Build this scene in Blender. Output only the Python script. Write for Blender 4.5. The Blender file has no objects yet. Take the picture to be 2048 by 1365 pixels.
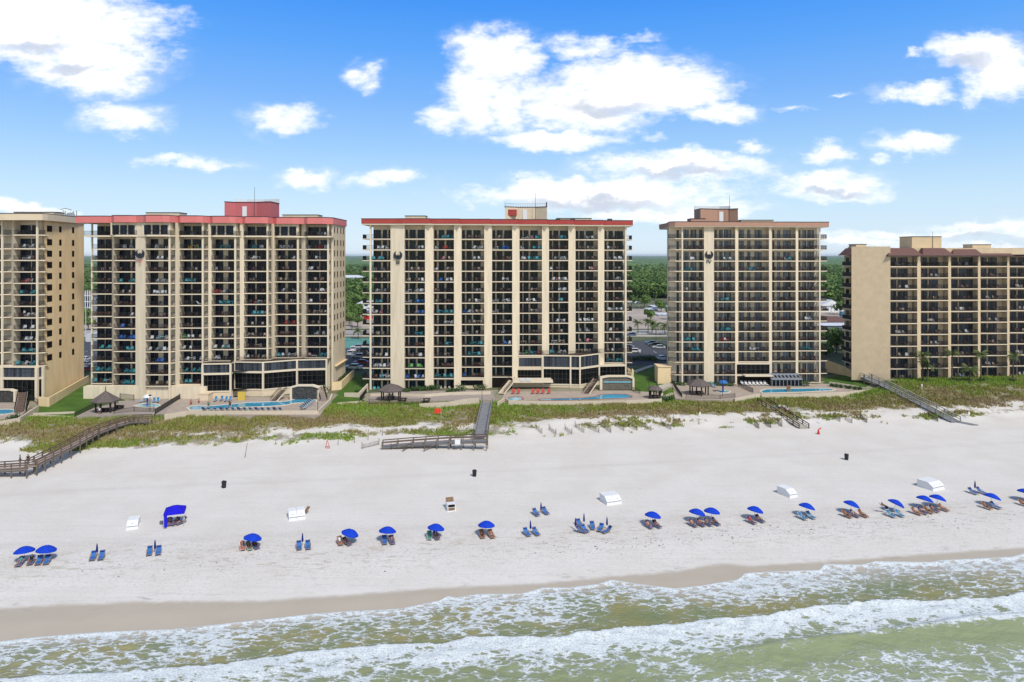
SUN_ANGLE, SUN_E, BGS, EXPO, SKY_SAT, SKY_VAL, SKY_HUE = 10.0, 2.75, .125, 0.22, 0.95, 1.0, .5
HAZE = .00004
import bpy, math, random
import numpy as np
from mathutils import Vector, Matrix
rnd = random.Random(7)
SC = bpy.context.scene
COL = SC.collection
F, CX, HY, CZ = 1365.0, 1024.0, 511.0, 36.0
def X(px, Y): return (px-CX)/F*Y
def Z(py, Y): return CZ-(py-HY)/F*Y
def YZ(py, z): return (CZ-z)*F/(py-HY)
def sstep(a, b, x):
    t = np.clip((np.asarray(x, float)-a)/(b-a), 0, 1); return t*t*(3-2*t)
# ------------------------------------------------------------------ value noise
_g = np.random.RandomState(3).rand(256, 256)
def vnoise(x, y, seed=0):
    x = np.asarray(x, float)+seed*17.3; y = np.asarray(y, float)+seed*9.1
    xi = np.floor(x).astype(int); yi = np.floor(y).astype(int)
    fx = x-xi; fy = y-yi; fx = fx*fx*(3-2*fx); fy = fy*fy*(3-2*fy)
    a = _g[xi % 256, yi % 256]; b = _g[(xi+1) % 256, yi % 256]; c = _g[xi % 256, (yi+1) % 256]; d = _g[(xi+1) % 256, (yi+1) % 256]
    return (a*(1-fx)+b*fx)*(1-fy)+(c*(1-fx)+d*fx)*fy
def fbm(x, y, seed=0, o=3):
    r = 0; w = .5
    for i in range(o):
        r = r+w*vnoise(np.asarray(x)*2**i, np.asarray(y)*2**i, seed+i); w *= .5
    return r/(1-.5**o)
# ------------------------------------------------------------------ terrain
SK = [-500, 40, 60, 70, 75, 78, 84, 100, 130, 136, 141, 150, 160, 170, 185, 200, 20000]
ZK = [-9, -5, -3, -1.7, -.95, -.72, -.28, -.1, .12, .45, 1.2, 1.55, 1.75, 2.1, 2.7, 3.0, 3.0]
def H(x, y):
    x = np.asarray(x, float); y = np.asarray(y, float); s = y-.125*x
    h = np.interp(s, SK, ZK)
    h = h+2.0*sstep(78, 104, x)*sstep(140, 158, s)*(1-sstep(230, 300, s))
    d = sstep(133, 139, s)*(1-sstep(158, 166, s))
    h = h+d*(fbm(x/6, y/6, 1)-.5)*1.3*(1-sstep(150, 158, s)*.7)
    h = h+(fbm(x/3.5, y/3.5, 5)-.5)*.12*sstep(80, 90, s)*(1-sstep(190, 200, s))
    return h
def h1(x, y): return float(H(x, y))
def G(px, py, dz=0.0):
    lo, hi = 30.0, 900.0
    for _ in range(46):
        m = (lo+hi)/2
        if Z(py, m) > h1(X(px, m), m)+dz: lo = m
        else: hi = m
    return Vector((X(px, lo), lo, h1(X(px, lo), lo)+dz))
# ------------------------------------------------------------------ mesh builder
class MB:
    def __init__(s): s.v = []; s.f = []; s.m = []
    def add(s, vs, fs, m=0):
        o = len(s.v); s.v += [tuple(p) for p in vs]; s.f += [tuple(i+o for i in f) for f in fs]; s.m += [m]*len(fs); return s
    def box(s, x0, y0, z0, x1, y1, z1, m=0):
        return s.add([(x0,y0,z0),(x1,y0,z0),(x1,y1,z0),(x0,y1,z0),(x0,y0,z1),(x1,y0,z1),(x1,y1,z1),(x0,y1,z1)],
              [(0,3,2,1),(4,5,6,7),(0,1,5,4),(1,2,6,5),(2,3,7,6),(3,0,4,7)], m)
    def prism(s, poly, z0, z1, m=0, mt=None, mb=None):
        a = sum(poly[i][0]*poly[(i+1) % len(poly)][1]-poly[(i+1) % len(poly)][0]*poly[i][1] for i in range(len(poly)))
        if a < 0: poly = poly[::-1]
        n = len(poly)
        s.add([(p[0],p[1],z0) for p in poly]+[(p[0],p[1],z1) for p in poly], [(i,(i+1) % n,(i+1) % n+n,i+n) for i in range(n)], m)
        s.add([(p[0],p[1],z1) for p in poly], [tuple(range(n))], m if mt is None else mt)
        return s.add([(p[0],p[1],z0) for p in poly], [tuple(range(n-1,-1,-1))], m if mb is None else mb)
    def tube(s, p, q, r0, r1=None, n=6, m=0, cap=True):
        r1 = r0 if r1 is None else r1; p = Vector(p); q = Vector(q); d = (q-p)
        if d.length < 1e-6: return s
        d.normalize(); u = d.cross(Vector((0,0,1)) if abs(d.z) < .9 else Vector((1,0,0))).normalized(); w = u.cross(d)
        vs = [c+(u*math.cos(t)+w*math.sin(t))*r for c, r in ((p,r0),(q,r1)) for t in [i*2*math.pi/n for i in range(n)]]
        fs = [((i+1) % n,i,i+n,(i+1) % n+n) for i in range(n)]
        if cap: fs += [tuple(range(n)), tuple(range(2*n-1,n-1,-1))]
        return s.add(vs, fs, m)
    def path(s, pts, r, n=5, m=0):
        for a, b in zip(pts, pts[1:]): s.tube(a, b, r, r, n, m)
        return s
    def bar(s, p, q, w, h, m=0):
        p = Vector(p); q = Vector(q); d = q-p
        u = d.cross(Vector((0,0,1)));
        if u.length < 1e-5: u = Vector((1,0,0))
        u.normalize(); t = u.cross(d).normalized(); u *= w/2; t *= h/2
        vs = [c+a*u+b*t for c in (p,q) for a, b in ((-1,-1),(1,-1),(1,1),(-1,1))]
        return s.add(vs, [(3,2,1,0),(4,5,6,7),(0,1,5,4),(1,2,6,5),(2,3,7,6),(3,0,4,7)], m)
    def lathe(s, c, prof, n=12, m=0):
        vs = [(c[0]+r*math.cos(i*2*math.pi/n), c[1]+r*math.sin(i*2*math.pi/n), c[2]+z) for r, z in prof for i in range(n)]
        k = len(prof); fs = [(j*n+i, j*n+(i+1) % n, (j+1)*n+(i+1) % n, (j+1)*n+i) for j in range(k-1) for i in range(n)]
        fs += [tuple(range(n-1,-1,-1)), tuple(range((k-1)*n,k*n))]
        return s.add(vs, fs, m)
    def ball(s, c, r, n=8, m=0, jit=0, rg=None):
        rx, ry, rz = r if isinstance(r, (tuple, list)) else (r,r,r); k = max(3, n//2)
        vs = [(c[0],c[1],c[2]-rz)]; fs = []
        for j in range(1, k):
            a = math.pi*j/k
            for i in range(n):
                b = 2*math.pi*i/n; q = 1+(rg.uniform(-jit,jit) if jit else 0)
                vs.append((c[0]+rx*q*math.sin(a)*math.cos(b), c[1]+ry*q*math.sin(a)*math.sin(b), c[2]-rz*q*math.cos(a)))
        vs.append((c[0],c[1],c[2]+rz)); L = len(vs)-1
        for i in range(n):
            fs.append((0,1+(i+1) % n,1+i)); fs.append((L,L-n+i,L-n+(i+1) % n))
            for j in range(k-2): fs.append((1+j*n+i,1+j*n+(i+1) % n,1+(j+1)*n+(i+1) % n,1+(j+1)*n+i))
        return s.add(vs, fs, m)
    def rail(s, pts, h=1.05, sp=.125, w=.026, m=0, top=.05):
        for a, b in zip(pts, pts[1:]):
            a = Vector(a); b = Vector(b); L = (b-a).length
            s.bar(a+Vector((0,0,h)), b+Vector((0,0,h)), top, top, m); s.bar(a+Vector((0,0,.1)), b+Vector((0,0,.1)), .03, .03, m)
            n = max(1, int(L/sp))
            for i in range(n+1):
                p = a.lerp(b, i/n); ww = w if i not in (0,n) else .05
                s.add([(p.x-ww/2,p.y-ww/2,p.z),(p.x+ww/2,p.y-ww/2,p.z),(p.x+ww/2,p.y+ww/2,p.z),(p.x-ww/2,p.y+ww/2,p.z),
                       (p.x-ww/2,p.y-ww/2,p.z+h),(p.x+ww/2,p.y-ww/2,p.z+h),(p.x+ww/2,p.y+ww/2,p.z+h),(p.x-ww/2,p.y+ww/2,p.z+h)],
                      [(0,1,5,4),(1,2,6,5),(2,3,7,6),(3,0,4,7)], m)
        return s
    def mesh(s, name, mats, org=(0,0,0), smooth=False):
        me = bpy.data.meshes.new(name)
        me.from_pydata([(a-org[0],b-org[1],c-org[2]) for a, b, c in s.v], [], s.f)
        for m in (mats if isinstance(mats, (list, tuple)) else [mats]): me.materials.append(m)
        if len(me.materials) > 1: me.polygons.foreach_set('material_index', s.m)
        if smooth: me.polygons.foreach_set('use_smooth', [True]*len(me.polygons))
        me.update(); return me
    def build(s, name, mats, parent=None, smooth=False, org=None, label=None):
        wo = worg(parent) if parent else Vector((0,0,0))
        o0 = Vector(org) if org else (wo if parent else Vector((0,0,0)))
        o = bpy.data.objects.new(name, s.mesh(name, mats, o0, smooth)); COL.objects.link(o)
        o.location = o0-wo
        if parent: o.parent = parent
        if label: o['label'] = label
        return o
def worg(o):
    v = Vector((0,0,0))
    while o: v += o.location; o = o.parent
    return v
def link_part(name, me, parent, loc=(0,0,0)):
    o = bpy.data.objects.new(name, me); COL.objects.link(o); o.parent = parent; o.location = loc; return o
def tag(o, label, cat, group=None):
    o['label'] = label; o['category'] = cat
    if group: o['group'] = group
    return o
def thing(name, label, cat, loc=(0,0,0), group=None):
    o = bpy.data.objects.new(name, None); COL.objects.link(o); o.location = loc; o.empty_display_size = .3
    return tag(o, label, cat, group)
def struct(o, kind='structure', label=None):
    o['kind'] = kind
    if label: o['label'] = label
    return o
def dup(root, loc, rz=0, label=None, scale=None):
    r = root.copy(); COL.objects.link(r); r.location = loc; r.rotation_euler = (0,0,rz)
    if scale: r.scale = scale
    if label: r['label'] = label
    for ch in list(root.children):
        c = ch.copy(); COL.objects.link(c); c.parent = r
        for g in ch.children:
            d = g.copy(); COL.objects.link(d); d.parent = c
    return r
class Proto:                       # the first placement moves the prototype itself, later ones copy it
    def __init__(s, root): s.root = root; s.used = False
    def put(s, loc, rz=0, label=None, scale=None):
        if not s.used:
            s.used = True; r = s.root; r.location = loc; r.rotation_euler = (0,0,rz)
            if scale: r.scale = scale
            if label: r['label'] = label
            return r
        return dup(s.root, loc, rz, label, scale or (1,1,1))
def recol(o, m, slot=0):
    o.material_slots[slot].link = 'OBJECT'; o.material_slots[slot].material = m
# ------------------------------------------------------------------ materials
def mat(name, col, rough=.7, spec=.3, var=.0, scale=4.0, col2=None, metal=0, bump=0, bscale=None, rand=0, aniso=None):
    m = bpy.data.materials.new(name); m.use_nodes = True; nt = m.node_tree; b = nt.nodes['Principled BSDF']
    b.inputs['Roughness'].default_value = rough; b.inputs['Metallic'].default_value = metal; b.inputs['Specular IOR Level'].default_value = spec
    c = tuple(col)+(1,); b.inputs['Base Color'].default_value = c
    L = nt.links.new; out = None
    if var or col2 or bump:
        tc = nt.nodes.new('ShaderNodeTexCoord'); src = tc.outputs['Object']
        if aniso:
            mp = nt.nodes.new('ShaderNodeMapping'); mp.inputs['Scale'].default_value = aniso; L(src, mp.inputs['Vector']); src = mp.outputs['Vector']
        n = nt.nodes.new('ShaderNodeTexNoise'); n.inputs['Scale'].default_value = scale; n.inputs['Detail'].default_value = 6; n.inputs['Roughness'].default_value = .65; L(src, n.inputs['Vector'])
        r = nt.nodes.new('ShaderNodeValToRGB'); r.color_ramp.elements[0].position = .3; r.color_ramp.elements[1].position = .7
        r.color_ramp.elements[0].color = tuple(x*(1-var) for x in col)+(1,); r.color_ramp.elements[1].color = (tuple(col2) if col2 else tuple(min(1,x*(1+var)) for x in col))+(1,)
        L(n.outputs['Fac'], r.inputs['Fac']); out = r.outputs['Color']; L(out, b.inputs['Base Color'])
        if bump:
            bp = nt.nodes.new('ShaderNodeBump'); bp.inputs['Strength'].default_value = bump; bp.inputs['Distance'].default_value = .1
            n2 = nt.nodes.new('ShaderNodeTexNoise'); n2.inputs['Scale'].default_value = bscale or scale*3; n2.inputs['Detail'].default_value = 5; L(src, n2.inputs['Vector']); L(n2.outputs['Fac'], bp.inputs['Height']); L(bp.outputs['Normal'], b.inputs['Normal'])
    if rand:
        oi = nt.nodes.new('ShaderNodeObjectInfo'); hs = nt.nodes.new('ShaderNodeHueSaturation')
        mr = nt.nodes.new('ShaderNodeMapRange'); mr.inputs['To Min'].default_value = 1-rand; mr.inputs['To Max'].default_value = 1+rand
        L(oi.outputs['Random'], mr.inputs['Value']); L(mr.outputs['Result'], hs.inputs['Value'])
        if out: L(out, hs.inputs['Color'])
        else: hs.inputs['Color'].default_value = c
        L(hs.outputs['Color'], b.inputs['Base Color'])
    return m
def glass(name, dark, light, share, rough=.06):
    m = bpy.data.materials.new(name); m.use_nodes = True; nt = m.node_tree; b = nt.nodes['Principled BSDF']; L = nt.links.new
    b.inputs['Roughness'].default_value = rough; b.inputs['Specular IOR Level'].default_value = .18
    oi = nt.nodes.new('ShaderNodeObjectInfo'); tc = nt.nodes.new('ShaderNodeTexCoord'); mp = nt.nodes.new('ShaderNodeMapping'); mp.inputs['Scale'].default_value = (1.3,1.3,.02)
    L(tc.outputs['Object'], mp.inputs['Vector'])
    va = nt.nodes.new('ShaderNodeVectorMath'); L(mp.outputs['Vector'], va.inputs[0]); cx = nt.nodes.new('ShaderNodeCombineXYZ'); ml = nt.nodes.new('ShaderNodeMath'); ml.operation = 'MULTIPLY'; ml.inputs[1].default_value = 91; L(oi.outputs['Random'], ml.inputs[0]); L(ml.outputs[0], cx.inputs[0]); L(cx.outputs[0], va.inputs[1])
    n = nt.nodes.new('ShaderNodeTexNoise'); n.inputs['Scale'].default_value = 1.2; n.inputs['Detail'].default_value = 3; L(va.outputs[0], n.inputs['Vector'])
    r = nt.nodes.new('ShaderNodeValToRGB'); e = r.color_ramp.elements; e[0].position = 1-share-.12; e[1].position = 1-share+.12; e[0].color = tuple(dark)+(1,); e[1].color = tuple(light)+(1,)
    L(n.outputs['Fac'], r.inputs['Fac']); L(r.outputs['Color'], b.inputs['Base Color'])
    return m
M = {}
M['stucco'] = mat('stucco', (.72,.61,.445), .85, .2, .13, 1.3, bump=.12, bscale=10, aniso=(1,1,.1))
M['stucco_warm'] = mat('stucco_warm', (.80,.605,.355), .85, .2, .10, .6, bump=.12, bscale=10, aniso=(1,1,.25))
M['stucco_cream'] = mat('stucco_cream', (.71,.58,.41), .85, .2, .04, .5)
M['stucco_tan'] = mat('stucco_tan', (.63,.495,.325), .88, .15, .08, .6, bump=.3, bscale=5)
M['trim'] = mat('cream_trim', (.74,.63,.47), .8, .2, .04, 1.5)
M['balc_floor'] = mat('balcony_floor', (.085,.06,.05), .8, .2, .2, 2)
M['soffit'] = mat('soffit_shaded', (.28,.225,.165), .9, .1)  # undersides darker than the cream trim: recess shade put into the colour
M['salmon'] = mat('salmon_band', (.66,.20,.185), .7, .2, .05, .6)
M['penthouse_red'] = mat('penthouse_red', (.55,.15,.155), .75, .2, .05, .8)
M['crimson'] = mat('crimson_band', (.40,.065,.055), .7, .2, .08, .6)
M['pinktan'] = mat('pink_tan_band', (.47,.27,.19), .75, .2, .05, .6)
M['roofgray'] = mat('roof_membrane', (.35,.34,.33), .9, .1, .15, .4)
M['coping'] = mat('dark_coping', (.045,.04,.045), .6, .3)
M['rail'] = mat('dark_rail_paint', (.018,.016,.015), .5, .3)
M['frame'] = mat('bronze_frame', (.06,.055,.05), .45, .4)
M['glass_navy'] = glass('navy_glass', (.005,.009,.018), (.022,.045,.085), .42)
M['glass_teal'] = glass('teal_glass', (.005,.012,.016), (.025,.07,.085), .42)
M['glass_curtain'] = glass('curtain_glass', (.025,.035,.04), (.24,.28,.31), .52)
M['glass_slate'] = glass('slate_glass', (.02,.024,.03), (.07,.085,.11), .5)
M['glass_black'] = glass('black_glass', (.004,.005,.006), (.018,.019,.02), .35)
M['emblem'] = mat('emblem_metal', (.022,.028,.04), .5, .3)
M['tile_roof'] = mat('brown_tile', (.16,.085,.07), .8, .2, .35, 3.0, aniso=(3,1,6))
M['white_paint'] = mat('white_paint', (.78,.78,.78), .5, .4, .03, 2)
M['gray_seam'] = mat('gray_slot', (.30,.30,.30), .7, .2)
M['wood_in'] = mat('raw_plywood', (.23,.14,.08), .8, .2, .3, 5)
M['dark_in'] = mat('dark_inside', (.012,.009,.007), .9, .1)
M['umb_blue'] = mat('umbrella_blue', (.008,.05,.48), .75, .15, .06, 2)
M['umb_navy'] = mat('furled_navy', (.01,.02,.15), .75, .15, .15, 3)
M['tent_blue'] = mat('tent_blue', (.012,.008,.52), .7, .2, .05, 2)
M['sling'] = mat('blue_sling', (.035,.15,.42), .7, .2, .12, 6, rand=.12)
M['sling_teal'] = mat('teal_blue_sling', (.05,.20,.36), .7, .2, .12, 6)
M['sling_pad'] = mat('navy_pillow', (.008,.03,.17), .7, .2)
M['sling_orange'] = mat('orange_sling', (.62,.10,.04), .7, .2)
M['sling_green'] = mat('green_sling', (.10,.28,.17), .7, .2)
M['sling_tan'] = mat('tan_sling', (.42,.20,.10), .7, .2)
M['timber'] = mat('lounger_timber', (.33,.21,.14), .7, .2, .2, 6)
M['pole'] = mat('pale_pole', (.62,.60,.55), .5, .3)
M['wood_walk'] = mat('brown_deckwood', (.18,.12,.095), .85, .15, .3, 1.6)
M['wood_post'] = mat('weathered_post', (.16,.135,.11), .9, .1, .25, 2)
M['wood_gray'] = mat('gray_deckwood', (.24,.245,.255), .85, .15, .25, 1.4)
M['wood_pale'] = mat('pale_handrail', (.40,.38,.33), .85, .15, .2, 2)
M['wood_deckpale'] = mat('pale_walk_boards', (.36,.29,.25), .85, .15, .25, 1.6)
M['shingle'] = mat('gray_brown_shingle', (.14,.115,.105), .9, .1, .35, 5)
M['post_dark'] = mat('dark_post', (.045,.035,.03), .8, .2, .2, 2)
M['deck'] = mat('pool_deck_concrete', (.42,.345,.28), .85, .2, .12, .7, bump=.1)
M['deck_gray'] = mat('plaza_pavers', (.36,.305,.265), .85, .2, .14, .9)
M['poolwall'] = mat('cream_garden_wall', (.64,.54,.41), .85, .2, .05, .8)
M['coping_red'] = mat('brick_coping', (.33,.13,.11), .8, .2, .2, 3)
M['pool'] = mat('pool_water', (.05,.33,.50), .08, .5, .15, .5)
M['pool_pale'] = mat('shallow_pool_water', (.20,.50,.60), .08, .5, .15, .6)
M['rock'] = mat('wet_rockwork', (.055,.05,.045), .6, .4, .7, 2.2, bump=.8, bscale=2.5)
M['rock_tan'] = mat('mosaic_rockwork', (.14,.125,.095), .6, .4, .6, 3.5, bump=.5, bscale=4)
M['red_paint'] = mat('red_paint', (.55,.04,.03), .6, .3)
M['red_flag'] = mat('red_flag_cloth', (.75,.06,.03), .8, .1)
M['bin'] = mat('black_bin_plastic', (.02,.022,.026), .5, .3)
M['lawn'] = mat('mown_lawn', (.062,.135,.022), .95, .1, .25, .25, col2=(.10,.175,.03))
M['asphalt'] = mat('asphalt', (.075,.078,.085), .9, .2, .2, .3)
M['roadpale'] = mat('pale_road', (.40,.37,.34), .9, .2, .12, .08)
M['concrete'] = mat('pale_concrete', (.48,.44,.36), .9, .2, .1, .5)
M['paint_line'] = mat('road_paint', (.75,.75,.72), .8, .2)
M['lot'] = mat('sandy_lot', (.42,.35,.29), .95, .1, .2, .06)
M['court'] = mat('court_green', (.12,.30,.25), .9, .1, .1, .3)
M['fence_green'] = mat('court_fence', (.10,.22,.18), .7, .2)
M['wall_gray'] = mat('gray_siding', (.24,.26,.29), .85, .2, .05, 1)
M['roof_slate'] = mat('slate_shingles', (.15,.13,.13), .9, .1, .2, 2)
M['roof_white'] = mat('white_metal_roof', (.62,.64,.66), .5, .4, .06, .3)
M['trunk'] = mat('tree_bark', (.12,.09,.065), .95, .1, .3, 4)
M['bus'] = mat('bus_blue', (.06,.17,.25), .4, .4)
for nm, c in dict(white=(.62,.63,.64), teal=(.05,.31,.36), dark=(.035,.03,.03), brown=(.13,.07,.05), blue=(.03,.16,.52), yellow=(.66,.46,.08), red=(.48,.06,.05), green=(.16,.42,.12), pink=(.62,.25,.28), tan=(.42,.34,.27)).items():
    M['ch_'+nm] = mat(nm+'_chair_plastic', c, .5, .3)
for nm, c in dict(fair=(.50,.27,.19), tan=(.33,.155,.09), brown=(.16,.07,.04)).items():
    M['skin_'+nm] = mat(nm+'_skin', c, .6, .3)
for nm, c in dict(black=(.012,.012,.014), red=(.40,.03,.05), navy=(.02,.03,.12), teal=(.03,.27,.27), white=(.7,.7,.7), plum=(.16,.03,.12), gray=(.14,.15,.17), blue=(.10,.16,.30), green=(.04,.17,.10)).items():
    M['cl_'+nm] = mat(nm+'_cloth', c, .85, .1, .1, 8)
M['hair_dark'] = mat('dark_hair', (.018,.012,.01), .7, .3)
M['hair_fair'] = mat('fair_hair', (.20,.12,.06), .7, .3)
M['nav'] = mat('slatted_fence_wood', (.11,.085,.065), .9, .1, .3, 3)
def leafmat(name, c0, c1, c2, attr='tint'):
    m = bpy.data.materials.new(name); m.use_nodes = True; nt = m.node_tree; b = nt.nodes['Principled BSDF']; L = nt.links.new
    a = nt.nodes.new('ShaderNodeAttribute'); a.attribute_name = attr
    r = nt.nodes.new('ShaderNodeValToRGB'); e = r.color_ramp.elements; e[0].color = c0+(1,); e[1].color = c2+(1,); k = r.color_ramp.elements.new(.5); k.color = c1+(1,)
    L(a.outputs['Fac'], r.inputs['Fac']); L(r.outputs['Color'], b.inputs['Base Color'])
    b.inputs['Roughness'].default_value = .7; b.inputs['Specular IOR Level'].default_value = .2
    return m
M['leaf'] = leafmat('tree_leaves', (.05,.095,.022), (.10,.17,.04), (.165,.25,.06))
M['leaf_palm'] = leafmat('palm_fronds', (.055,.095,.03), (.11,.17,.05), (.24,.25,.09))
M['leaf_hedge'] = leafmat('hedge_leaves', (.025,.055,.015), (.05,.10,.026), (.085,.15,.04))
M['leaf_dune'] = leafmat('dune_plants', (.35,.255,.14), (.28,.265,.065), (.21,.33,.04))
def npmesh(name, V, FQ, m, attrs=None, smooth=True):
    me = bpy.data.meshes.new(name); V = np.asarray(V, np.float32); FQ = np.asarray(FQ, np.int32); k = FQ.shape[1]
    me.vertices.add(len(V)); me.vertices.foreach_set('co', V.ravel()); me.loops.add(FQ.size); me.loops.foreach_set('vertex_index', FQ.ravel())
    me.polygons.add(len(FQ)); me.polygons.foreach_set('loop_start', np.arange(0, FQ.size, k, dtype=np.int32))
    me.polygons.foreach_set('use_smooth', np.full(len(FQ), smooth))
    for mm in (m if isinstance(m, list) else [m]): me.materials.append(mm)
    for nme, arr in (attrs or {}).items():
        at = me.attributes.new(nme, 'FLOAT', 'POINT'); at.data.foreach_set('value', np.asarray(arr, np.float32))
    me.update(calc_edges=True); me.validate(); return me
def npobj(name, *a, **k):
    o = bpy.data.objects.new(name, npmesh(name, *a, **k)); COL.objects.link(o); return o
# ------------------------------------------------------------------ camera, world, sun
cam = bpy.data.cameras.new('camera'); co = bpy.data.objects.new('camera', cam); COL.objects.link(co); SC.camera = co
co.location = (0, 0, CZ); co.rotation_euler = (math.pi/2, 0, 0); cam.sensor_width = 36; cam.lens = 36*F/2048; cam.shift_y = (HY-682.5)/2048; cam.clip_start = 1; cam.clip_end = 60000
SUN_EL, SUN_AZ = math.radians(51), math.radians(30)      # azimuth measured from behind the camera towards its right
sv = Vector((math.sin(SUN_AZ)*math.cos(SUN_EL), -math.cos(SUN_AZ)*math.cos(SUN_EL), math.sin(SUN_EL)))
sl = bpy.data.lights.new('sun', 'SUN'); sl.energy = SUN_E; sl.angle = math.radians(SUN_ANGLE); sl.color = (1, .95, .87)
so = bpy.data.objects.new('sun', sl); COL.objects.link(so); so.rotation_euler = sv.to_track_quat('Z', 'Y').to_euler()
SC.view_settings.view_transform = 'Standard'; SC.view_settings.look = 'None'; SC.view_settings.exposure = EXPO; SC.view_settings.gamma = 1
w = bpy.data.worlds.new('World'); SC.world = w; w.use_nodes = True; nt = w.node_tree; L = nt.links.new
bg = nt.nodes['Background']; bg.inputs['Strength'].default_value = BGS
sky = nt.nodes.new('ShaderNodeTexSky'); sky.sky_type = 'NISHITA'; sky.sun_disc = False; sky.sun_elevation = SUN_EL; sky.sun_rotation = math.pi-SUN_AZ
sky.air_density = 1.0; sky.dust_density = .4; sky.ozone_density = 1.6; sky.altitude = 30
def mth(op, a, b=None, c=None):
    n = nt.nodes.new('ShaderNodeMath'); n.operation = op
    for i, q in enumerate((a, b, c)):
        if q is None: continue
        if isinstance(q, (int, float)): n.inputs[i].default_value = q
        else: L(q, n.inputs[i])
    return n.outputs[0]
def vm(op, a, b=None, c=None, out=0):
    n = nt.nodes.new('ShaderNodeVectorMath'); n.operation = op
    for i, q in enumerate((a, b, c)):
        if q is None: continue
        if isinstance(q, (tuple, list)): n.inputs[i].default_value = q
        else: L(q, n.inputs[i])
    return n.outputs[out]
def mrange(v, a, b, c=0, d=1, smooth=True):
    n = nt.nodes.new('ShaderNodeMapRange'); n.interpolation_type = 'SMOOTHSTEP' if smooth else 'LINEAR'
    L(v, n.inputs[0])
    for i, q in zip((1,2,3,4), (a,b,c,d)): n.inputs[i].default_value = q
    return n.outputs[0]
def mixc(f, a, b, mode='MIX'):
    n = nt.nodes.new('ShaderNodeMix'); n.data_type = 'RGBA'; n.blend_type = mode
    if isinstance(f, (int, float)): n.inputs[0].default_value = f
    else: L(f, n.inputs[0])
    for i, q in ((6, a), (7, b)):
        if isinstance(q, tuple): n.inputs[i].default_value = q+(1,) if len(q) == 3 else q
        else: L(q, n.inputs[i])
    return n.outputs[2]
def noise(v, s, det=6, rough=.6, dist=0):
    n = nt.nodes.new('ShaderNodeTexNoise'); n.inputs['Scale'].default_value = s; n.inputs['Detail'].default_value = det; n.inputs['Roughness'].default_value = rough; n.inputs['Distortion'].default_value = dist
    L(v, n.inputs['Vector']); return n
tc = nt.nodes.new('ShaderNodeTexCoord'); dirv = tc.outputs['Generated']
sp = nt.nodes.new('ShaderNodeSeparateXYZ'); L(dirv, sp.inputs[0])
yy = mth('MAXIMUM', sp.outputs[1], .02)
cx = nt.nodes.new('ShaderNodeCombineXYZ'); L(mth('DIVIDE', sp.outputs[0], yy), cx.inputs[0]); L(mth('DIVIDE', sp.outputs[2], yy), cx.inputs[1])
uv = cx.outputs[0]
st = vm('MULTIPLY', uv, (1, 1.7, 1))
wn = noise(st, 4.5, 4, .6); w2 = noise(st, 19, 5, .62)
warp = vm('MULTIPLY', vm('SUBTRACT', wn.outputs['Color'], (.5,.5,.5)), (.13,.075,0))
warp2 = vm('MULTIPLY', vm('SUBTRACT', w2.outputs['Color'], (.5,.5,.5)), (.055,.04,0))
uw = vm('ADD', vm('ADD', uv, warp), warp2)
CL = [  # centre px, centre py, radius x, radius y, thickness
 (110,40,215,66,1.0),(190,110,135,58,.95),(225,160,85,38,.9),(60,75,150,45,.9),(290,112,60,20,.55),(262,243,82,30,.85),(566,246,58,34,.78),(365,329,108,12,.7),(625,354,50,16,.85),(792,359,44,17,.8),(725,362,28,9,.5),
 (728,146,30,26,.66),(985,120,88,56,1.0),(950,200,70,62,.95),(1270,172,170,62,1.1),(1165,205,130,55,1.0),(1420,225,90,24,.8),(1160,92,80,22,.66),(1275,74,46,9,.5),(1110,281,116,22,.95),(880,240,45,26,.7),(1020,210,60,60,.8),
 (1360,338,170,30,.85),(1180,385,240,26,1.0),(1220,395,225,22,.9),(1330,420,180,20,.75),(1650,370,108,28,.85),(1500,298,30,11,.66),(1655,302,50,20,.88),(1830,297,62,23,.88),(1760,321,22,8,.5),
 (1960,110,95,35,1.0),(2010,150,85,52,1.0),(1960,180,45,24,.7),(1830,190,62,22,.75),(1825,112,22,9,.6),(1695,188,22,5,.5),(1600,206,26,5,.4),(45,410,80,15,1.0),(1290,272,28,8,.45),(1890,462,260,10,.6),(1700,480,180,12,.6),(1990,446,130,12,.7),(1530,470,160,10,.5),(1960,490,150,9,.5)]
fld = None
for (a, b, rx, ry, s_) in CL:
    rx *= 1.32/F; ry *= 1.32/F; u0 = (a-CX)/F; v0 = (HY-b)/F
    e = vm('MULTIPLY_ADD', uw, (1/rx, 1/ry, 0), (-u0/rx, -v0/ry, 0)); d = vm('DOT_PRODUCT', e, e, out=1)
    t = mth('MULTIPLY_ADD', d, -s_, s_); fld = t if fld is None else mth('MAXIMUM', fld, t)
fr = noise(vm('MULTIPLY', uv, (1, 2.1, 1)), 26, 7, .66)
dens = mth('ADD', fld, mth('MULTIPLY_ADD', fr.outputs['Fac'], 1.5, -.75))
front = mrange(sp.outputs[1], .05, .2)
veil = mth('MULTIPLY', mth('MULTIPLY', mrange(dens, -.45, .7), mrange(wn.outputs['Fac'], .42, .6)), .30)
al = mth('MULTIPLY', mth('MAXIMUM', mrange(dens, -.04, 1.0), veil), front)
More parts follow.
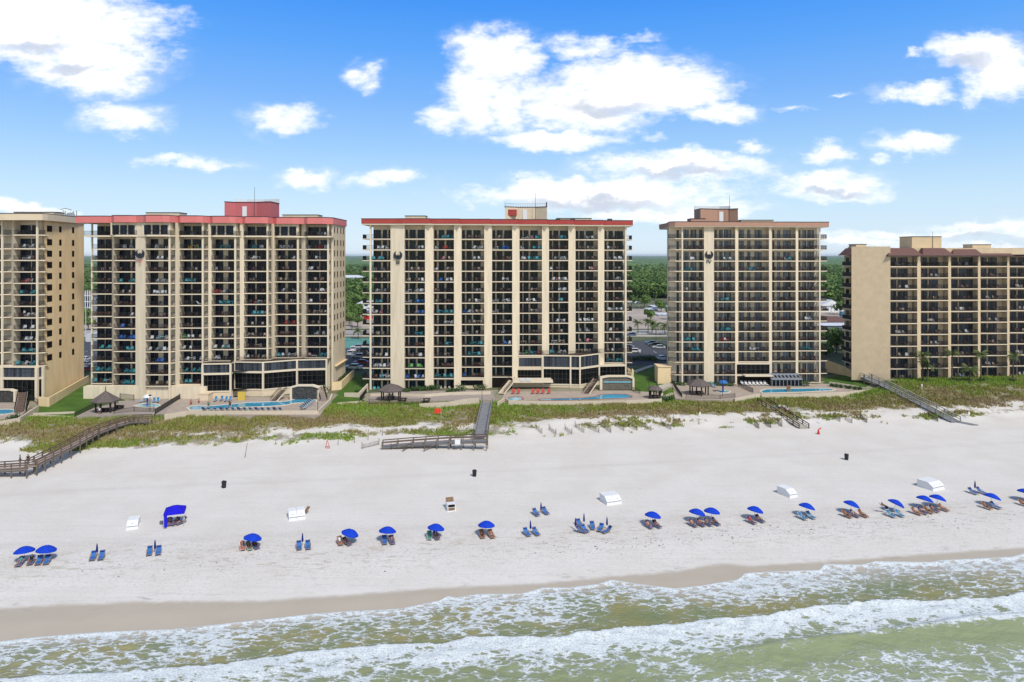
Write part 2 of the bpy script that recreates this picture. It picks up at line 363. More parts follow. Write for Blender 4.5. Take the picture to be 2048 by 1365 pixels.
# shaded undersides: grey painted into the cloud colour by hand-placed ellipses
gr = None
for (a, b, rx, ry) in [(1180,404,210,15),(1965,470,110,12),(60,88,80,14),(150,125,60,12),(1650,382,80,10),(1940,135,60,20),(1200,212,110,16),(1360,352,120,12)]:
    rx /= F; ry /= F; e = vm('MULTIPLY_ADD', uw, (1/rx, 1/ry, 0), (-(a-CX)/F/rx, -(HY-b)/F/ry, 0)); d = vm('DOT_PRODUCT', e, e, out=1)
    t = mth('SUBTRACT', 1, d); gr = t if gr is None else mth('MAXIMUM', gr, t)
gsh = mrange(mth('ADD', gr, mth('MULTIPLY_ADD', fr.outputs['Fac'], .8, -.4)), -.15, 1.1)
ccol = mixc(mth('MULTIPLY', gsh, .72), tuple(q/BGS for q in (1.02,1.02,1.04)), tuple(q/BGS for q in (.40,.47,.60)))
# sky colour: Nishita, more saturated as in the photograph
hsv = nt.nodes.new('ShaderNodeHueSaturation'); hsv.inputs['Saturation'].default_value = SKY_SAT; hsv.inputs['Value'].default_value = SKY_VAL; hsv.inputs['Hue'].default_value = SKY_HUE
L(sky.outputs['Color'], hsv.inputs['Color'])
rp = nt.nodes.new('ShaderNodeValToRGB'); el = rp.color_ramp.elements; el[0].position = 0; el[1].position = .36
def s2l(c): return tuple((q/255/12.92 if q < 10 else ((q/255+.055)/1.055)**2.4) for q in c)
el[0].color = s2l((224,241,255))+(1,); el[1].color = s2l((54,148,252))+(1,)
for p_, c_ in ((.08,(199,231,255)),(.15,(160,208,255)),(.22,(124,184,255)),(.29,(88,167,255))):
    k = rp.color_ramp.elements.new(p_); k.color = s2l(c_)+(1,)
L(sp.outputs[2], rp.inputs['Fac'])
band = mth('MULTIPLY', mrange(sp.outputs[2], .62, .36), mrange(sp.outputs[1], -.1, .35))
skc = mixc(mth('MULTIPLY', band, .9), hsv.outputs['Color'], vm('MULTIPLY', rp.outputs['Color'], (1/BGS/2**EXPO,)*3))
L(mixc(al, skc, ccol), bg.inputs['Color'])
# ------------------------------------------------------------------ ground sheets
xs = np.unique(np.concatenate([np.arange(-150, 190.1, 1.0), -150-np.geomspace(2, 9000, 26), 190+np.geomspace(2, 9000, 26)]))
ys = np.unique(np.concatenate([np.arange(48, 84, .5), np.arange(84, 215, 1.0), 215+np.geomspace(1, 30000, 40)]))
# rows follow the coast so that the zones split cleanly
gx, gs = np.meshgrid(xs, ys); sl_ = np.clip(gx, -260, 300)*.125; gy = gs+sl_*(1-sstep(215, 400, gs))
gz = H(gx, gy); V = np.stack([gx, gy, gz], -1).reshape(-1, 3)
nx, ny = len(xs), len(ys)
I = np.arange(nx*ny).reshape(ny, nx); Q = np.stack([I[:-1,:-1], I[:-1,1:], I[1:,1:], I[1:,:-1]], -1)
rowmid = (ys[:-1]+ys[1:])/2
def pl(pts, z=None):               # photo polyline -> s as a function of x on the sand
    P = [G(a, b) for a, b in pts]; P.sort(key=lambda p: p.x)
    xa = np.array([p.x for p in P]); sa = np.array([p.y-.125*p.x for p in P])
    return lambda x: np.interp(x, xa, sa)
S_WET = pl([(0,1219),(130,1211),(300,1205),(512,1204),(581,1199),(700,1191),(871,1178),(1076,1169),(1212,1156),(1350,1144),(1400,1136),(1443,1130),(1502,1133),(1655,1124),(1793,1114),(1930,1104),(2048,1097)])
S_EDGE = pl([(0,1297),(40,1290),(85,1285),(205,1275),(342,1271),(444,1259),(547,1246),(632,1235),(700,1230),(760,1228),(803,1225),(850,1213),(878,1206),(895,1194),(912,1199),(956,1190),(1042,1191),(1086,1177),(1137,1177),(1195,1170),(1223,1161),(1281,1171),(1349,1183),(1400,1177),(1474,1162),(1491,1148),(1560,1144),(1638,1142),(1649,1130),(1724,1131),(1751,1124),(1860,1126),(1881,1122),(1950,1119),(2025,1115),(2048,1108)])
S_BRK = pl([(0,1398),(250,1385),(400,1372),(513,1358),(598,1340),(700,1331),(802,1323),(895,1322),(932,1309),(1059,1316),(1110,1318),(1151,1308),(1247,1297),(1348,1291),(1399,1280),(1480,1276),(1536,1272),(1587,1258),(1690,1247),(1758,1239),(1880,1237),(1997,1233),(2048,1225)])
S_CR3 = pl([(0,1480),(1000,1390),(1500,1350),(1700,1322),(1868,1297),(1946,1284),(2048,1281)])
def nodes_mat(name):
    global nt, L
    m = bpy.data.materials.new(name); m.use_nodes = True; nt = m.node_tree; L = nt.links.new; return m, nt.nodes['Principled BSDF']
def attr(n):
    a = nt.nodes.new('ShaderNodeAttribute'); a.attribute_name = n; return a.outputs['Fac']
def objc():
    return nt.nodes.new('ShaderNodeTexCoord').outputs['Object']
# sand
msand, b = nodes_mat('white_sand'); oc = objc()
n1 = noise(oc, .12, 5, .6); n2 = noise(oc, 2.6, 6, .7); n3 = noise(vm('MULTIPLY', oc, (.04,1.1,1)), 1.0, 5, .6)
base = mixc(mrange(n1.outputs['Fac'], .35, .65), (.66,.615,.55), (.70,.66,.605))
base = mixc(mth('MULTIPLY', mrange(n3.outputs['Fac'], .52, .66), .22), base, (.63,.575,.52))
trod = mrange(noise(oc, .22, 4, .6).outputs['Fac'], .42, .6)
pits = mth('MULTIPLY', mrange(n2.outputs['Fac'], .55, .66), mth('MULTIPLY_ADD', trod, .30, .10))
base = mixc(pits, base, (.48,.43,.38))
base = mixc(mth('MULTIPLY', attr('track'), .30), base, (.46,.41,.36))
ft_ = mth('MULTIPLY', mth('MULTIPLY_ADD', attr('foot'), .42, .05), mrange(noise(oc, 3.6, 3, .5).outputs['Fac'], .54, .64)); base = mixc(ft_, base, (.43,.39,.35))
wr = mth('MULTIPLY', attr('wrack'), mrange(noise(vm('MULTIPLY', oc, (.35,1,1)), 1.6, 6, .75).outputs['Fac'], .52, .62)); base = mixc(mth('MULTIPLY', wr, .55), base, (.40,.33,.24))
wet = attr('wet'); wetn = mrange(mth('ADD', wet, mth('MULTIPLY_ADD', noise(oc, .5, 5, .6).outputs['Fac'], .5, -.25)), .25, .75)
wcol = mixc(noise(oc, .25, 5, .6).outputs['Fac'], (.42,.36,.28), (.50,.435,.35))
base = mixc(wetn, base, wcol)
blk = mth('MULTIPLY', attr('stain'), mrange(noise(vm('MULTIPLY', oc, (.5,1.6,1)), .8, 6, .7).outputs['Fac'], .55, .68)); base = mixc(mth('MULTIPLY', blk, .6), base, (.27,.26,.25))
vg = mth('MULTIPLY', mrange(mth('ADD', attr('veg'), mth('MULTIPLY_ADD', noise(oc, .45, 6, .7).outputs['Fac'], 2.2, -1.1)), .42, .8), .78)
vcol = mixc(mrange(noise(oc, .3, 5, .65).outputs['Fac'], .4, .62), (.14,.145,.05), (.23,.17,.10))
base = mixc(vg, base, vcol); L(base, b.inputs['Base Color'])
rg = mrange(wetn, 0, 1, .95, .62); L(rg, b.inputs['Roughness']); b.inputs['Specular IOR Level'].default_value = .25
bp = nt.nodes.new('ShaderNodeBump'); bp.inputs['Distance'].default_value = .12; L(mrange(wetn, 0, 1, .75, .06), bp.inputs['Strength'])
L(mth('ADD', mth('MULTIPLY', n2.outputs['Fac'], .6), mth('MULTIPLY', n3.outputs['Fac'], .8)), bp.inputs['Height']); L(bp.outputs['Normal'], b.inputs['Normal'])
mgrd, b = nodes_mat('scrub_ground'); oc = objc()
L(mixc(mrange(noise(oc, .08, 6, .65).outputs['Fac'], .4, .62), (.055,.085,.025), (.16,.145,.075)), b.inputs['Base Color']); b.inputs['Roughness'].default_value = .95
S = gy-.125*gx
wetA = sstep(1.0, -1.0, 0)*0
wet_ = 1-sstep(-1.3, 1.5, S-S_WET(gx)); stain_ = np.exp(-((S-S_WET(gx)-.6)/1.3)**2)*(.4+.6*vnoise(gx/7, gx*0, 8))
wrack_ = np.exp(-((S-S_WET(gx)-7-4*vnoise(gx/18, gx*0, 4))/5.0)**2)
S_T1 = pl([(0,990),(350,972),(700,958),(1100,938),(1500,915),(2048,885)]); S_T2 = pl([(0,1094),(350,1080),(700,1062),(1100,1046),(1500,1030),(2048,1000)])
track_ = np.maximum(np.exp(-((S-S_T1(gx))/.75)**2), np.exp(-((S-S_T2(gx))/.75)**2))*(.35+.65*vnoise(gx/14, gx*0, 19))
foot_ = np.exp(-((S-S_T2(gx)+6)/7.0)**2)
def veg_density(x, y):
    s = y-.125*x; e = 135.2+(fbm(x/9, y/9, 12)-.5)*6-1.5*sstep(-60, -80, x)+1.5*sstep(0, 30, x)
    v = sstep(-1.0, 2.5, s-e)
    mid = np.exp(-((s-141.0-sstep(0,60,x)*1.0)/2.6)**2)*sstep(-95, -45, x)    # open sand along the middle of the dunes
    v = v*(1-.85*mid*(.4+.9*vnoise(x/8, y/3, 22)))
    fr = (1-sstep(0, 8, s-e))*sstep(-5, 8, x); v = v*(1-.55*fr*(.35+vnoise(x/3, y/2, 31)))
    v = v*(1-.9*(1-sstep(-96, -84, x))*(1-sstep(137, 143, s)))
    return v
veg_ = veg_density(gx, gy)
at = dict(wet=wet_.ravel(), stain=stain_.ravel(), wrack=wrack_.ravel(), veg=veg_.ravel(), track=track_.ravel(), foot=foot_.ravel())
def sub(lo, hi):
    k = (rowmid > lo) & (rowmid <= hi); q = Q[k].reshape(-1, 4); u, inv = np.unique(q, return_inverse=True)
    return V[u], inv.reshape(-1, 4), {n: a[u] for n, a in at.items()}
v_, q_, a_ = sub(0, 134); struct(npobj('beach_sand', v_, q_, msand, a_))
v_, q_, a_ = sub(134, 172); struct(npobj('dunes', v_, q_, msand, a_))
v_, q_, a_ = sub(172, 1e6); struct(npobj('ground', v_, q_, mgrd))
# ------------------------------------------------------------------ water
dx = np.arange(-85, 100, .2); dd = np.concatenate([np.arange(0, 3, .12), np.arange(3, 24, .2), np.geomspace(24.2, 60, 40)])
wx, wd = np.meshgrid(dx, dd); e_ = S_EDGE(wx); ws = e_-wd; wy = ws+.125*wx
d2 = S_BRK(wx)-ws+(fbm(wx/2.2, wd*0, 41)-.5)*.5; d3 = S_CR3(wx)-ws
amp2 = .35+.45*sstep(-20, 30, wx)
wave = amp2*np.where(d2 > 0, np.exp(-d2/3.2), np.exp(-(d2/.35)**2))*(.75+.5*fbm(wx/1.5, wd/1.0, 44))
wave += .55*sstep(14, 30, wx)*np.where(d3 > 0, np.exp(-d3/2.6), np.exp(-(d3/.7)**2))
lip = .10*np.exp(-((wd-.25)/.3)**2)
chop = (fbm(wx/1.3+wy/2, wy/.8, 51)-.5)*.26*sstep(.5, 4, wd)+(fbm(wx/4, wy/2.2, 55)-.5)*.22*sstep(3, 9, wd)
wz = np.maximum(-.93+chop, H(wx, wy)+.03)+wave+lip
lip_n = fbm(wx/1.1, wd*0, 61)
foam = .95*np.exp(-(wd/(.28+1.3*vnoise(wx/5, wx*0, 62)*lip_n))**1.5)
sw = .56-.012*wd+(fbm(wx/6, wy/3, 66)-.5)*.34
calm = sstep(14, 26, wx)*sstep(3.0, 6.0, wd)*.07+np.exp(-((wx-12)/5)**2)*np.exp(-((wd-6)/2.5)**2)*.22
foam = np.maximum(foam, sw-calm)
rag = (fbm(wx/2.0, wy/1.2, 73)-.5)*3.2+(fbm(wx/6, wy/4, 74)-.5)*5
b2 = np.where(d2 > 0, .79*np.exp(-np.maximum(d2-.5+rag*sstep(.5, 2.5, d2), 0)/8.0)+.12*(fbm(wx/2.5, wy/1.6, 71)-.5)*2, 0)
b2 *= 1-.6*sstep(16, 30, wx)*sstep(3.2, 6.5, d2)
foam = np.where(d2 > -.05, np.maximum(np.where(d2 > 0, foam*.85, foam), b2), foam-.13*np.exp(d2/1.6))
c3 = sstep(14, 26, wx); foam = np.where(d3 > .4, foam*(1-.45*c3*sstep(.4, 2.5, d3)), foam+sstep(30, 40, wx)*.5*fbm(wx/1.6, wy/1.6, 91)*np.exp(-((d3+.1)/.8)**2))
far_sea = sstep(4, 9, d2)*(.40+.34*(fbm(wx/3.5+wy/2, wy/1.1, 95)-.35)); foam = np.maximum(foam, far_sea)
foam = np.clip(foam, 0, 1)
deep = np.clip(sstep(1, 16, wd)*.75+.25*sstep(18, 34, wx)*sstep(0,4,d2), 0, 1)
thin = 1-sstep(.2, 2.6+3.6*sstep(10, 34, wx), wd)
ny_, nx_ = wx.shape; I = np.arange(nx_*ny_).reshape(ny_, nx_); WQ = np.stack([I[:-1,:-1], I[1:,:-1], I[1:,1:], I[:-1,1:]], -1).reshape(-1, 4)
mw, b = nodes_mat('surf_water'); oc = objc()
rt = nt.nodes.new('ShaderNodeMapping'); rt.inputs['Rotation'].default_value = (0, 0, math.radians(38)); rt.inputs['Scale'].default_value = (.62, 1.3, .4); L(oc, rt.inputs['Vector']); sh = rt.outputs['Vector']; wn = noise(sh, .9, 5, .62); wv = vm('ADD', sh, vm('MULTIPLY', vm('SUBTRACT', wn.outputs['Color'], (.5,.5,.5)), (1.3,1.3,0)))
def vor(s):
    n = nt.nodes.new('ShaderNodeTexVoronoi'); n.feature = 'DISTANCE_TO_EDGE'; n.inputs['Scale'].default_value = s; L(wv, n.inputs['Vector']); return n.outputs['Distance']
l1 = mrange(vor(.8), 0, .36, 1, 0, False); l2 = mrange(vor(1.9), 0, .36, 1, 0, False); l3 = noise(wv, 3.2, 7, .72).outputs['Fac']; l4 = noise(oc, .7, 4, .6).outputs['Fac']
l5 = mrange(vor(4.6), 0, .40, 1, 0, False)
lace = mth('ADD', mth('ADD', mth('ADD', mth('MULTIPLY', l1, .30), mth('MULTIPLY', l2, .24)), mth('MULTIPLY', l5, .12)), mth('ADD', mth('MULTIPLY', l3, .46), mth('MULTIPLY_ADD', l4, .40, -.24)))
fo = attr('foam'); fm = mrange(mth('ADD', lace, fo), 1.02, 1.22)
fm = mth('MAXIMUM', fm, mth('MULTIPLY', mrange(fo, .2, .8), .16))
wc = mixc(attr('deep'), (.33,.285,.11), (.17,.205,.07)); wc = mixc(mrange(noise(oc, .16, 4, .6).outputs['Fac'], .38, .62), wc, (.22,.25,.115))
wc = mixc(attr('sea'), wc, (.30,.335,.17)); wc = mixc(attr('thin'), wc, (.50,.43,.34))
ft = noise(vm('MULTIPLY', oc, (1,1,.3)), 5.5, 6, .75).outputs['Fac']
L(mixc(fm, wc, mixc(mrange(ft, .36, .6), (.50,.55,.53), (.78,.81,.82))), b.inputs['Base Color']); L(mrange(fm, 0, 1, .3, .85), b.inputs['Roughness']); b.inputs['Specular IOR Level'].default_value = .2
bp = nt.nodes.new('ShaderNodeBump'); bp.inputs['Strength'].default_value = .75; bp.inputs['Distance'].default_value = .2; L(mth('ADD', mth('MULTIPLY', fm, .5), noise(sh, 2.6, 7, .72).outputs['Fac']), bp.inputs['Height']); L(bp.outputs['Normal'], b.inputs['Normal'])
sea_ = sstep(1.0, 5.0, d2)*(.5+.5*sstep(-10, 20, wx))
struct(npobj('sea_water', np.stack([wx, wy, wz], -1).reshape(-1, 3), WQ, mw, dict(foam=foam.ravel(), deep=deep.ravel(), thin=thin.ravel(), sea=sea_.ravel())))
def lit_struct(name, mb, m, **k): return struct(mb.build(name, m, **k))
# ------------------------------------------------------------------ towers
def merged(parts):                     # [(mesh builder, offset)] -> one builder
    r = MB()
    for mb, off in parts:
        o = len(r.v); r.v += [(a+off[0], b+off[1], c+off[2]) for a, b, c in mb.v]; r.f += [tuple(i+o for i in f) for f in mb.f]; r.m += mb.m
    return r
def many(parent, name, items, mats, child=None, cap=100):
    """items: (key, builder with z = 0 at the storey floor, z, distance). The first cap as parts sharing meshes, the rest as one part."""
    items = sorted(items, key=lambda t: t[3]); cache = {}; wo = worg(parent); res = {}
    for key, mb, z, d in items[:cap]:
        if key not in cache: cache[key] = mb.mesh(name, mats, (wo.x, wo.y, 0))
        o = link_part(name, cache[key], parent, (0, 0, z-wo.z)); res[(key, round(z, 2))] = o
    if len(items) > cap:
        r = merged([(mb, (0, 0, z)) for key, mb, z, d in items[cap:]]).build(name, mats, parent); r['kind'] = 'stuff'
    return res
CHAIRS = []      # (kind code, world position, tower text, column text, storey from the top, slot)
ORD = 'first second third fourth fifth sixth seventh eighth ninth tenth eleventh twelfth thirteenth fourteenth fifteenth'.split()
def tower(name, label, bays, zs, base, soffit, top, yback, R=2.3, wallm='stucco', glassm='glass_navy', slabm='trim', text='', furn=None, slab_t=.24, skip=(), frontz=None, doorh=2.3, cols=True, coln=None, railskip=(), ext=.5):
    """bays: (px0, px1, strip px or None, Y, glass fractions). zs: storey floor heights from the lowest slab up; base: foot of the walls."""
    y0 = min(b[3] for b in bays); xm = (X(bays[0][0], bays[0][3])+X(bays[-1][1], bays[-1][3]))/2
    root = thing(name, label, 'building', (xm, y0, base)); wall = MB(); slabs = []; rails = []; doors = []; wins = []; colmb = []
    nb = len(bays)
    for i, (p0, p1, ps, Y, gl) in enumerate(bays):
        x0, x1 = X(p0, Y), X(p1, Y); xs = X(ps, Y) if ps else x1; yb = Y+R; st = min(1.1, (xs-x1)*1.2) if ps else 0
        nxt = bays[i+1] if i+1 < nb else None
        xe = X(nxt[0], nxt[3]) if nxt else xs+ext
        wall.box(x0-.02*i, yb, base, xe+.01, yback-.01*i, soffit-.012*(i % 2))
        if nxt:                          # pier between this recess and the next
            wall.prism([(xs, Y+st), (xe, nxt[3]), (xe, yb+.8), (xs, yb+.8)], base+.003, soffit-.005)
        lo = base
        slab = MB(); poly = [(x0-.03, Y), (x1, Y)]+([(xs+.03, Y+st)] if ps else [(x1+.03, Y)])+[(xs+.03, yb+.02), (x0-.03, yb+.02)]
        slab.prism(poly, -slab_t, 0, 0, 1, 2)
        rl = MB().rail([(x0, Y+.07, 0), (x1-.05, Y+.07, 0)]+([(xs-.02, Y+st+.07, 0)] if ps else []))
        w_ = x1-x0; dm = []; big = max(range(len(gl)), key=lambda k: gl[k][1]-gl[k][0])
        for k, (a, b) in enumerate(gl):
            g = MB(); xa, xb = max(X(p0+a*(p1-p0), yb), x0+.02), X(p0+b*(p1-p0), yb)
            if xb-xa < .25: continue
            g.box(xa, yb-.05, .04, xb, yb+.05, doorh, 0)
            for xx in ([xa, xb-.05]+([(xa+xb)/2-.03] if xb-xa > 1.1 else [])): g.box(xx, yb-.09, .04, xx+.06, yb-.051, doorh, 1)
            g.box(xa+.061, yb-.09, doorh-.06, (xa+xb)/2-.04, yb-.052, doorh, 1)
            dm.append((k, g, k == big))
        cb = MB()
        if ps:
            cb.box(x1-.02, Y+.02, -.0, x1+.38, Y+.40, 1, 0)
        for j, z in enumerate(zs):
            if (i, j) in skip: continue
            slabs.append((('s', i), slab, z, Y))
            if (i, j) not in railskip: rails.append((('r', i), rl, z, Y))
            for k, g, isd in dm: (doors if isd else wins).append(((i, k), g, z, Y))
            if furn and j < len(furn) and i < len(furn[j]) and furn[j][i]:
                cd = furn[j][i]
                for q, c in enumerate(cd):
                    if c not in '. ': CHAIRS.append((c, Vector((x0+.35+(w_-.7)*(q+.5)/len(cd), Y+.55+.35*((q*7+i*3+j*5) % 3), z)), text, coln[i] if coln else ORD[i]+' column', j, q))
        if ps and cols:
            zl = [z for j, z in enumerate(zs) if (i, j) not in skip]
            colmb.append(MB().box(x1-.02, Y+.03, (min(zl) if (i, 0) in skip else base)-(.27 if (i, 0) in skip else 0), x1+.36, Y+.42, soffit-.02))
    wall.build('wall', M[wallm], root)
    for c in colmb: c.build('column', M[slabm], root)
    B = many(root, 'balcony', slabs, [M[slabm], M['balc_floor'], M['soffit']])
    many(root, 'railing', rails, [M['rail']]); many(root, 'sliding_door', doors, [M[glassm], M['frame']]); many(root, 'window', wins, [M[glassm], M['frame']])
    return root
def band(root, name, pts, ybk, z0, z1, m, cap=.16, coping='coping', ends=None):
    poly = pts+[(pts[-1][0], ybk), (pts[0][0], ybk)]
    o = MB().prism(poly, z0, z1, 0, 1, 2).build(name, [M[m], M['roofgray'], M['soffit']], root)
    def off(p, d): return [(p[0][0]-d, p[0][1]-d)]+[(a, b-d) for a, b in p[1:-1]]+[(p[-1][0]+d, p[-1][1]-d)]
    q = off(pts, .05); MB().prism(q+[(q[-1][0], ybk), (q[0][0], ybk)], z1+.002, z1+cap, 0).build('coping', M[coping], root)
    return o
def emblem(root, cx, y, cz, r, numeral):
    m = MB(); n = 40; out = [(math.cos(a), math.sin(a)) for a in [math.radians(118+(304*i/n)) for i in range(n+1)]]
    out = [(x*(1-.05*(1 if (i % 4 == 0 and 8 < i < 32) else 0)), z*(1-.06*(1 if (i % 4 == 0 and 8 < i < 32) else 0))) for i, (x, z) in enumerate(out)]
    inn = [(.54*math.cos(a), .47+.54*math.sin(a)) for a in [math.radians(52-(284*i/n)) for i in range(n+1)]]
    k = len(out)
    vs = [(cx+r*x, y, cz+r*z) for x, z in out]+[(cx+r*x, y, cz+r*z) for x, z in inn[::-1]]
    vs += [(a, y-.12, c) for a, b, c in vs]
    fs = []
    for i in range(k-1): fs += [(i, i+1, k+i+1, k+i), (2*k+i+1, 2*k+i, 3*k+i, 3*k+i+1), (i+1, i, 2*k+i, 2*k+i+1), (k+i, k+i+1, 3*k+i+1, 3*k+i)]
    m.add(vs, fs)
    def flat(pts, th=.12):
        v = [(cx+r*x, y, cz+r*z) for x, z in pts]; v += [(a, y-th, c) for a, b, c in v]; q = len(pts)
        m.add(v, [tuple(range(q)), tuple(range(2*q-1, q-1, -1))]+[(i, i+q, (i+1) % q+q, (i+1) % q) for i in range(q)])
    flat([(-.20,-.34),(-.10,-.05),(-.10,.12),(-.02,.22),(.12,.20),(.22,.13),(.08,.08),(.10,-.05),(.20,-.34)])
    o = m.build('emblem', M['emblem'], root)
    t = MB(); zc = cz-r*1.62; hh = .42
    def bar(x0, x1, xb0=None, xb1=None):
        a, b = cx+x0, cx+x1; c, d = (cx+xb0, cx+xb1) if xb0 is not None else (a, b)
        t.add([(a,y-.1,zc+hh),(b,y-.1,zc+hh),(d,y-.1,zc-hh),(c,y-.1,zc-hh),(a,y,zc+hh),(b,y,zc+hh),(d,y,zc-hh),(c,y,zc-hh)], [(0,3,2,1),(4,5,6,7),(0,1,5,4),(1,2,6,5),(2,3,7,6),(3,0,4,7)])
    if numeral == 'II': bar(-.26,-.10); bar(.10,.26)
    if numeral == 'III': bar(-.42,-.24); bar(-.09,.09); bar(.24,.42)
    if numeral == 'IV': bar(-.62,-.46); bar(-.28,-.10,.04,.2); bar(.46,.64,.1,.26)
    t.build('numeral', M['penthouse_red' if numeral == 'II' else 'emblem'], root)
def sidewin(root, x, Y0, ys, zs, w=.9, h=1.35, sgn=1, z0=.85, gm='glass_black'):
    it = []
    for k, y in enumerate(ys):
        ww = w[k] if isinstance(w, (list, tuple)) else w
        g = MB(); g.box(x-.06, y-ww/2, z0, x+.03*sgn if sgn > 0 else x-.03, y+ww/2, z0+h, 0)
        if sgn > 0: g.box(x+.001, y-ww/2-.06, z0-.08, x+.07, y+ww/2+.06, z0-.001, 1)
        for z in zs: it.append((('w', k), g, z, y))
    many(root, 'side_window', it, [M['dark_in'], M['trim']])
def rooftop_unit(root, name, px0, px1, py0, Y, z, m='stucco_cream', d=4.0):
    x0, x1 = X(px0, Y), X(px1, Y); zt = Z(py0, Y)
    a = MB().box(x0, Y, z, x1, Y+d, zt-.15, 0); a.box(x0-.1, Y-.1, zt-.149, x1+.1, Y+d+.1, zt, 1)
    return a.build(name, [M[m], M['coping']], root)
def penthouse(root, pxs, Y, zb, zt, m, screen, accent=None):
    """concave faceted lift house; pxs are the four front corners"""
    a, b, c, d = [X(p, Y) for p in pxs]; dep = 1.8
    poly = [(a, Y), (b, Y+dep), (c, Y+dep), (d, Y), (d, Y+6.5), (c-.5, Y+8), (b+.5, Y+8), (a, Y+6.5)]
    o = MB().prism(poly, zb, zt, 0, 1).build('lift_house', [M[m], M['roofgray']], root)
    k = MB(); n = len(poly)
    for i in range(n): k.bar(poly[i]+(zt+.06,), poly[(i+1) % n]+(zt+.06,), .24, .12)
    k.build('rim', M['coping'], o)
    door = MB().box((b+c)/2-.9, Y+dep-.12, zb, (b+c)/2+.2, Y+dep+.05, zb+3.2); door.build('door', M['white_paint'], o)
    if accent: MB().box(a+.05, Y-.16+.6, zt-2.3, b-.05, Y+dep-.3, zt-.7).build('panel', M[accent], o)
    r = MB(); bk = [(a, Y+6.5), (b+.5, Y+8), (c-.5, Y+8), (d, Y+6.5)]
    if screen:
        for p, q in zip(bk, bk[1:]): r.bar(p+(zt+.7,), q+(zt+.7,), .12, 1.1)
        r.build('screen', M['roof_white'], o)
    else:
        r.rail([p+(zt+.1,) for p in [(a, Y), (a, Y+6.5)]+bk[1:]+[(d, Y)]], h=1.3, sp=.45, w=.05); r.build('guard_rail', M['frame'], o)
    mast = MB().tube(((c, Y+.4, zb)), (c, Y+.4, zt+3.8), .07, .04, 5); mast.build('antenna', M['frame'], o)
    return o
def glasswall(root, pts, z0, z1, gm='glass_black', mull=.9, name='glass_panel', mullm='frame', mid=()):
    for (xa, ya), (xb, yb) in zip(pts, pts[1:]):
        a = MB(); p = Vector((xa, ya, 0)); q = Vector((xb, yb, 0)); d = (q-p).normalized(); nrm = Vector((d.y, -d.x, 0))
        if nrm.y > 0: nrm = -nrm
        vs = [p, q, q-nrm*.08, p-nrm*.08]
        a.add([(v.x, v.y, z0) for v in vs]+[(v.x, v.y, z1) for v in vs], [(0,3,2,1),(4,5,6,7),(0,1,5,4),(1,2,6,5),(2,3,7,6),(3,0,4,7)], 0)
        n = max(1, round((q-p).length/mull))
        for i in range(1, n):
            c = p.lerp(q, i/n)+nrm*.025; a.bar((c.x, c.y, z0), (c.x, c.y, z1), .06, .06, 1)
        for h in mid:
            a.bar((p.x+nrm.x*.025, p.y+nrm.y*.025, z0+(z1-z0)*h), (q.x+nrm.x*.025, q.y+nrm.y*.025, z0+(z1-z0)*h), .05, .06, 1)
        a.build(name, [M[gm], M[mullm]], root)
def furn(s): return [[c.replace(' ', '') for c in l.split('|')] for l in s.strip().split('\n')][::-1]
# ---- tower II
FURN2 = furn('''..knK.k.|........|........|n..nW...|..kkk...|........|..ww.k.k|.n.klw.w
..knK.k.|.n.w.w.n|..wwNN.w|..nyWy.t|..tTTt..|..tt.ww.|.wwWww..|W..nrr.w
n..kKk.n|nn.kK.k.|...w.w.w|n...kk..|n...nk..|n.wwW..k|l.kk.Kw.|k..wW.k.
n..Wn.ln|nn.k..kn|n.nnknnN|..klKl..|w.k..lk.|..nn..n.|..nNn.k.|ww..n.k.
.nKn.kn.|.t...ttt|...w.wWw|.tt.t...|.kK..k..|.nlk....|nlNlkn..|..nlNln.
k..kkn.n|.kl.kl.n|..wwWww.|.kKkkKk.|rr.w.Kkg|.nd..Kn.|..wKk.kc|lK.n.wwl
k.kK.k..|nnNn.nn.|....k...|.kK.k..c|..ttTt.T|.n.rtWnn|W..lNl.W|ww...nNn
nnnNn.nn|nKk.k.wn|.n..l.nK|n.nkKn..|...nKn..|..ttt.tl|..nNn...|n.lLLl.l
n..nn.lw|nrb..k.l|.nN...nl|klKl....|..kknl..|..l...l.|...rn.r.|.nn.l..k
..kKk..K|.bb..b.b|.w.wtWww|g.wWw..l|..l.nN.l|lLl..n.l|.nn.nNn.|...w..w.
..tt..tl|.k..t.t.|w..wTtww|w..wk.K.|w..wtw..|n..nLl..|n..nNnn.|..kK.k..
.n.k..KK|nnk.Kk..|...bBb..|.wwWw..w|ww.kK.k.|w.nnl.ll|ttw.wWWw|pcc..tTt
tttT.tt.|n..tTt.t|....nnn.|.t..t.tT|........|........|........|........
t.n.ttLl|.nttt.tt|...lnN.l|.t.t..n.|........|........|........|........''')
B2 = [(183,224,None,163.4,[(.28,.65),(.69,.99)]),(227.5,271,None,160.9,[(.27,.77),(.86,1)]),(291,337,346,160,[(.22,.56),(.79,1)]),(359,403.5,412.5,162.3,[(.19,.52),(.59,1)]),
      (423,468.5,476,164,[(.18,.52),(.74,1)]),(488,533,540,165.9,[(.16,.5),(.57,1)]),(550,594,600.5,168.9,[(.14,.47),(.6,.97)]),(611,654.5,657.5,168.9,[(.13,.64),(.68,1)])]
Z2 = [5.4+2.68*i for i in range(13)]+[40.75]
sk2 = {(i, j) for i in (4,5,6,7) for j in (0,1)} | {(i, 13) for i in (1,2,4,6)}
T2 = tower('condo_tower', 'salmon-banded cream condo tower with tall red lift house and black glass lobby', B2, Z2, 2.2, 43.7, 45.3, 183, text='salmon-banded tower', furn=FURN2, skip=sk2)
xr = X(655, 168.9); xl = X(181.5, 163.4)
MB().box(xr+.55, 170.4, 2.2, xr+1.0, 183, 43.69).build('end_wall', M['stucco'], T2)
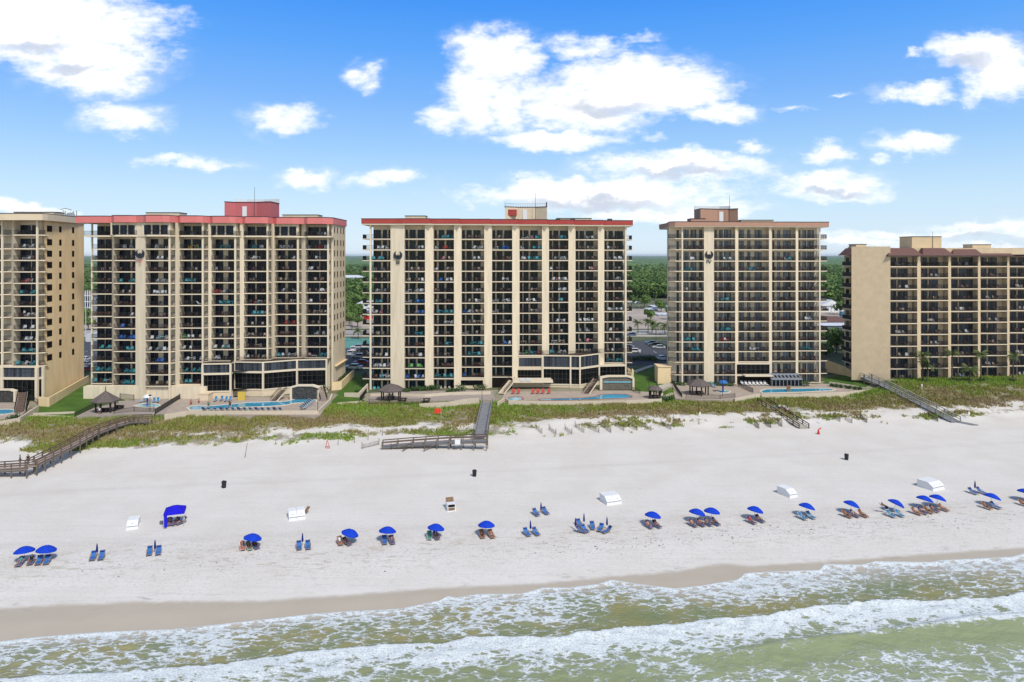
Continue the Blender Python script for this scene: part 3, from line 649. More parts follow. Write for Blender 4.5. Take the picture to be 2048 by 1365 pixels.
sidewin(T2, xr+1.0, 168, [171.8, 174.6, 178, 181], Z2[3:], .8, 1.5)
MB().box(xl, 163.5, 2.2, xl+.3, 163.9, 43.69).build('column', M['trim'], T2)
MB().box(xl-.02, 160.6, 2.2, X(412, 160.3), 160.0+2.5, 5.12).build('plinth', M['stucco'], T2)
pts = []
for i, (a, b, s_, Y, g) in enumerate(B2): pts += [(X(a, Y)-.2, Y-.5), (X(a, Y)+.9, Y-1.5), (X(b, Y)-.6, Y-1.5), (X(b, Y)+.5, Y-.6)]
pts = [(X(157.5, 163.4), 162.2)]+pts[1:-1]+[(xr+1.25, 169.5)]
band(T2, 'roof_band', pts, 183.4, 43.7, 45.25, 'salmon')
tp = [(X(172, 163.4), 162.6)]+[(x, y+.35) for x, y in pts[1:-2]]+[(xr+1.2, 167.8)]
s_ = MB().prism(tp+[(tp[-1][0], 171), (tp[0][0], 171)], 40.38, 40.74, 0, 1, 2).build('terrace', [M['trim'], M['balc_floor'], M['soffit']], T2)
for i in (1, 2, 4, 6):
    p0, p1, ps, Y, g = B2[i]; a, b = X(p0-(7 if i == 4 else 6 if i == 6 else 4), Y), X(p1, Y)
    MB().box(a-.3, Y+.02, 40.76, b+.3, Y+2.2, 43.68).build('bay_wall', M['stucco'], T2)
    for k in range(3):
        q = a+(b-a)*(k+.08)/3; r = a+(b-a)*(k+.9)/3
        MB().box(q, Y-.06, 40.95, r, Y+.05, 43.1).box((q+r)/2-.03, Y-.1, 40.95, (q+r)/2+.03, Y-.061, 43.1, 1).build('window', [M['glass_navy'], M['frame']], T2)
rl = [(x, y+.2, 40.74) for x, y in tp]
MB().rail(rl).build('terrace_railing', M['rail'], T2)
emblem(T2, X(281, 160.2), 159.98, Z(508, 160.8), 1.08, 'II')
penthouse(T2, (449, 465, 508, 541), 173, 45.3, Z(404, 173), 'penthouse_red', True)
rooftop_unit(T2, 'stair_housing', 292, 359, 425, 176, 45.3); rooftop_unit(T2, 'stair_housing', 565, 636, 429.5, 178, 45.3)
for p, q in ((250,429),(377,429)): MB().tube((X(p,170),170,45.3),(X(p,170),170,45.95),.22).build('roof_vent', M['frame'], T2)
# lobby of tower II
zt = 10.5
lb = [(X(405,160.8),160.8),(X(461,161.5),161.5),(X(468,164.0),164.0),(X(526,163.4),163.4),(X(594,167.2),167.2),(X(653,168.1),168.1)]
def lobby(root, lb, zt, zmid, zbot, zfoot, yback, upper, beam=.32):
    bk = [(lb[-1][0], yback), (lb[0][0], yback)]
    MB().prism(lb+bk, zt-.3, zt+.01, 0, 1).build('lobby_terrace', [M['trim'], M['balc_floor']], root)
    ins = [(x, y+.25) for x, y in lb]
    def strip(z0, z1, m, nm, d=.12):
        q = [(x, y-d) for x, y in lb]; MB().prism(q+[(x, y+1.2) for x, y in lb[::-1]], z0, z1).build(nm, M[m], root)
    strip(zmid-.24, zmid+.2, 'trim', 'lobby_beam'); strip(zbot-.25, zbot, 'trim', 'lobby_sill'); 
    q = [(x, y+.02) for x, y in lb]; MB().prism(q+[(x, y+1.1) for x, y in lb[::-1]], zfoot, zbot-.251).build('lobby_base', M['stucco_cream'], root)
    glasswall(root, ins, zmid+.2, zt-.3, upper, 1.1, 'lobby_window', mid=(.5,)); glasswall(root, ins, zbot, zmid-.24, 'glass_black', 1.1, 'lobby_glass', mid=(.33, .66))
    for x, y in lb: MB().box(x-.2, y-.16, zfoot, x+.2, y+.3, zt-.301).build('lobby_post', M['trim'], root)
    MB().rail([(x, y+.15, zt+.01) for x, y in lb]).build('lobby_railing', M['rail'], root)
lobby(T2, lb, zt, 8.0, 3.95, 2.2, 172, 'glass_slate')
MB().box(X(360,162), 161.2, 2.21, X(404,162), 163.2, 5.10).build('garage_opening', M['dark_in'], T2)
MB().prism([(xr+1.0, 172), (xr+1.6, 172), (xr+1.6, 183), (xr+1.0, 183)], 8.0, 8.2).build('pipe_ledge', M['stucco_warm'], T2)
# ---- tower III
FURN3 = furn('''........|........|...tTt.t|..nn.nn.|..lL..k.|.cc.p.tt|.n.k.tTt|....wWw.|...kKk..
..wWw.w.|....kwWw|w..nrnn.|..k.wWww|cW..bBb.|w....tTt|nN..nNnn|.nn.lLl.|.wW.nn..
t.wtt...|....k.k.|...p..ln|....wWw.|.n..n.nl|ww.tTttt|..wk.wWw|....nNnk|.W..wwww
W..kW...|..lL.lnl|w....lLl|....nLln|........|........|w..n.kk.|.....lp.|....lLl.
nnkk.k..|ll..klkw|..b..wWw|.k...nNn|...kwWw.|n...nNn.|.w.pwWww|....kKkk|k.k..wW.
.wW..wkk|cW..wWww|nn..kK.k|....kwWk|...nkKkn|...nlLnn|k...wWww|cL..nNnn|.nn.nnnn
.t.t....|cW..tbBb|l.k.nLn.|..l..wW.|cW..wWww|..wlWw.n|nn..wt..|..n.n.nn|....nnnn
ww.p....|....lbBb|.tT.ttTt|b.wW.lLl|cW..K...|n...lLl.|.l..kKk.|.n..lLl.|.wwW.wWw
........|..nn....|....wWWw|..l.lLLl|...n.lLl|...n.kK.|...w.Ww.|.w.wwww.|....kKk.
.ll.l...|d...tTt.|w...lL..|cL...l.l|..n.wkK.|....nnn.|n..nll..|.w..w...|..w.nn..
...l....|d...nnnn|..k..tT.|...tT.tt|..k..b.w|LL..nnn.|.WW.lLl.|.l..pPn.|..l..ll.
.lLl..w.|.nl.nwwn|..k.lL..|..t.TTt.|nn..kKK.|c.g.tT.r|tt..wWWw|LLllllkk|.l.w..nN
wwWw.w.w|.gg..gg.|...nnnnl|....nNnl|....KKk.|........|........|........|.tT..tTt
nn.wtWww|b...wb.w|tT..t.tt|b...nnnn|........|........|........|........|........
t.t.....|...n....|w.w.l.l.|........|........|........|........|........|........''')
B3 = [(743,781,None,171,[(.12,.5),(.6,.82),(.9,1)]),(809,850,None,170.7,[(.04,.17),(.25,.55),(.64,.98)]),(867,908,None,171.8,[(.01,.16),(.26,.53),(.63,1)]),(923,968.5,None,173,[(.02,.15),(.22,.45),(.52,.84)]),
      (984,1024.5,None,174,[(.02,.16),(.23,.52),(.6,.98)]),(1039,1084,None,174.9,[(.02,.13),(.18,.4),(.48,.81)]),(1098,1137,None,176.3,[(.01,.15),(.22,.48),(.56,.96)]),(1151,1196,None,178.4,[(.01,.12),(.18,.38),(.46,.79)]),(1208.5,1248.5,None,179.7,[(.02,.11),(.21,.43),(.52,.93)])]
Z3 = [1.9]+[5.06+2.70*i for i in range(14)]
sk3 = {(i, j) for i in (3,4,5,6,7,8) for j in (0,)} | {(i, j) for i in (5,6,7) for j in (1,2)} | {(8, 1)}
T3 = tower('condo_tower', 'crimson-banded cream condo tower in the middle with cream lift house and numeral III', B3, Z3, 1.7, 43.6, 45.1, 194, text='crimson-banded tower', glassm='glass_teal', furn=FURN3, skip=sk3, railskip={(i, 0) for i in range(9)})
pts = [(X(724,171), 170.2)]
for i, (a, b, s_, Y, g) in enumerate(B3): pts += [(X(a, Y)-.3 if i else X(743,171), Y-.8), (X(b, Y)+(1.3 if i < 8 else .2), Y-.8)]
pts += [(X(1265,179.7), 179)]
band(T3, 'roof_band', pts, 194.5, 43.95, 45.05, 'crimson')
MB().prism([(x, y+.12) for x, y in pts]+[(pts[-1][0]-.1, 194.3), (pts[0][0]+.1, 194.3)], 43.6, 43.945).build('roof_lip', M['trim'], T3)
for p, Y, xo in ((741, 171, -.45), (1250.5, 179.7, .05)):
    MB().box(X(p, Y)+xo*.3-.1, Y+.02, 1.7, X(p, Y)+xo*.3+.35, Y+.5, 43.6).build('column', M['trim'], T3)
it = []; ir = []
for p0, p1, Y in ((724, 741, 171), (1252.5, 1265, 179.7)):
    x0, x1 = X(p0, Y), X(p1, Y); s_ = MB().prism([(x0, Y+.6), (x1, Y+.3), (x1, Y+5), (x0, Y+5)], -.2, .003, 0, 1, 2); 
    r_ = MB().rail([(x1, Y+.45, 0), (x0+.06, Y+.7, 0), (x0+.06, Y+4.9, 0)] if p0 < 1000 else [(x0, Y+.45, 0), (x1-.06, Y+.7, 0), (x1-.06, Y+4.9, 0)])
    for z in Z3[1:]: it.append((('c', p0), s_, z, Y)); ir.append((('c', p0), r_, z, Y))
many(T3, 'side_balcony', it, [M['trim'], M['balc_floor'], M['soffit']]); many(T3, 'side_railing', ir, [M['rail']])
emblem(T3, X(796, 170.8), 170.66, Z(511, 170.8), 1.1, 'III')
penthouse(T3, (1010, 1034, 1071, 1094), 183, 45.1, Z(414, 183), 'stucco_cream', False, 'crimson')
rooftop_unit(T3, 'stair_housing', 810, 851, 431.5, 181, 45.1); rooftop_unit(T3, 'stair_housing', 1114, 1183, 436.5, 187, 45.1)
for p, q in ((880,1),(975,1),(1116,1),(1146,1),(1220,1)): MB().box(X(p,182)-.6,182,45.1,X(p,182)+.6,183.2,45.75).build('roof_unit', M['frame'], T3)
lb3 = [(X(1085.7,174.7),174.7),(X(1141,174.2),174.2),(X(1160,173.8),173.8),(X(1198.5,178),178),(X(1251.5,178.9),178.9)]
z3 = Z3[3]
lob3 = [(X(1026.5,174.6),174.6)]+lb3
MB().prism(lob3[:5]+[(X(1198.5,180),180),(X(1027,178),178)], z3-.3, z3+.015, 0, 1).build('lobby_terrace', [M['trim'], M['balc_floor']], T3)
MB().rail([(x, y+.15, z3+.015) for x, y in lob3]).build('lobby_railing', M['rail'], T3)
def bandstrip(root, pts, z0, z1, m, nm, d=.12, th=1.2):
    MB().prism([(x, y-d) for x, y in pts]+[(x, y+th) for x, y in pts[::-1]], z0, z1).build(nm, M[m], root)
zm = Z(736.5, 174.5); zb = Z(768.5, 174.5)
bandstrip(T3, lb3, zm-.25, zm+.22, 'trim', 'lobby_beam'); bandstrip(T3, lb3[:4], zb-.25, zb+.02, 'trim', 'lobby_sill'); bandstrip(T3, lb3, 1.7, zb-.251, 'stucco_cream', 'lobby_base', 0, 1.1)
ins = [(x, y+.25) for x, y in lb3]
glasswall(T3, ins[:4], zm+.22, z3-.3, 'glass_slate', 1.0, 'lobby_window', mid=(.5,)); glasswall(T3, ins, zb+.02, zm-.25, 'glass_black', 1.0, 'lobby_glass', 'frame', (.33,.66))
for x, y in lob3: MB().box(x-.19, y-.16, 1.7, x+.19, y+.35, z3-.301).build('lobby_post', M['trim'], T3)
xa, xb = X(1027,174.7), X(1085,174.7)
MB().box(xa, 174.75, 1.7, xb, 178, z3-.31).build('lobby_side_wall', M['stucco_cream'], T3)
glasswall(T3, [(X(1038,174.6),174.68),(xb-.3,174.68)], Z(733,174.7), Z(716,174.7), 'glass_slate', 1.1, 'lobby_window'); glasswall(T3, [(xa+.1,174.68),(xb-.3,174.68)], Z(762,174.7), Z(740.5,174.7), 'glass_black', .85, 'lobby_glass', mid=(.5,))
MB().box(X(912,173), 172.95, 1.7, X(970,173), 175.2, 4.78).build('ground_wall', M['stucco_cream'], T3)
MB().box(X(913,173), 172.88, Z(771,173), X(966,173), 172.96, Z(761,173)).build('ground_window', M['glass_black'], T3)
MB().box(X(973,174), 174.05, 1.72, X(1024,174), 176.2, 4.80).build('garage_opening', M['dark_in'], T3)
# ---- tower IV
n_ = 'n.nNn.nn|.nnKn.kn|n..kKnkn|nn.nNn.k|.nNn..nn|..kKk.nn|n.nn.Nnn'.split('|')
FURN4 = []
for j in range(14):
    FURN4.append([n_[(j*3+i*2) % 7] for i in range(5)])
FURN4[12][1] = '....wWww'; FURN4[11][0] = '.tTt....'; FURN4[11][2] = 'n.nttnnk'; FURN4[12][0] = '...wwn..'; FURN4[9][0] = 'nwn..nW.'; FURN4[3][0] = '.kk.ttt.'; FURN4[4][0] = 'ttt.t...'; FURN4[5][1] = '...tTtt.'; FURN4[4][1] = 'n..rwrn.'; FURN4[3][2] = '...wwWkk'; FURN4[6][4] = '...www..'; FURN4[3][4] = '..tT.t..'; FURN4[8][1] = '...tWt..'; FURN4[12][3] = '..nnNwtn'; FURN4[0] = ['...n....', '....n...', '', '', '']
B4 = [(1365.5,1408,None,178,[(.02,.27),(.37,.63),(.76,.9)]),(1428,1470.5,None,178,[(.02,.12),(.24,.4),(.47,.8)]),(1476.5,1538,None,178.7,[(.03,.18),(.29,.39),(.53,.76)]),(1544,1591.5,None,179.7,[(.01,.09),(.22,.34),(.46,.78)]),(1596.5,1638,None,180,[(.01,.09),(.2,.37),(.44,.74)])]
Z4 = [Z(p, 178) for p in (766,749.4,724,703.6,683.6,663.4,643.3,623.4,603.2,582.8,562.7,542.4,521.8,499.2,477)]
Z4 = [2.6]+Z4[1:]
sk4 = {(2, 0), (2, 1), (3, 0)}
T4 = tower('condo_tower', 'narrow cream condo tower with pinkish tan roof band and numeral IV', B4, Z4, 2.3, 43.35, 44.7, 196, R=1.9, text='pink-tan-banded tower', glassm='glass_curtain', furn=FURN4, skip=sk4, railskip={(i, 0) for i in range(9)})
pts = [(X(1333,187), 187.5), (X(1341,178)-.3, 178.2), (X(1348,178), 177.0), (X(1472,178), 177.0), (X(1474,178), 177.7), (X(1540,178.7), 177.7), (X(1542,178.7), 178.6), (X(1594,179.7), 178.6), (X(1595,179.7), 179.1), (X(1655,180), 179.1)]
band(T4, 'roof_band', pts, 196.5, 43.6, 44.65, 'pinktan')
MB().prism([(x+.1, y+.12) for x, y in pts]+[(pts[-1][0]-.1, 196.3), (pts[0][0]+.1, 196.3)], 43.35, 43.598).build('roof_lip', M['trim'], T4)
xw = X(1341.5, 178)
MB().prism([(xw-.05, 179.9), (xw+2.6, 179.5), (X(1366,178), 179.7), (X(1366,178), 195), (X(1333,195)+.2, 195)], 2.3, 43.34).build('end_wall', M['stucco'], T4)
MB().box(X(1363.3,178), 178.02, 2.3, X(1366.3,178), 178.5, 43.34).build('column', M['trim'], T4); MB().box(X(1638.3,180), 180.02, 2.3, X(1641.3,180), 180.5, 43.34).build('column', M['trim'], T4)
it = []; ir = []; x0, x1 = X(1342,178), X(1364.5,178)
s_ = MB().prism([(x0+1.0, 178.05), (x1, 178.02), (x1, 179.9), (x0-.1, 180.2), (x0-.3, 179.3)], -.22, .003, 0, 1, 2); r_ = MB().rail([(x0-.2, 179.9, 0), (x0-.2, 179.4, 0), (x0+1.0, 178.15, 0), (x1, 178.12, 0)])
x2, x3 = X(1640.5,180), X(1655,180); s2_ = MB().prism([(x2, 180.1), (x3, 180.3), (x3, 185), (x2, 185)], -.2, .003, 0, 1, 2); r2_ = MB().rail([(x2, 180.2, 0), (x3-.06, 180.4, 0), (x3-.06, 184.9, 0)])
for z in Z4[1:]: it += [(('a',), s_, z, 1), (('b',), s2_, z, 2)]; ir += [(('a',), r_, z, 1), (('b',), r2_, z, 2)]
many(T4, 'side_balcony', it, [M['trim'], M['balc_floor'], M['soffit']]); many(T4, 'side_railing', ir, [M['rail']])
g = MB().box(x1-1.1, 179.5, .04, x1-.5, 179.58, 2.2); many(T4, 'side_door', [(('d',), g, z, 1) for z in Z4], [M['glass_slate']])
emblem(T4, X(1418, 178), 177.9, Z(510, 178), 1.08, 'IV')
penthouse(T4, (1401, 1438, 1460, 1476), 185, 44.7, Z(418, 185), 'pinktan', True)
rooftop_unit(T4, 'stair_housing', 1382, 1411, 437, 184, 44.7, 'pinktan'); rooftop_unit(T4, 'stair_housing', 1482, 1547, 440, 186, 44.7)
glasswall(T4, [(X(1473.5,178.5),178.3),(X(1538.5,178.5),178.3)], Z(748,178.4), Z(729.5,178.4), 'glass_black', 1.2, 'lobby_glass', mid=(.5,))
MB().box(X(1471.5,178.4), 178.4, Z(752.5,178.4), X(1541,178.4), 180.5, Z(748.2,178.4)).box(X(1471.5,178.4), 178.41, Z(729.3,178.4), X(1541,178.4), 180.5, Z(724,178.4)-.28).build('lobby_beam', M['trim'], T4)
MB().box(X(1486,178), 176.2, Z(753.5,176.5), X(1541,178), 178.39, Z(751.2,176.5)).build('entrance_canopy', M['trim'], T4)
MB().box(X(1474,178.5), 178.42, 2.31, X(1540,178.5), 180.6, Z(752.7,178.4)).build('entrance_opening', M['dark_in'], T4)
# ---- tower V: tan block with tiled mansard
B5 = [(1779,1834.5,None,176,[(.02,.24),(.29,.65),(.83,.89)]),(1841.5,1896.5,None,177.2,[(.02,.24),(.29,.62),(.83,.89)]),(1902,1956,None,178.4,[(.01,.24),(.29,.80)]),(1961,2014.5,None,179.6,[(.01,.22),(.28,.6),(.83,.89)]),(2019,2075,None,180.8,[(.02,.24),(.29,.62),(.83,.89)]),(2081,2136,None,182,[(.02,.24),(.29,.62),(.83,.89)])]
Z5 = [3.95]+[Z(533+22.72*n, 176) for n in range(9, -1, -1)]
n5 = '..nnlnk.|..kKn.n.|..lwl.n.|..nK.nn.|n..l.w.n|..kk.n..'.split('|')
FURN5 = [[n5[(j*5+i) % 6] for i in range(6)] for j in range(11)]
T5 = tower('condo_block', 'lower tan condo block with brown tiled mansard roof and blank end wall', B5, Z5, 3.4, 36.2, 36.4, 196, R=1.8, wallm='stucco_tan', text='tan mansard block', glassm='glass_slate', furn=FURN5, railskip={(i, 0) for i in range(9)})
zt5 = Z(493.4, 176); ze = Z(511.5, 175); 
xa, xb, xc = X(1703,186), X(1755,176.6), X(1779,176)
MB().prism([(X(1703,178.5), 178.5), (xb, 176.4), (xc-.1, 175.4), (xc-.1, 191.5), (94.2, 191.5), (93.2, 184.2)], 3.4, zt5).build('end_wall', M['stucco_tan'], T5)
MB().box(xc-.09, 179, 36.2, X(2136,182), 195.4, zt5-.4).build('parapet', M['stucco_tan'], T5)
for i, (a, b, s_, Y, g) in enumerate(B5):
    x0, x1 = X(a, Y)-(1.0 if i == 0 else .2), X(b, Y)+.9; t = MB(); zT = Z(496.5, Y+1)
    lo = [(x0, Y-1.2, ze), (x1, Y-1.2, ze), (x1, Y+3.2, ze), (x0, Y+3.2, ze)]; up = [(x0+1.35, Y+.9, zT), (x1-1.35, Y+.9, zT), (x1-1.35, Y+3.2, zT), (x0+1.35, Y+3.2, zT)]
    t.add(lo+up, [(0,3,2,1),(4,5,6,7),(0,1,5,4),(1,2,6,5),(2,3,7,6),(3,0,4,7)]); t.box(x0-.04, Y-1.26, ze-.25, x1+.04, Y+.5, ze-.002, 1)
    t.build('mansard_roof', [M['tile_roof'], M['coping']], T5)
xs_ = X(1684,190); xq = xs_+2.6; t = MB(); t.add([(xs_-.7, 184.3, ze), (xq, 184.3, ze), (xq, 191, ze), (xs_-.7, 191, ze), (xs_+1.3, 186, zt5-.3), (xq, 186, zt5-.3), (xq, 190.5, zt5-.3), (xs_+1.3, 190.5, zt5-.3)], [(0,3,2,1),(4,5,6,7),(0,1,5,4),(1,2,6,5),(2,3,7,6),(3,0,4,7)]); t.build('mansard_roof', M['tile_roof'], T5)
MB().box(xs_+1.2, 188, 3.4, xq+1.2, 191.2, ze-.01).build('end_bay_wall', M['stucco_tan'], T5)
sb = MB().box(xs_, 184.6, -.22, xq, 190, .0); sr = MB().rail([(xq, 184.7, 0), (xs_+.06, 184.7, 0), (xs_+.06, 189.9, 0)], sp=.09, w=.05)
many(T5, 'side_balcony', [(('s',), sb, z, 1) for z in Z5[1:]], [M['trim']]); many(T5, 'side_railing', [(('s',), sr, z, 1) for z in Z5[1:]], [M['rail']])
many(T5, 'side_door', [(('d',), MB().box(xs_+1.13, 188.4, .05, xs_+1.25, 190.2, 2.2), z, 1) for z in Z5], [M['glass_black']])
rooftop_unit(T5, 'lift_house', 1824, 1883, 473, 187, 36.4, 'stucco_tan', 6); rooftop_unit(T5, 'stair_housing', 1712, 1733, 488.5, 190, 36.4, 'stucco_tan'); rooftop_unit(T5, 'stair_housing', 1945, 1982, 489, 190, 36.4, 'stucco_tan')
MB().tube((X(1865,187),186.9,36.4),(X(1865,187),186.9,Z(464,187)),.06,.04,5).build('antenna', M['frame'], T5)
for p, z in ((1960, 10),): pass
# ---- tower I at the left edge
FURN1 = furn('''........|n.kk.kk.
........|k.wWkwW.
........|..wkwln.
........|.l.kK.n.
........|..rwrw..
........|.tT..tt.
........|.nkK.nn.
........|n..wwWw.
........|..ww..w.
........|...www.w
........|..tt.tWt
........|tT.wWttT''')
B1 = [(-62,2,16,160,[(.2,.6),(.7,1)]),(27,72,84,159,[(.28,.78),(.83,1)])]
Z1 = [Z(p, 159) for p in (732,706,683,659.7,635.2,612.2,589.3,566.2,543.3,520.3,497,469.6)]
T1 = tower('condo_tower', 'plain cream tower with windowed warm end wall, cut off at the photo edge', B1, Z1, 2.0, Z(441.5,159), Z(428,159), 176, text='cream edge tower', furn=FURN1, coln=['outer column', 'column beside end wall'], ext=-1.5)
xe = X(86, 159)+.1; xw = X(96, 161); zs1 = Z(441.5,159); zt1 = Z(428.5,159)
MB().prism([(xe-2.6, 161.6), (xe-1.6, 161.6), (xw-.4, 160.4), (X(168,176.5), 176.5), (xe-2.5, 176.5)], 2.0, zs1+.01).build('end_wall', M['stucco_warm'], T1)
band(T1, 'roof_band', [(X(-62,159), 158), (X(20,159), 157.6), (X(85,158), 158.0), (X(97,160)+.1, 159.6), (X(168,176.5)+.15, 176.6)], 177.5, zs1+.012, zt1, 'stucco_cream')
rooftop_unit(T1, 'stair_housing', 28, 107, 424, 166, zt1); 
rk = MB()
for k in range(7):
    a = X(122+k*4.2, 172); rk.tube((a,172,zt1),(a,172,zt1+rnd.uniform(1.0,2.1)),.08); rk.tube((a,173.2,zt1),(a,173.2,zt1+rnd.uniform(.8,1.9)),.07)
rk.path([(X(121,172),172,zt1+1.9),(X(131,172),172,zt1+2.2),(X(143,172),172,zt1+1.8)], .07); rk.box(X(110,172),171.5,zt1,X(118,172),173,zt1+1.3); rk.build('rooftop_pipework', M['frame'], T1)
it = []
fx = lambda t: (xw-.4+(X(168,176.5)-xw+.4)*t, 160.4+16.1*t)
def tpx(p): return min((abs(fx(i/400)[0]/fx(i/400)[1]*F+CX-p), i/400) for i in range(401))[1]
for k, (t, ww) in enumerate(((tpx(99), 1.9), (tpx(120.5), .9), (tpx(146), .9))):
    px_, py_ = fx(t); d = Vector((fx(1)[0]-fx(0)[0], 16.1, 0)).normalized(); nr = Vector((d.y, -d.x, 0)); g = MB(); c = Vector((px_, py_, 0))
    a, b = c-d*ww/2, c+d*ww/2; vs = [a-nr*.1, b-nr*.1, b+nr*.04, a+nr*.04]
    g.add([(v.x, v.y, .75) for v in vs]+[(v.x, v.y, 2.2) for v in vs], [(0,3,2,1),(4,5,6,7),(0,1,5,4),(1,2,6,5),(2,3,7,6),(3,0,4,7)])
    for z in Z1: it.append((('w', k), g, z, k))
many(T1, 'side_window', it, [M['dark_in']])
zb1 = 2.4
lbp = [(X(-62,158.6),158.6), (X(4,158.6),158.6), (X(73,158.3),158.3), (X(86,159.6)-.05,159.6)]
bandstrip(T1, lbp, Z1[0]-.35, Z1[0]+.004, 'trim', 'lobby_terrace'); bandstrip(T1, lbp, Z(759,158.4)-.1, Z(757,158.4)+.2, 'trim', 'lobby_beam')
glasswall(T1, [(x, y+.2) for x, y in lbp], Z(757,158.4)+.2, Z1[0]-.35, 'glass_slate', 1.0, 'lobby_window', mid=(.5,)); glasswall(T1, [(x, y+.2) for x, y in lbp], zb1, Z(759,158.4)-.1, 'glass_black', 1.2, 'lobby_glass', mid=(.5,))
for x, y in lbp[1:]: MB().box(x-.3, y-.2, 2.0, x+.3, y+.4, Z1[0]-.351).build('lobby_post', M['trim'], T1)
# ------------------------------------------------------------------ people: one continuous skinned body per pose
def skin_body(name, J, E, fingers=True, face=(0,-1,0)):
    me = bpy.data.meshes.new(name); names = list(J); me.from_pydata([J[k][0] for k in names], [(names.index(a), names.index(b)) for a, b in E], [])
    o = bpy.data.objects.new(name, me); COL.objects.link(o); md = o.modifiers.new('skin', 'SKIN'); md.use_smooth_shade = True
    for k, sv_ in zip(names, me.skin_vertices[0].data):
        r = J[k][1]; sv_.radius = r if isinstance(r, tuple) else (r, r); sv_.use_root = (k == 'pelvis')
    sd = o.modifiers.new('sub', 'SUBSURF'); sd.levels = 1; sd.render_levels = 1
    dg = bpy.context.evaluated_depsgraph_get(); m2 = bpy.data.meshes.new_from_object(o.evaluated_get(dg)); bpy.data.objects.remove(o)
    mb = MB(); mb.v = [tuple(v.co) for v in m2.vertices]; mb.f = [tuple(p.vertices) for p in m2.polygons]; mb.m = [0]*len(mb.f); bpy.data.meshes.remove(m2)
    if fingers:
        for s in 'LR':
            if 'wr'+s not in J: continue
            w_ = Vector(J['wr'+s][0]); e_ = Vector(J['el'+s][0]); d = (w_-e_).normalized(); sd_ = d.cross(Vector((0,0,1)));
            if sd_.length < .1: sd_ = Vector((1,0,0))
            sd_.normalize(); up = sd_.cross(d); hnd = w_+d*.09
            for i, ln in enumerate((.062,.075,.07,.055)):
                b0 = hnd+sd_*(i-1.5)*.02; k1 = b0+d*ln*.6; mb.tube(b0-d*.02, k1, .011, .010, 5); mb.tube(k1, k1+(d*.7-up*.7)*ln*.6, .010, .007, 5)
            t0 = w_+d*.03-sd_*.035; mb.tube(t0, t0+(d-sd_*.8)*.05, .013, .009, 5)
    h = Vector(J['head'][0]); f = Vector(face).normalized(); r_ = f.cross(Vector((0,0,1))).normalized(); u = r_.cross(f)
    mb.tube(h+f*.085-u*.01, h+f*.118-u*.03, .012, .018, 5)                              # nose
    for q in (-1, 1): mb.ball(h+r_*.082*q, (.015,.022,.032), 6)
    return mb
def limbs(sh, el, wr, kn, an, toe, pel, wa, ch, nk, hd, sx=.17, hx=.09, ex=.27, wx=.25, kx=.11, ax=.11):
    J = {'pelvis':(pel,(.145,.11)),'waist':(wa,(.125,.095)),'chest':(ch,(.155,.11)),'neck':(nk,.055),'head':(hd,(.083,.098)),'crown':(tuple(Vector(hd)+(Vector(hd)-Vector(nk)).normalized()*.09),(.07,.085))}
    E = [('pelvis','waist'),('waist','chest'),('chest','neck'),('neck','head'),('head','crown')]
    for s, q in (('L',-1),('R',1)):
        g = lambda v, x: (x*q, v[0], v[1])
        J['sh'+s] = (g(sh,sx),.06); J['el'+s] = (g(el,ex),.043); J['wr'+s] = (g(wr,wx),.03); J['ha'+s] = (tuple(Vector(g(wr,wx))+(Vector(g(wr,wx))-Vector(g(el,ex))).normalized()*.075),(.038,.02))
        J['hp'+s] = (g((pel[1],pel[2]-.02),hx),.095); J['kn'+s] = (g(kn,kx),.058); J['cf'+s] = (g(((kn[0]*.65+an[0]*.35),(kn[1]*.65+an[1]*.35)),(kx+ax)/2),.055); J['an'+s] = (g(an,ax),.036); J['to'+s] = (g(toe,ax+.02),.032)
        E += [('chest','sh'+s),('sh'+s,'el'+s),('el'+s,'wr'+s),('wr'+s,'ha'+s),('pelvis','hp'+s),('hp'+s,'kn'+s),('kn'+s,'cf'+s),('cf'+s,'an'+s),('an'+s,'to'+s)]
    return J, E
POSES = {
 'recline': (limbs((.50,.86),(.30,.60),(.02,.54),(-.38,.60),(-.80,.40),(-.86,.50),(0,.05,.44),(0,.22,.58),(0,.42,.78),(0,.55,.93),(0,.60,1.06)), (0,-.8,.35)),
 'stand': (limbs((0,1.42),(.03,1.12),(-.06,.88),(.0,.48),(.02,.07),(-.12,.03),(0,0,.92),(0,0,1.08),(0,.01,1.33),(0,.0,1.50),(0,-.02,1.63),kx=.10,ax=.10), (0,-1,0)),
 'bend': (limbs((-.40,1.20),(-.62,1.05),(-.78,1.30),(.04,.50),(.08,.07),(-.06,.03),(0,.08,.92),(0,-.06,1.04),(0,-.28,1.20),(0,-.46,1.30),(0,-.56,1.36),kx=.12,ax=.14), (0,-.8,-.4)),
 'sit': (limbs((.20,.98),(.12,.70),(-.12,.62),(-.36,.50),(-.38,.07),(-.52,.04),(0,.10,.45),(0,.16,.60),(0,.20,.86),(0,.20,1.05),(0,.17,1.18)), (0,-1,-.1)),
}
def around(J, E, keys, dr, ext=None):
    K = {k: (J[k][0], tuple(np.add(J[k][1], dr))) for k in keys if k in J}
    K.update(ext or {}); return K, [e for e in E if e[0] in K and e[1] in K]+[('pelvis', k) for k in (ext or {})]
PM = {}
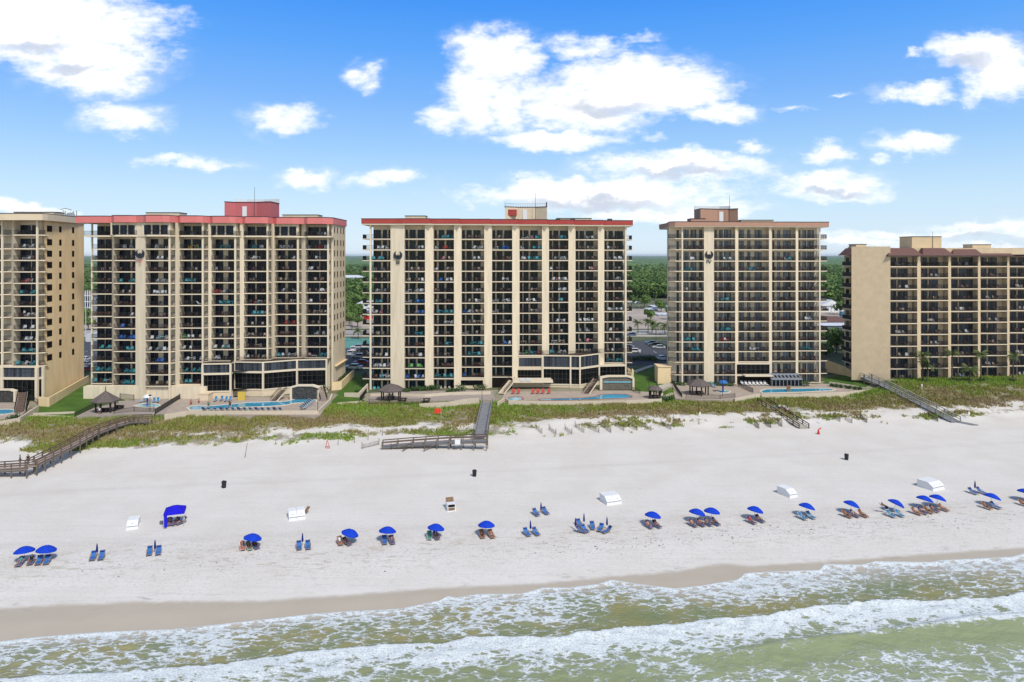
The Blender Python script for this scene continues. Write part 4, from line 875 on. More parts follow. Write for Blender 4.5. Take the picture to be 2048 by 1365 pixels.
for nm, ((J, E), face) in POSES.items():
    body = skin_body('person_body', J, E, True, face).mesh('person_body', M['skin_fair'], smooth=True)
    ext = {}
    for s in 'LR':
        ext['th'+s] = (tuple(Vector(J['hp'+s][0]).lerp(Vector(J['kn'+s][0]), .62)), .092); 
    K = {'pelvis': (J['pelvis'][0], (.165,.13)), 'hpL': (J['hpL'][0], .115), 'hpR': (J['hpR'][0], .115), **ext}
    def sk(K, E):
        t = skin_body('w', {**K, 'head': K.get('head', ((0,0,-50), .001))} if False else K, E, False) if 'head' in K else None
        return t
    def cloth(K, EE):
        me = bpy.data.meshes.new('c'); n_ = list(K); me.from_pydata([K[k][0] for k in n_], [(n_.index(a), n_.index(b)) for a, b in EE], [])
        o = bpy.data.objects.new('c', me); COL.objects.link(o); o.modifiers.new('s', 'SKIN')
        for k, s_ in zip(n_, me.skin_vertices[0].data): r = K[k][1]; s_.radius = r if isinstance(r, tuple) else (r, r); s_.use_root = k == n_[0]
        q = o.modifiers.new('u', 'SUBSURF'); q.levels = 1; m2 = bpy.data.meshes.new_from_object(o.evaluated_get(bpy.context.evaluated_depsgraph_get())); bpy.data.objects.remove(o); return m2
    sw = cloth(K, [('pelvis','hpL'),('pelvis','hpR'),('hpL','thL'),('hpR','thR')])
    T = {'pelvis': (J['pelvis'][0], (.15,.12)), 'waist': (J['waist'][0], (.145,.115)), 'chest': (J['chest'][0], (.175,.13)), 'shL': (J['shL'][0], .078), 'shR': (J['shR'][0], .078)}
    for s in 'LR': T['sl'+s] = (tuple(Vector(J['sh'+s][0]).lerp(Vector(J['el'+s][0]), .6)), .062)
    top = cloth(T, [('pelvis','waist'),('waist','chest'),('chest','shL'),('chest','shR'),('shL','slL'),('shR','slR')])
    B_ = {'pelvis': (J['waist'][0], (.13,.10)), 'chest': (tuple(Vector(J['chest'][0]).lerp(Vector(J['waist'][0]), .25)), (.17,.125))}
    bra = cloth({'a': (tuple(Vector(J['chest'][0]).lerp(Vector(J['waist'][0]), .45)), (.155,.125)), 'b': (tuple(Vector(J['chest'][0]).lerp(Vector(J['neck'][0]), .05)), (.165,.125))}, [('a','b')])
    h = Vector(J['head'][0]); f = Vector(face).normalized(); hr = MB(); hr.ball(h-f*.022+Vector((0,0,.03)), (.097,.105,.095), 10); hair = hr.mesh('hair', M['hair_dark'], smooth=True)
    hl = MB(); hl.ball(h-f*.022+Vector((0,0,.03)), (.099,.107,.097), 10); hl.tube(h-f*.08, h-f*.13-Vector((0,0,.22)), .075, .05, 8); hairl = hl.mesh('hair', M['hair_dark'], smooth=True)
    PM[nm] = dict(body=body, swim=sw, top=top, bra=bra, hair=hair, hairl=hairl)
def person(pose, loc, rz, label, skin='fair', suit='navy', top=None, bra=None, hair='dark', long=False, group=None, scale=1.0):
    p = PM[pose]; o = bpy.data.objects.new('person', p['body']); COL.objects.link(o); tag(o, label, 'person', group); o.location = loc; o.rotation_euler = (0,0,rz); o.scale = (scale,)*3
    if not o.data.materials: o.data.materials.append(M['skin_fair'])
    recol(o, M['skin_'+skin])
    def ch(nm, me, m):
        if not me.materials: me.materials.append(M['cl_navy'])
        c = bpy.data.objects.new(nm, me); COL.objects.link(c); c.parent = o; recol(c, m); return c
    ch('shorts', p['swim'], M['cl_'+suit])
    if top: ch('shirt', p['top'], M['cl_'+top])
    if bra: ch('bikini_top', p['bra'], M['cl_'+bra])
    ch('hair', p['hairl' if long else 'hair'], M['hair_'+hair]); return o
# ------------------------------------------------------------------ beach furniture prototypes
def lounger_proto(frame, sling, pad):
    r = thing('beach_lounger', 'blue lounger', 'lounger')
    f = MB()
    for s in (-1, 1):
        f.bar((s*.30,-.95,.36),(s*.30,.32,.40),.045,.05); f.bar((s*.30,.30,.40),(s*.30,.86,1.04),.045,.05)
    f.bar((-.3,-.94,.36),(.3,-.94,.36),.045,.05); f.bar((-.3,.3,.4),(.3,.3,.4),.04,.04); f.bar((-.3,.85,1.03),(.3,.85,1.03),.045,.05); f.build('frame', M[frame], r)
    for s in (-1, 1):
        for y0, y1 in ((-.75,-.82),(.25,.45)): MB().bar((s*.31,y0,.37),(s*.31,y1,0),.045,.045).build('leg', M[frame], r)
    for s in (-1, 1): MB().bar((s*.34,-.12,.62),(s*.34,.52,.66),.06,.03).bar((s*.34,-.10,.40),(s*.34,-.10,.61),.04,.04).build('armrest', M[frame], r)
    a = MB(); a.add([(-.275,-.93,.375),(.275,-.93,.375),(.275,-.3,.355),(-.275,-.3,.355),(-.275,.3,.40),(.275,.3,.40)], [(0,1,2,3),(3,2,5,4)])
    a.add([(-.275,-.93,.35),(.275,-.93,.35),(.275,-.3,.33),(-.275,-.3,.33),(-.275,.3,.375),(.275,.3,.375)], [(3,2,1,0),(4,5,2,3),(0,1,7,6)] if False else [(3,2,1,0),(4,5,2,3)]); a.build('seat', M[sling], r)
    b_ = MB(); b_.add([(-.275,.30,.40),(.275,.30,.40),(.275,.60,.71),(-.275,.60,.71),(-.275,.86,1.03),(.275,.86,1.03)], [(0,1,2,3),(3,2,5,4)]); b_.add([(-.275,.325,.385),(.275,.325,.385),(.275,.885,1.015),(-.275,.885,1.015)], [(3,2,1,0)]); b_.build('backrest', M[sling], r)
    MB().bar((-.25,.70,.89),(.25,.70,.89),.22,.07).build('pillow', M[pad], r)
    return Proto(r)
LB = lounger_proto('timber', 'sling', 'sling_pad'); LT = lounger_proto('pole', 'sling_teal', 'sling_teal'); LO = lounger_proto('pole', 'sling_orange', 'sling_tan'); LG = lounger_proto('pole', 'sling_green', 'sling_green'); LW = lounger_proto('timber', 'sling_tan', 'sling_tan')
def dome(r0, h, n=8, sub=4):
    m = MB(); rings = [(r0*(k/sub), h*(1-(k/sub)**1.9)) for k in range(1, sub+1)]; N = n*3
    def rad(i, r, k): return r*(1-.045*(k/sub)*(1-abs(math.cos(i*math.pi*n/N)))) 
    vs = [(0,0,h)]+[(rad(i,r,k+1)*math.cos(2*math.pi*i/N), rad(i,r,k+1)*math.sin(2*math.pi*i/N), z-.05*(k+1)/sub*(1-abs(math.cos(i*math.pi*n/N)))) for k, (r, z) in enumerate(rings) for i in range(N)]
    k0 = len(rings)-1; vs += [(x*1.005, y*1.005, z-.13-.03*(i % 3 == 0)) for i, (x, y, z) in enumerate(vs[1+k0*N:1+(k0+1)*N])]
    fs = [(0, 1+i, 1+(i+1) % N) for i in range(N)]
    for k in range(k0+1): fs += [(1+k*N+i, 1+(k+1)*N+i, 1+(k+1)*N+(i+1) % N, 1+k*N+(i+1) % N) for i in range(N)]
    return m.add(vs, fs)
r = thing('beach_umbrella', 'open blue umbrella', 'umbrella', group='open blue beach umbrellas'); d_ = dome(1.09, .50); d_.v = [(a, b, c+1.32) for a, b, c in d_.v]
c_ = d_.build('canopy', M['umb_blue'], r, smooth=False); rb = MB()
for k in range(8): a = k*math.pi/4; rb.tube((0,0,1.72),(1.04*math.cos(a),1.04*math.sin(a),1.29),.012,.010,4)
rb.build('ribs', M['pole'], c_); MB().lathe((0,0,1.81),[(.03,0),(.035,.05),(.01,.11)],6).build('finial', M['pole'], c_); MB().tube((0,0,-.3),(0,0,1.81),.022,.022,6).build('pole', M['pole'], r)
UO = Proto(r)
r = thing('furled_umbrella', 'closed navy umbrella', 'umbrella', group='closed navy beach umbrellas')
m_ = MB(); m_.lathe((0,0,0),[(.09,.50),(.125,.58),(.12,.85),(.10,1.15),(.06,1.45),(.02,1.6)],10); m_.build('canopy', M['umb_navy'], r); MB().lathe((0,0,0),[(.125,.80),(.135,.83),(.125,.86)],10).build('tie_strap', M['sling_pad'], r); MB().tube((0,0,-.3),(0,0,1.68),.02,.018,6).build('pole', M['pole'], r)
UC = Proto(r)
def on_sand(px, py): return G(px, py)
def lounge(P, px, py, label, rz=0.0, grp='empty beach loungers'):
    o = P.put(on_sand(px, py), rz, label, (.95,.80,.76)); o['group'] = grp; return o
def openu(px, py, label, tilt=(0,0), rz=0):           # px, py = middle of the canopy; the foot stands under it
    Y = 90.0
    for _ in range(6): Y = YZ(py, h1(X(px, Y), Y)+1.24)
    p = Vector((X(px, Y), Y, 0)); p.z = h1(p.x, p.y); o = UO.put(p, rz+rnd.uniform(0, .7), label); o.rotation_euler = (tilt[0], tilt[1], rz); return o
def closedu(px, ptop, label):
    Y = 90.0
    for _ in range(6): Y = YZ(ptop, h1(X(px, Y), Y)+1.66)
    p = Vector((X(px, Y), Y, h1(X(px, Y), Y))); return UC.put(p, rnd.uniform(0, 1), label)
# the row of umbrellas, loungers and people, from the photo's left edge to its right
T_ = math.radians
openu(48, 1104, 'open blue umbrella over two people, first of the row from the left', (T_(-8), T_(-4)))
openu(89, 1102, 'open blue umbrella over two empty blue loungers, second of the row from the left', (T_(-8), T_(4)))
for px, py, t in ((40,1131,'with teal-shirted person, first of whole row'),(62,1128,'under first open umbrella, right of teal-shirted person')): lounge(LB, px, py, 'blue lounger '+t, T_(14 if px < 50 else 22), 'occupied beach loungers')
for px, py, t in ((78,1128,'left'),(94,1127,'right')): lounge(LB, px, py, 'empty blue lounger, %s of two under second open umbrella of the row' % t, T_(22))
for i, (u, pt, ls, d) in enumerate(((194,1086,((186,1119),(203,1118)),'closed umbrella nearest the photo left edge'),(310,1079,((299,1109),(317,1108)),'closed umbrella seaward of the dark blue canopy tent'),(605,1065,((598,1098),(616,1097)),'closed umbrella seaward of the double white box'),(1061,1040,((1054,1071),(1072,1070)),'nearer of two closed umbrellas right of brown chairs'),(1082,1004,((1072,1031),(1091,1028)),'farther of two closed umbrellas right of brown chairs'),(1950,961,((1946,988),(1962,987)),'closed umbrella behind the row near the photo right edge'))):
    closedu(u, pt, 'furled navy umbrella, '+d.replace('closed umbrella ', '').replace('closed ', ''))
    rz = T_((21,23,20,25,25,16)[i]); lounge(LB, *ls[0], 'empty lounger, left one at %s' % d, rz); lounge(LB, *ls[1], 'empty lounger, right one at %s' % d, rz)
for u, pt, d in ((1151,1035,'leftmost of three by the lounger cluster'),(1168,1026,'middle of three by the lounger cluster'),(1214,1033,'rightmost of three by the lounger cluster')): closedu(u, pt, 'furled navy umbrella, '+d)
for px, py, rz, d in ((1159,1053,15,'behind the crossed pair at the cluster left end'),(1162,1066,65,'crossed and nearest the sea at the cluster left end'),(1170,1064,25,'overlapping another one in the three-umbrella cluster'),(1185,1058,2,'standing straight in the middle of the three-umbrella cluster'),(1201,1062,-22,'left of the third furled umbrella of the cluster'),(1214,1066,-55,'turned sideways, rightmost of the three-umbrella cluster')): lounge(LB, px, py, 'blue lounger '+d, T_(rz))
PG = 'people lying on the beach'
def occupied(P, px, py, rz, d, lab=None, seat=None, **k):
    lo = lounge(P, px, py, (seat or 'lounger')+' under '+d, T_(rz), 'occupied beach loungers'); p = person('recline', lo.location+Vector((0,0,.0)), T_(rz), d, group=PG, **k); return lo
def rest(P, px, py, rz, lounger_label, person_label, **k):
    lo = lounge(P, px, py, lounger_label, T_(rz), 'occupied beach loungers'); person('recline', lo.location+Vector((0,0,-.03)), T_(rz), person_label, group=PG, scale=.8, **k)
for px, py, rz, d, k in ((40,1131,14,'person in teal shirt lying under the first umbrella',dict(top='teal',suit='blue')),(62,1128,22,'person in black lying right of the teal-shirted one',dict(top='black',suit='black',skin='tan'))):
    person('recline', G(px, py), T_(rz), d, group=PG, scale=.8, **k)
openu(501, 1078, 'open blue umbrella beside orange lounger with a gray-shirted person', (T_(-9), T_(9)))
rest(LO, 485, 1099, 26, 'orange lounger sticking out left of its umbrella', 'person in gray shirt on the orange lounger', top='gray', suit='teal')
rest(LG, 498, 1099, 34, 'green lounger right beside the orange lounger', 'person with dark hair on the green lounger', suit='plum', bra='plum', long=True, skin='tan')
rest(LB, 511, 1097, 40, 'blue lounger, third along from the orange lounger', 'person in navy trunks, third along from the orange lounger', suit='navy', skin='brown')
openu(694, 1068, 'open blue umbrella tilted right, beside tan lounger and white-hatted person', (T_(-6), T_(16)))
rest(LW, 680, 1089, 24, 'tan lounger left under umbrella tilted to the right', 'person in white shirt on the tan lounger', top='white', suit='gray'); rest(LB, 694, 1090, 50, 'blue lounger turned right, next to tan lounger', 'person sprawled to the right next to white-shirted one', suit='black', skin='tan')
openu(773, 1064, 'open blue umbrella over one empty and one occupied lounger', (T_(-10), T_(4)))
lounge(LB, 769, 1087, 'empty blue lounger left of a person under the same umbrella', T_(14)); rest(LB, 784, 1087, 20, 'blue lounger right of an empty one under one umbrella', 'tanned person lying beside an empty blue lounger', suit='blue', skin='tan', bra='black', long=True)
openu(869, 1058, 'open blue umbrella over a green lounger and a person in black', (T_(-8), T_(8)))
lounge(LG, 859, 1078, 'empty green lounger under an umbrella, beside person in black', T_(8)); rest(LB, 873, 1078, 24, 'blue lounger right of the empty green one', 'person in black swimwear right of the empty green lounger', suit='black', bra='black', skin='tan', long=True)
openu(972, 1052, 'open blue umbrella over couple on brown chairs', (T_(-7), T_(2)))
rest(LW, 964, 1075, 14, 'brown chair, left of the couple on brown chairs', 'tanned person, left of the couple on brown chairs', suit='navy', skin='brown'); rest(LW, 983, 1075, 22, 'brown chair, right of the couple on brown chairs', 'tanned person, right of the couple on brown chairs', suit='white', bra='white', skin='tan', long=True)
openu(1303, 1033, 'open blue umbrella over two people, first one right of the lounger cluster', (T_(-8), T_(10)))
rest(LB, 1298, 1056, 22, 'lounger left under first open umbrella right of the cluster', 'person in black bikini under first umbrella right of cluster', suit='black', bra='black', long=True); rest(LB, 1314, 1055, 28, 'lounger right under first open umbrella right of the cluster', 'person in blue shorts under first umbrella right of cluster', suit='blue', skin='tan')
openu(1391, 1027, 'left umbrella of the pair shading four people in a line', (T_(-8), T_(12))); openu(1422, 1025, 'right umbrella of the pair shading four people in a line', (T_(-8), T_(8)))
for n, (px, py, k) in enumerate(((1386,1053,dict(suit='gray')),(1402,1052,dict(suit='plum',skin='tan')),(1416,1051,dict(suit='teal',skin='tan')),(1431,1050,dict(suit='black',skin='brown',bra='black',long=True)))): rest(LB, px, py, 26, 'lounger, %s of four in a line under two umbrellas' % ORD[n], 'person, %s of four lying in a line under two umbrellas' % ORD[n], **k)
openu(1507, 1022, 'open blue umbrella over person in red, alone between two gaps', (T_(-8), T_(14)))
rest(LB, 1503, 1047, 26, 'lounger under the person in red', 'person in red shirt lying under an umbrella', top='red', suit='red'); rest(LB, 1520, 1044, 26, 'lounger right beside the person in red', 'person in gray shorts right of the one in red', suit='gray', skin='tan')
openu(1610, 1015, 'open blue umbrella over two empty teal-blue loungers', (T_(-8), T_(16)))
lounge(LT, 1605, 1039, 'empty teal-blue lounger, left of two under one umbrella', T_(24)); lounge(LT, 1622, 1037, 'empty teal-blue lounger, right of two under one umbrella', T_(24))
openu(1698, 1010, 'open blue umbrella tilted steeply right over three people', (T_(-6), T_(20)))
for n, (px, py, k) in enumerate(((1694,1035,dict(suit='black',skin='tan')),(1709,1034,dict(suit='gray',bra='black',long=True)),(1726,1034,dict(suit='black',skin='tan')))): rest(LW if n != 1 else LB, px, py, 26, 'lounger, %s of three beside the steeply tilted umbrella' % ORD[n], 'person, %s of three lying by the steeply tilted umbrella' % ORD[n], **k)
openu(1785, 1007, 'open blue umbrella tilted right beside a bending person', (T_(-6), T_(27)))
person('bend', G(1772, 1027), T_(-100), 'person in black bending under a tilted umbrella', suit='black', top='black', skin='tan', group='people standing on the beach')
lounge(LT, 1782, 1034, 'empty teal-blue lounger right beside the bending person', T_(20)); lounge(LT, 1799, 1033, 'empty teal-blue lounger, second from the bending person', T_(20))
openu(1846, 1000, 'left umbrella of the pair shading five people', (T_(-8), T_(16))); openu(1872, 998, 'right umbrella of the pair shading five people', (T_(-8), T_(16)))
for n, (px, py, k) in enumerate(((1833,1029,dict(suit='red',bra='red')),(1845,1028,dict(suit='navy',skin='tan')),(1857,1026,dict(suit='black',skin='tan')),(1868,1024,dict(suit='blue',skin='tan',bra='navy',long=True)),(1887,1022,dict(suit='gray')))): rest(LB if n % 2 else LW, px, py, 26, 'lounger, %s of five in line under two umbrellas' % ORD[n], 'person, %s of five lying in line under two umbrellas' % ORD[n], **k)
openu(1980, 995, 'open blue umbrella tilted right, over tanned person and empty lounger', (T_(-6), T_(18)))
rest(LW, 1973, 1018, 20, 'lounger of the tanned person near the photo right edge', 'tanned person lying near the photo right edge', suit='navy', skin='tan'); lounge(LB, 1991, 1017, 'empty lounger right of tanned person near photo right edge', T_(20))
openu(2049, 986, 'open blue umbrella cut off by the photo right edge', (T_(-6), T_(14))); rest(LW, 2047, 1012, 20, 'lounger cut off by the photo right edge', 'person cut off by the photo right edge', suit='plum', skin='tan')
# ------------------------------------------------------------------ storage boxes
def beach_box(px, py, w_, rz, label, dbl, L_=2.0, h_=1.02, opened=False):
    p = G(px, py); r = thing('storage_box', label, 'storage box', p, 'lounger storage boxes'); r.rotation_euler = (0,0,rz); a = MB()
    def B(mb, n, m): 
        o = bpy.data.objects.new(n, mb.mesh(n, [M[q] for q in m] if isinstance(m, tuple) else M[m])); COL.objects.link(o); o.parent = r; return o
    hw = w_/2; base = MB(); base.box(-hw-.06,-L_/2-.08,-.04,hw+.06,L_/2+.06,.06); B(base, 'skid', 'white_paint')
    n = 2 if dbl else 1
    for k in range(n):
        x0 = -hw+k*w_/n+.02; x1 = x0+w_/n-.04; s = MB()
        prof = [(-L_/2,.06),(L_/2,.06),(L_/2,h_*.98),(-L_/2+.75,h_*.98),(-L_/2+.12,h_*.62),(-L_/2,h_*.5)]
        if opened: prof = [(-L_/2,.06),(L_/2,.06),(L_/2,h_*.9),(-L_/2+.1,h_*.9),(-L_/2,h_*.55)]
        vs = [(x0,y,z) for y, z in prof]+[(x1,y,z) for y, z in prof]; q = len(prof)
        s.add(vs, [tuple(range(q-1,-1,-1)), tuple(range(q,2*q))]+[(i,(i+1) % q,(i+1) % q+q,i+q) for i in range(q)]); B(s, 'chest', 'white_paint' if not opened else 'white_paint')
        if not opened:
            lid = MB().add([(x0-.03,L_/2+.03,h_*.985),(x1+.03,L_/2+.03,h_*.985),(x1+.03,-L_/2+.75,h_*.985),(x0-.03,-L_/2+.75,h_*.985),(x0-.03,L_/2+.03,h_*1.05),(x1+.03,L_/2+.03,h_*1.05),(x1+.03,-L_/2+.73,h_*1.05),(x0-.03,-L_/2+.73,h_*1.05)], [(3,2,1,0),(4,5,6,7),(0,1,5,4),(1,2,6,5),(2,3,7,6),(3,0,4,7)]); B(lid, 'lid', 'white_paint')
            B(MB().box(x0+.04,-L_/2-.012,h_*.36,x1-.04,-L_/2+.02,h_*.46), 'hand_slot', 'gray_seam'); B(MB().box((x0+x1)/2-.04,-L_/2+.2,h_*.66,(x0+x1)/2+.04,-L_/2+.3,h_*.74), 'latch', 'frame')
        else:
            B(MB().box(x0+.08,-L_/2-.02,h_*.56,x1-.08,-L_/2+.06,h_*.88).add([(x0+.08,-L_/2+.02,h_*.58),(x1-.08,-L_/2+.02,h_*.58),(x1-.08,L_/2-.5,h_*.91),(x0+.08,L_/2-.5,h_*.91)], [(0,1,2,3)]), 'opening', 'dark_in')
            B(MB().box(x0+.1,-L_/2-.03,.12,x1-.1,-L_/2-.001,h_*.48), 'front_panel', 'wood_in')
            B(MB().bar(((x0+x1)/2,L_/2-.4,h_*.93),((x0+x1)/2,L_/2+.1,h_*1.35),w_*.96,.08), 'raised_lid', 'wood_in')
    return r
beach_box(267, 1053, 1.35, T_(20), 'single white storage box beside the dark blue canopy tent', False, 2.2, .95)
beach_box(593, 1035, 2.15, T_(22), 'double white storage box with tan board leaning at its side', True, 2.0, 1.0)
w_ = G(614, 1028); MB().bar(w_+Vector((-.15,-.2,.35)), w_+Vector((.18,.35,.9)), .5, .05).build('leaning_board', M['wood_in']); tag(bpy.data.objects['leaning_board'], 'tan board leaning on the double white storage box', 'board')
beach_box(901, 1019, 1.15, T_(16), 'white storage box standing open with bare plywood inside', False, 1.6, 1.05, True)
beach_box(1221, 1004, 2.4, T_(20), 'double white storage box seen from its open sand side, middle of beach', True, 2.3, 1.05)
beach_box(1574, 990, 1.5, T_(24), 'single white storage box right of the beach middle', False, 2.5, 1.05)
beach_box(1861, 975, 2.6, T_(24), 'double white storage box near the photo right edge', True, 2.6, 1.05)
# canopy tent
p = G(350, 1049); r = thing('canopy_tent', 'dark blue square canopy tent shading people on the sand', 'canopy tent', p); r.rotation_euler = (0,0,T_(20)); t = MB(); a = 1.25
t.add([(-a,-a,1.95),(a,-a,1.95),(a,a,1.95),(-a,a,1.95),(-.25,-.25,2.5),(.25,-.25,2.5),(.25,.25,2.5),(-.25,.25,2.5),(-a-.02,-a-.02,1.7),(a+.02,-a-.02,1.7),(a+.02,a+.02,1.7),(-a-.02,a+.02,1.7)], [(0,1,5,4),(1,2,6,5),(2,3,7,6),(3,0,4,7),(4,5,6,7),(8,9,1,0),(9,10,2,1),(10,11,3,2),(11,8,0,3)])
o = bpy.data.objects.new('canopy', t.mesh('canopy', M['tent_blue'])); COL.objects.link(o); o.parent = r
for x in (-1, 1):
    for y in (-1, 1): o = bpy.data.objects.new('leg', MB().tube((x*a*.97,y*a*.97,0),(x*a*.97,y*a*.97,1.93),.03).mesh('leg', M['pole'])); COL.objects.link(o); o.parent = r
o = bpy.data.objects.new('side_flap', MB().box(-a+.0,-a+.02,.2,-a+.45,-a+.06,1.69).mesh('side_flap', M['tent_blue'])); COL.objects.link(o); o.parent = r
for dx_, dy_, rz, d, k in ((-.65,-.2,20,'person in plum swimwear sitting at left under the canopy tent',dict(suit='plum',bra='plum',long=True)),(.1,-.1,-10,'tanned person in middle under the canopy tent',dict(suit='blue',skin='tan')),(.8,.1,-30,'person in white shirt at right under the canopy tent',dict(suit='navy',top='white'))):
    q = p+Vector((dx_,dy_,0)); lounge(LB, 0, 1100, 'blue lounger under %s' % d.replace('sitting ', ''), T_(rz), 'occupied beach loungers').location = q; person('recline', q, T_(rz), d, group=PG, scale=.8, **k)
o = MB().ball((0,0,.2), (.28,.22,.22), 10).box(-.2,-.15,.38,.2,.15,.44).build('beach_bag', M['cl_gray']); o.location = G(323, 1049); tag(o, 'small gray bag lying left of the canopy tent', 'bag')
# bins, cone, flags
r = thing('trash_bin', 'black bin', 'bin', group='black beach bins'); MB().lathe((0,0,0),[(.30,0),(.36,.85),(.38,.88),(.38,.93)],14).build('drum', M['bin'], r); MB().lathe((0,0,0),[(.385,.935),(.37,1.0),(.2,1.06)],14).build('rim', M['bin'], r); MB().ball((.2,.1,.98),(.2,.16,.12),8).build('bag_liner', M['bin'], r)
TB = Proto(r)
for px, py, d in ((448,976,'black bin standing on sand landward of the double white box'),(949,953,'black bin standing on sand seaward of the middle boardwalk'),(1693,920,'black bin standing on sand near the gray right boardwalk')): TB.put(G(px, py), rnd.uniform(0, 6), d)
p = G(1637, 869); r = thing('traffic_cone', 'red cone with small flag on sand by the stepped walkway', 'cone', p); MB().lathe(p,[(.32,0),(.30,.06),(.10,.95),(.05,1.05)],10).build('body', M['red_paint'], r); MB().bar(p+Vector((0,0,.95)), p+Vector((.55,0,1.25)), .04, .22).build('pennant', M['red_flag'], r)
p = G(655, 897); r = thing('sign_frame', 'orange-red triangular sign frame standing on the sand edge', 'sign', p)
MB().path([p+Vector((-.35,0,0)), p+Vector((-.1,.1,1.55)), p+Vector((.45,0,0)), p+Vector((-.35,0,0))], .05).bar(p+Vector((-.3,.02,.35)), p+Vector((.38,.02,.35)), .05, .1).build('frame', M['red_paint'], r)
p = G(882, 862); r = thing('red_flag', 'red flag on a thin white pole above the dunes', 'flag', p); MB().tube(p-Vector((0,0,.3)), p+Vector((0,0,4.6)), .035, .03, 6).build('pole', M['pole'], r)
f_ = MB(); zf = 4.5
for i in range(6): x0, x1 = -.22*i, -.22*(i+1); y0, y1 = .09*math.sin(i*1.1), .09*math.sin((i+1)*1.1); f_.add([(p.x+x0,p.y+y0,p.z+zf),(p.x+x1,p.y+y1,p.z+zf-.02*i),(p.x+x1,p.y+y1,p.z+zf-.95-.02*i),(p.x+x0,p.y+y0,p.z+zf-.95)], [(0,1,2,3)])
f_.build('cloth', M['red_flag'], r)
# wrack and seaweed scraps along the tide line: nobody could count them
s_ = MB()
for k in range(190):
    x = rnd.uniform(2, 62) if k < 150 else rnd.uniform(-60, 80); q = float(S_WET(x))+rnd.gauss(7.5, 1.2)+(x > 30)*1.0
    y = q+.125*x; z = h1(x, y); r0 = rnd.uniform(.02, .085)
    s_.ball((x, y, z+.01), (r0*rnd.uniform(.8,2.2), r0, .03), 5, 0, .3, rnd)
o = s_.build('seaweed_wrack', M['post_dark']); o['kind'] = 'stuff'; o['label'] = 'dark scraps of seaweed scattered along the tide line'
# ------------------------------------------------------------------ lawns, decks, pools
def sheet(name, poly, z, m, kind='structure'):            # flat sheet from photo corners at height z (with a skirt into the ground)
    P = [(X(a, YZ(b, z)), YZ(b, z)) for a, b in poly]; o = MB().prism(P, z-1.6, z).build(name, M[m])
    if kind: o['kind'] = kind
    return o
def drape(name, x0, x1, y0, y1, m, dz, keep=None, st=1.0):
    a = np.arange(x0, x1+.01, st); b = np.arange(y0, y1+.01, st); gx_, gy_ = np.meshgrid(a, b); gz_ = H(gx_, gy_)+dz
    I = np.arange(gx_.size).reshape(gx_.shape); q = np.stack([I[:-1,:-1],I[:-1,1:],I[1:,1:],I[1:,:-1]],-1).reshape(-1,4)
    if keep is not None:
        V_ = np.stack([gx_, gy_], -1).reshape(-1, 2); c = V_[q].mean(1); q = q[keep(c[:,0], c[:,1])]
    o = npobj(name, np.stack([gx_, gy_, gz_], -1).reshape(-1, 3), q, M[m]); o['kind'] = 'structure'; return o
def inpoly(poly):
    P = [tuple(p) for p in poly]
    def f(x, y):
        r = np.zeros(np.shape(x), bool); j = len(P)-1
        for i in range(len(P)):
            (xi, yi), (xj, yj) = P[i], P[j]; r ^= ((yi > y) != (yj > y)) & (x < (xj-xi)*(y-yi)/(yj-yi+1e-9)+xi); j = i
        return r
    return f
def gp(pts, dz=0): return [(G(a, b).x, G(a, b).y) for a, b in pts]
drape('lawn', -110, -80, 143, 186, 'lawn', .03, inpoly(gp([(44,838),(90,800),(140,778),(176,768),(182,790),(236,792),(262,806),(200,836)])), .7)
drape('lawn', -52, -24, 150, 190, 'lawn', .03, inpoly(gp([(655,812),(690,770),(700,735),(735,738),(738,772),(728,790),(728,806)])), .7)
drape('lawn', 24, 52, 158, 200, 'lawn', .03, inpoly(gp([(1262,786),(1262,728),(1322,728),(1345,752),(1345,800),(1300,800)])), .7)
drape('lawn', 82, 112, 162, 186, 'lawn', .03, inpoly(gp([(1648,776),(1650,725),(1690,735),(1740,768),(1730,776)])), .7)
def plinewall(name, pts, z0, z1, th, m, label, cat='wall'):   # low wall along world points
    w = MB()
    for (a, b) in zip(pts, pts[1:]):
        p = Vector((a[0], a[1], 0)); q = Vector((b[0], b[1], 0)); d = (q-p).normalized()*th*.5; zz = [a[2] if len(a) > 2 else z1, b[2] if len(b) > 2 else z1]; n = Vector((-d.y, d.x, 0))
        p -= d*.98; q += d*.98; c = [p-n, q-n, q+n, p+n]
        w.add([(v.x, v.y, z0) for v in c]+[(c[0].x,c[0].y,zz[0]),(c[1].x,c[1].y,zz[1]),(c[2].x,c[2].y,zz[1]),(c[3].x,c[3].y,zz[0])], [(0,3,2,1),(4,5,6,7),(0,1,5,4),(1,2,6,5),(2,3,7,6),(3,0,4,7)])
    o = w.build(name, M[m]); tag(o, label, cat); return o
def at(px, py, z): Y = YZ(py, z); return (X(px, Y), Y, z)
def fence(name, pts, label, h=1.1, sp=.14):
    r = thing(name, label, 'fence', pts[0]); MB().rail([Vector(p) for p in pts], h, sp, .03).build('pickets', M['rail'], r)
    po = MB()
    for p in pts: MB().box(p[0]-.045, p[1]-.045, p[2]-.2, p[0]+.045, p[1]+.045, p[2]+h+.08).build('post', M['rail'], r)
    return r
ZD = 2.25
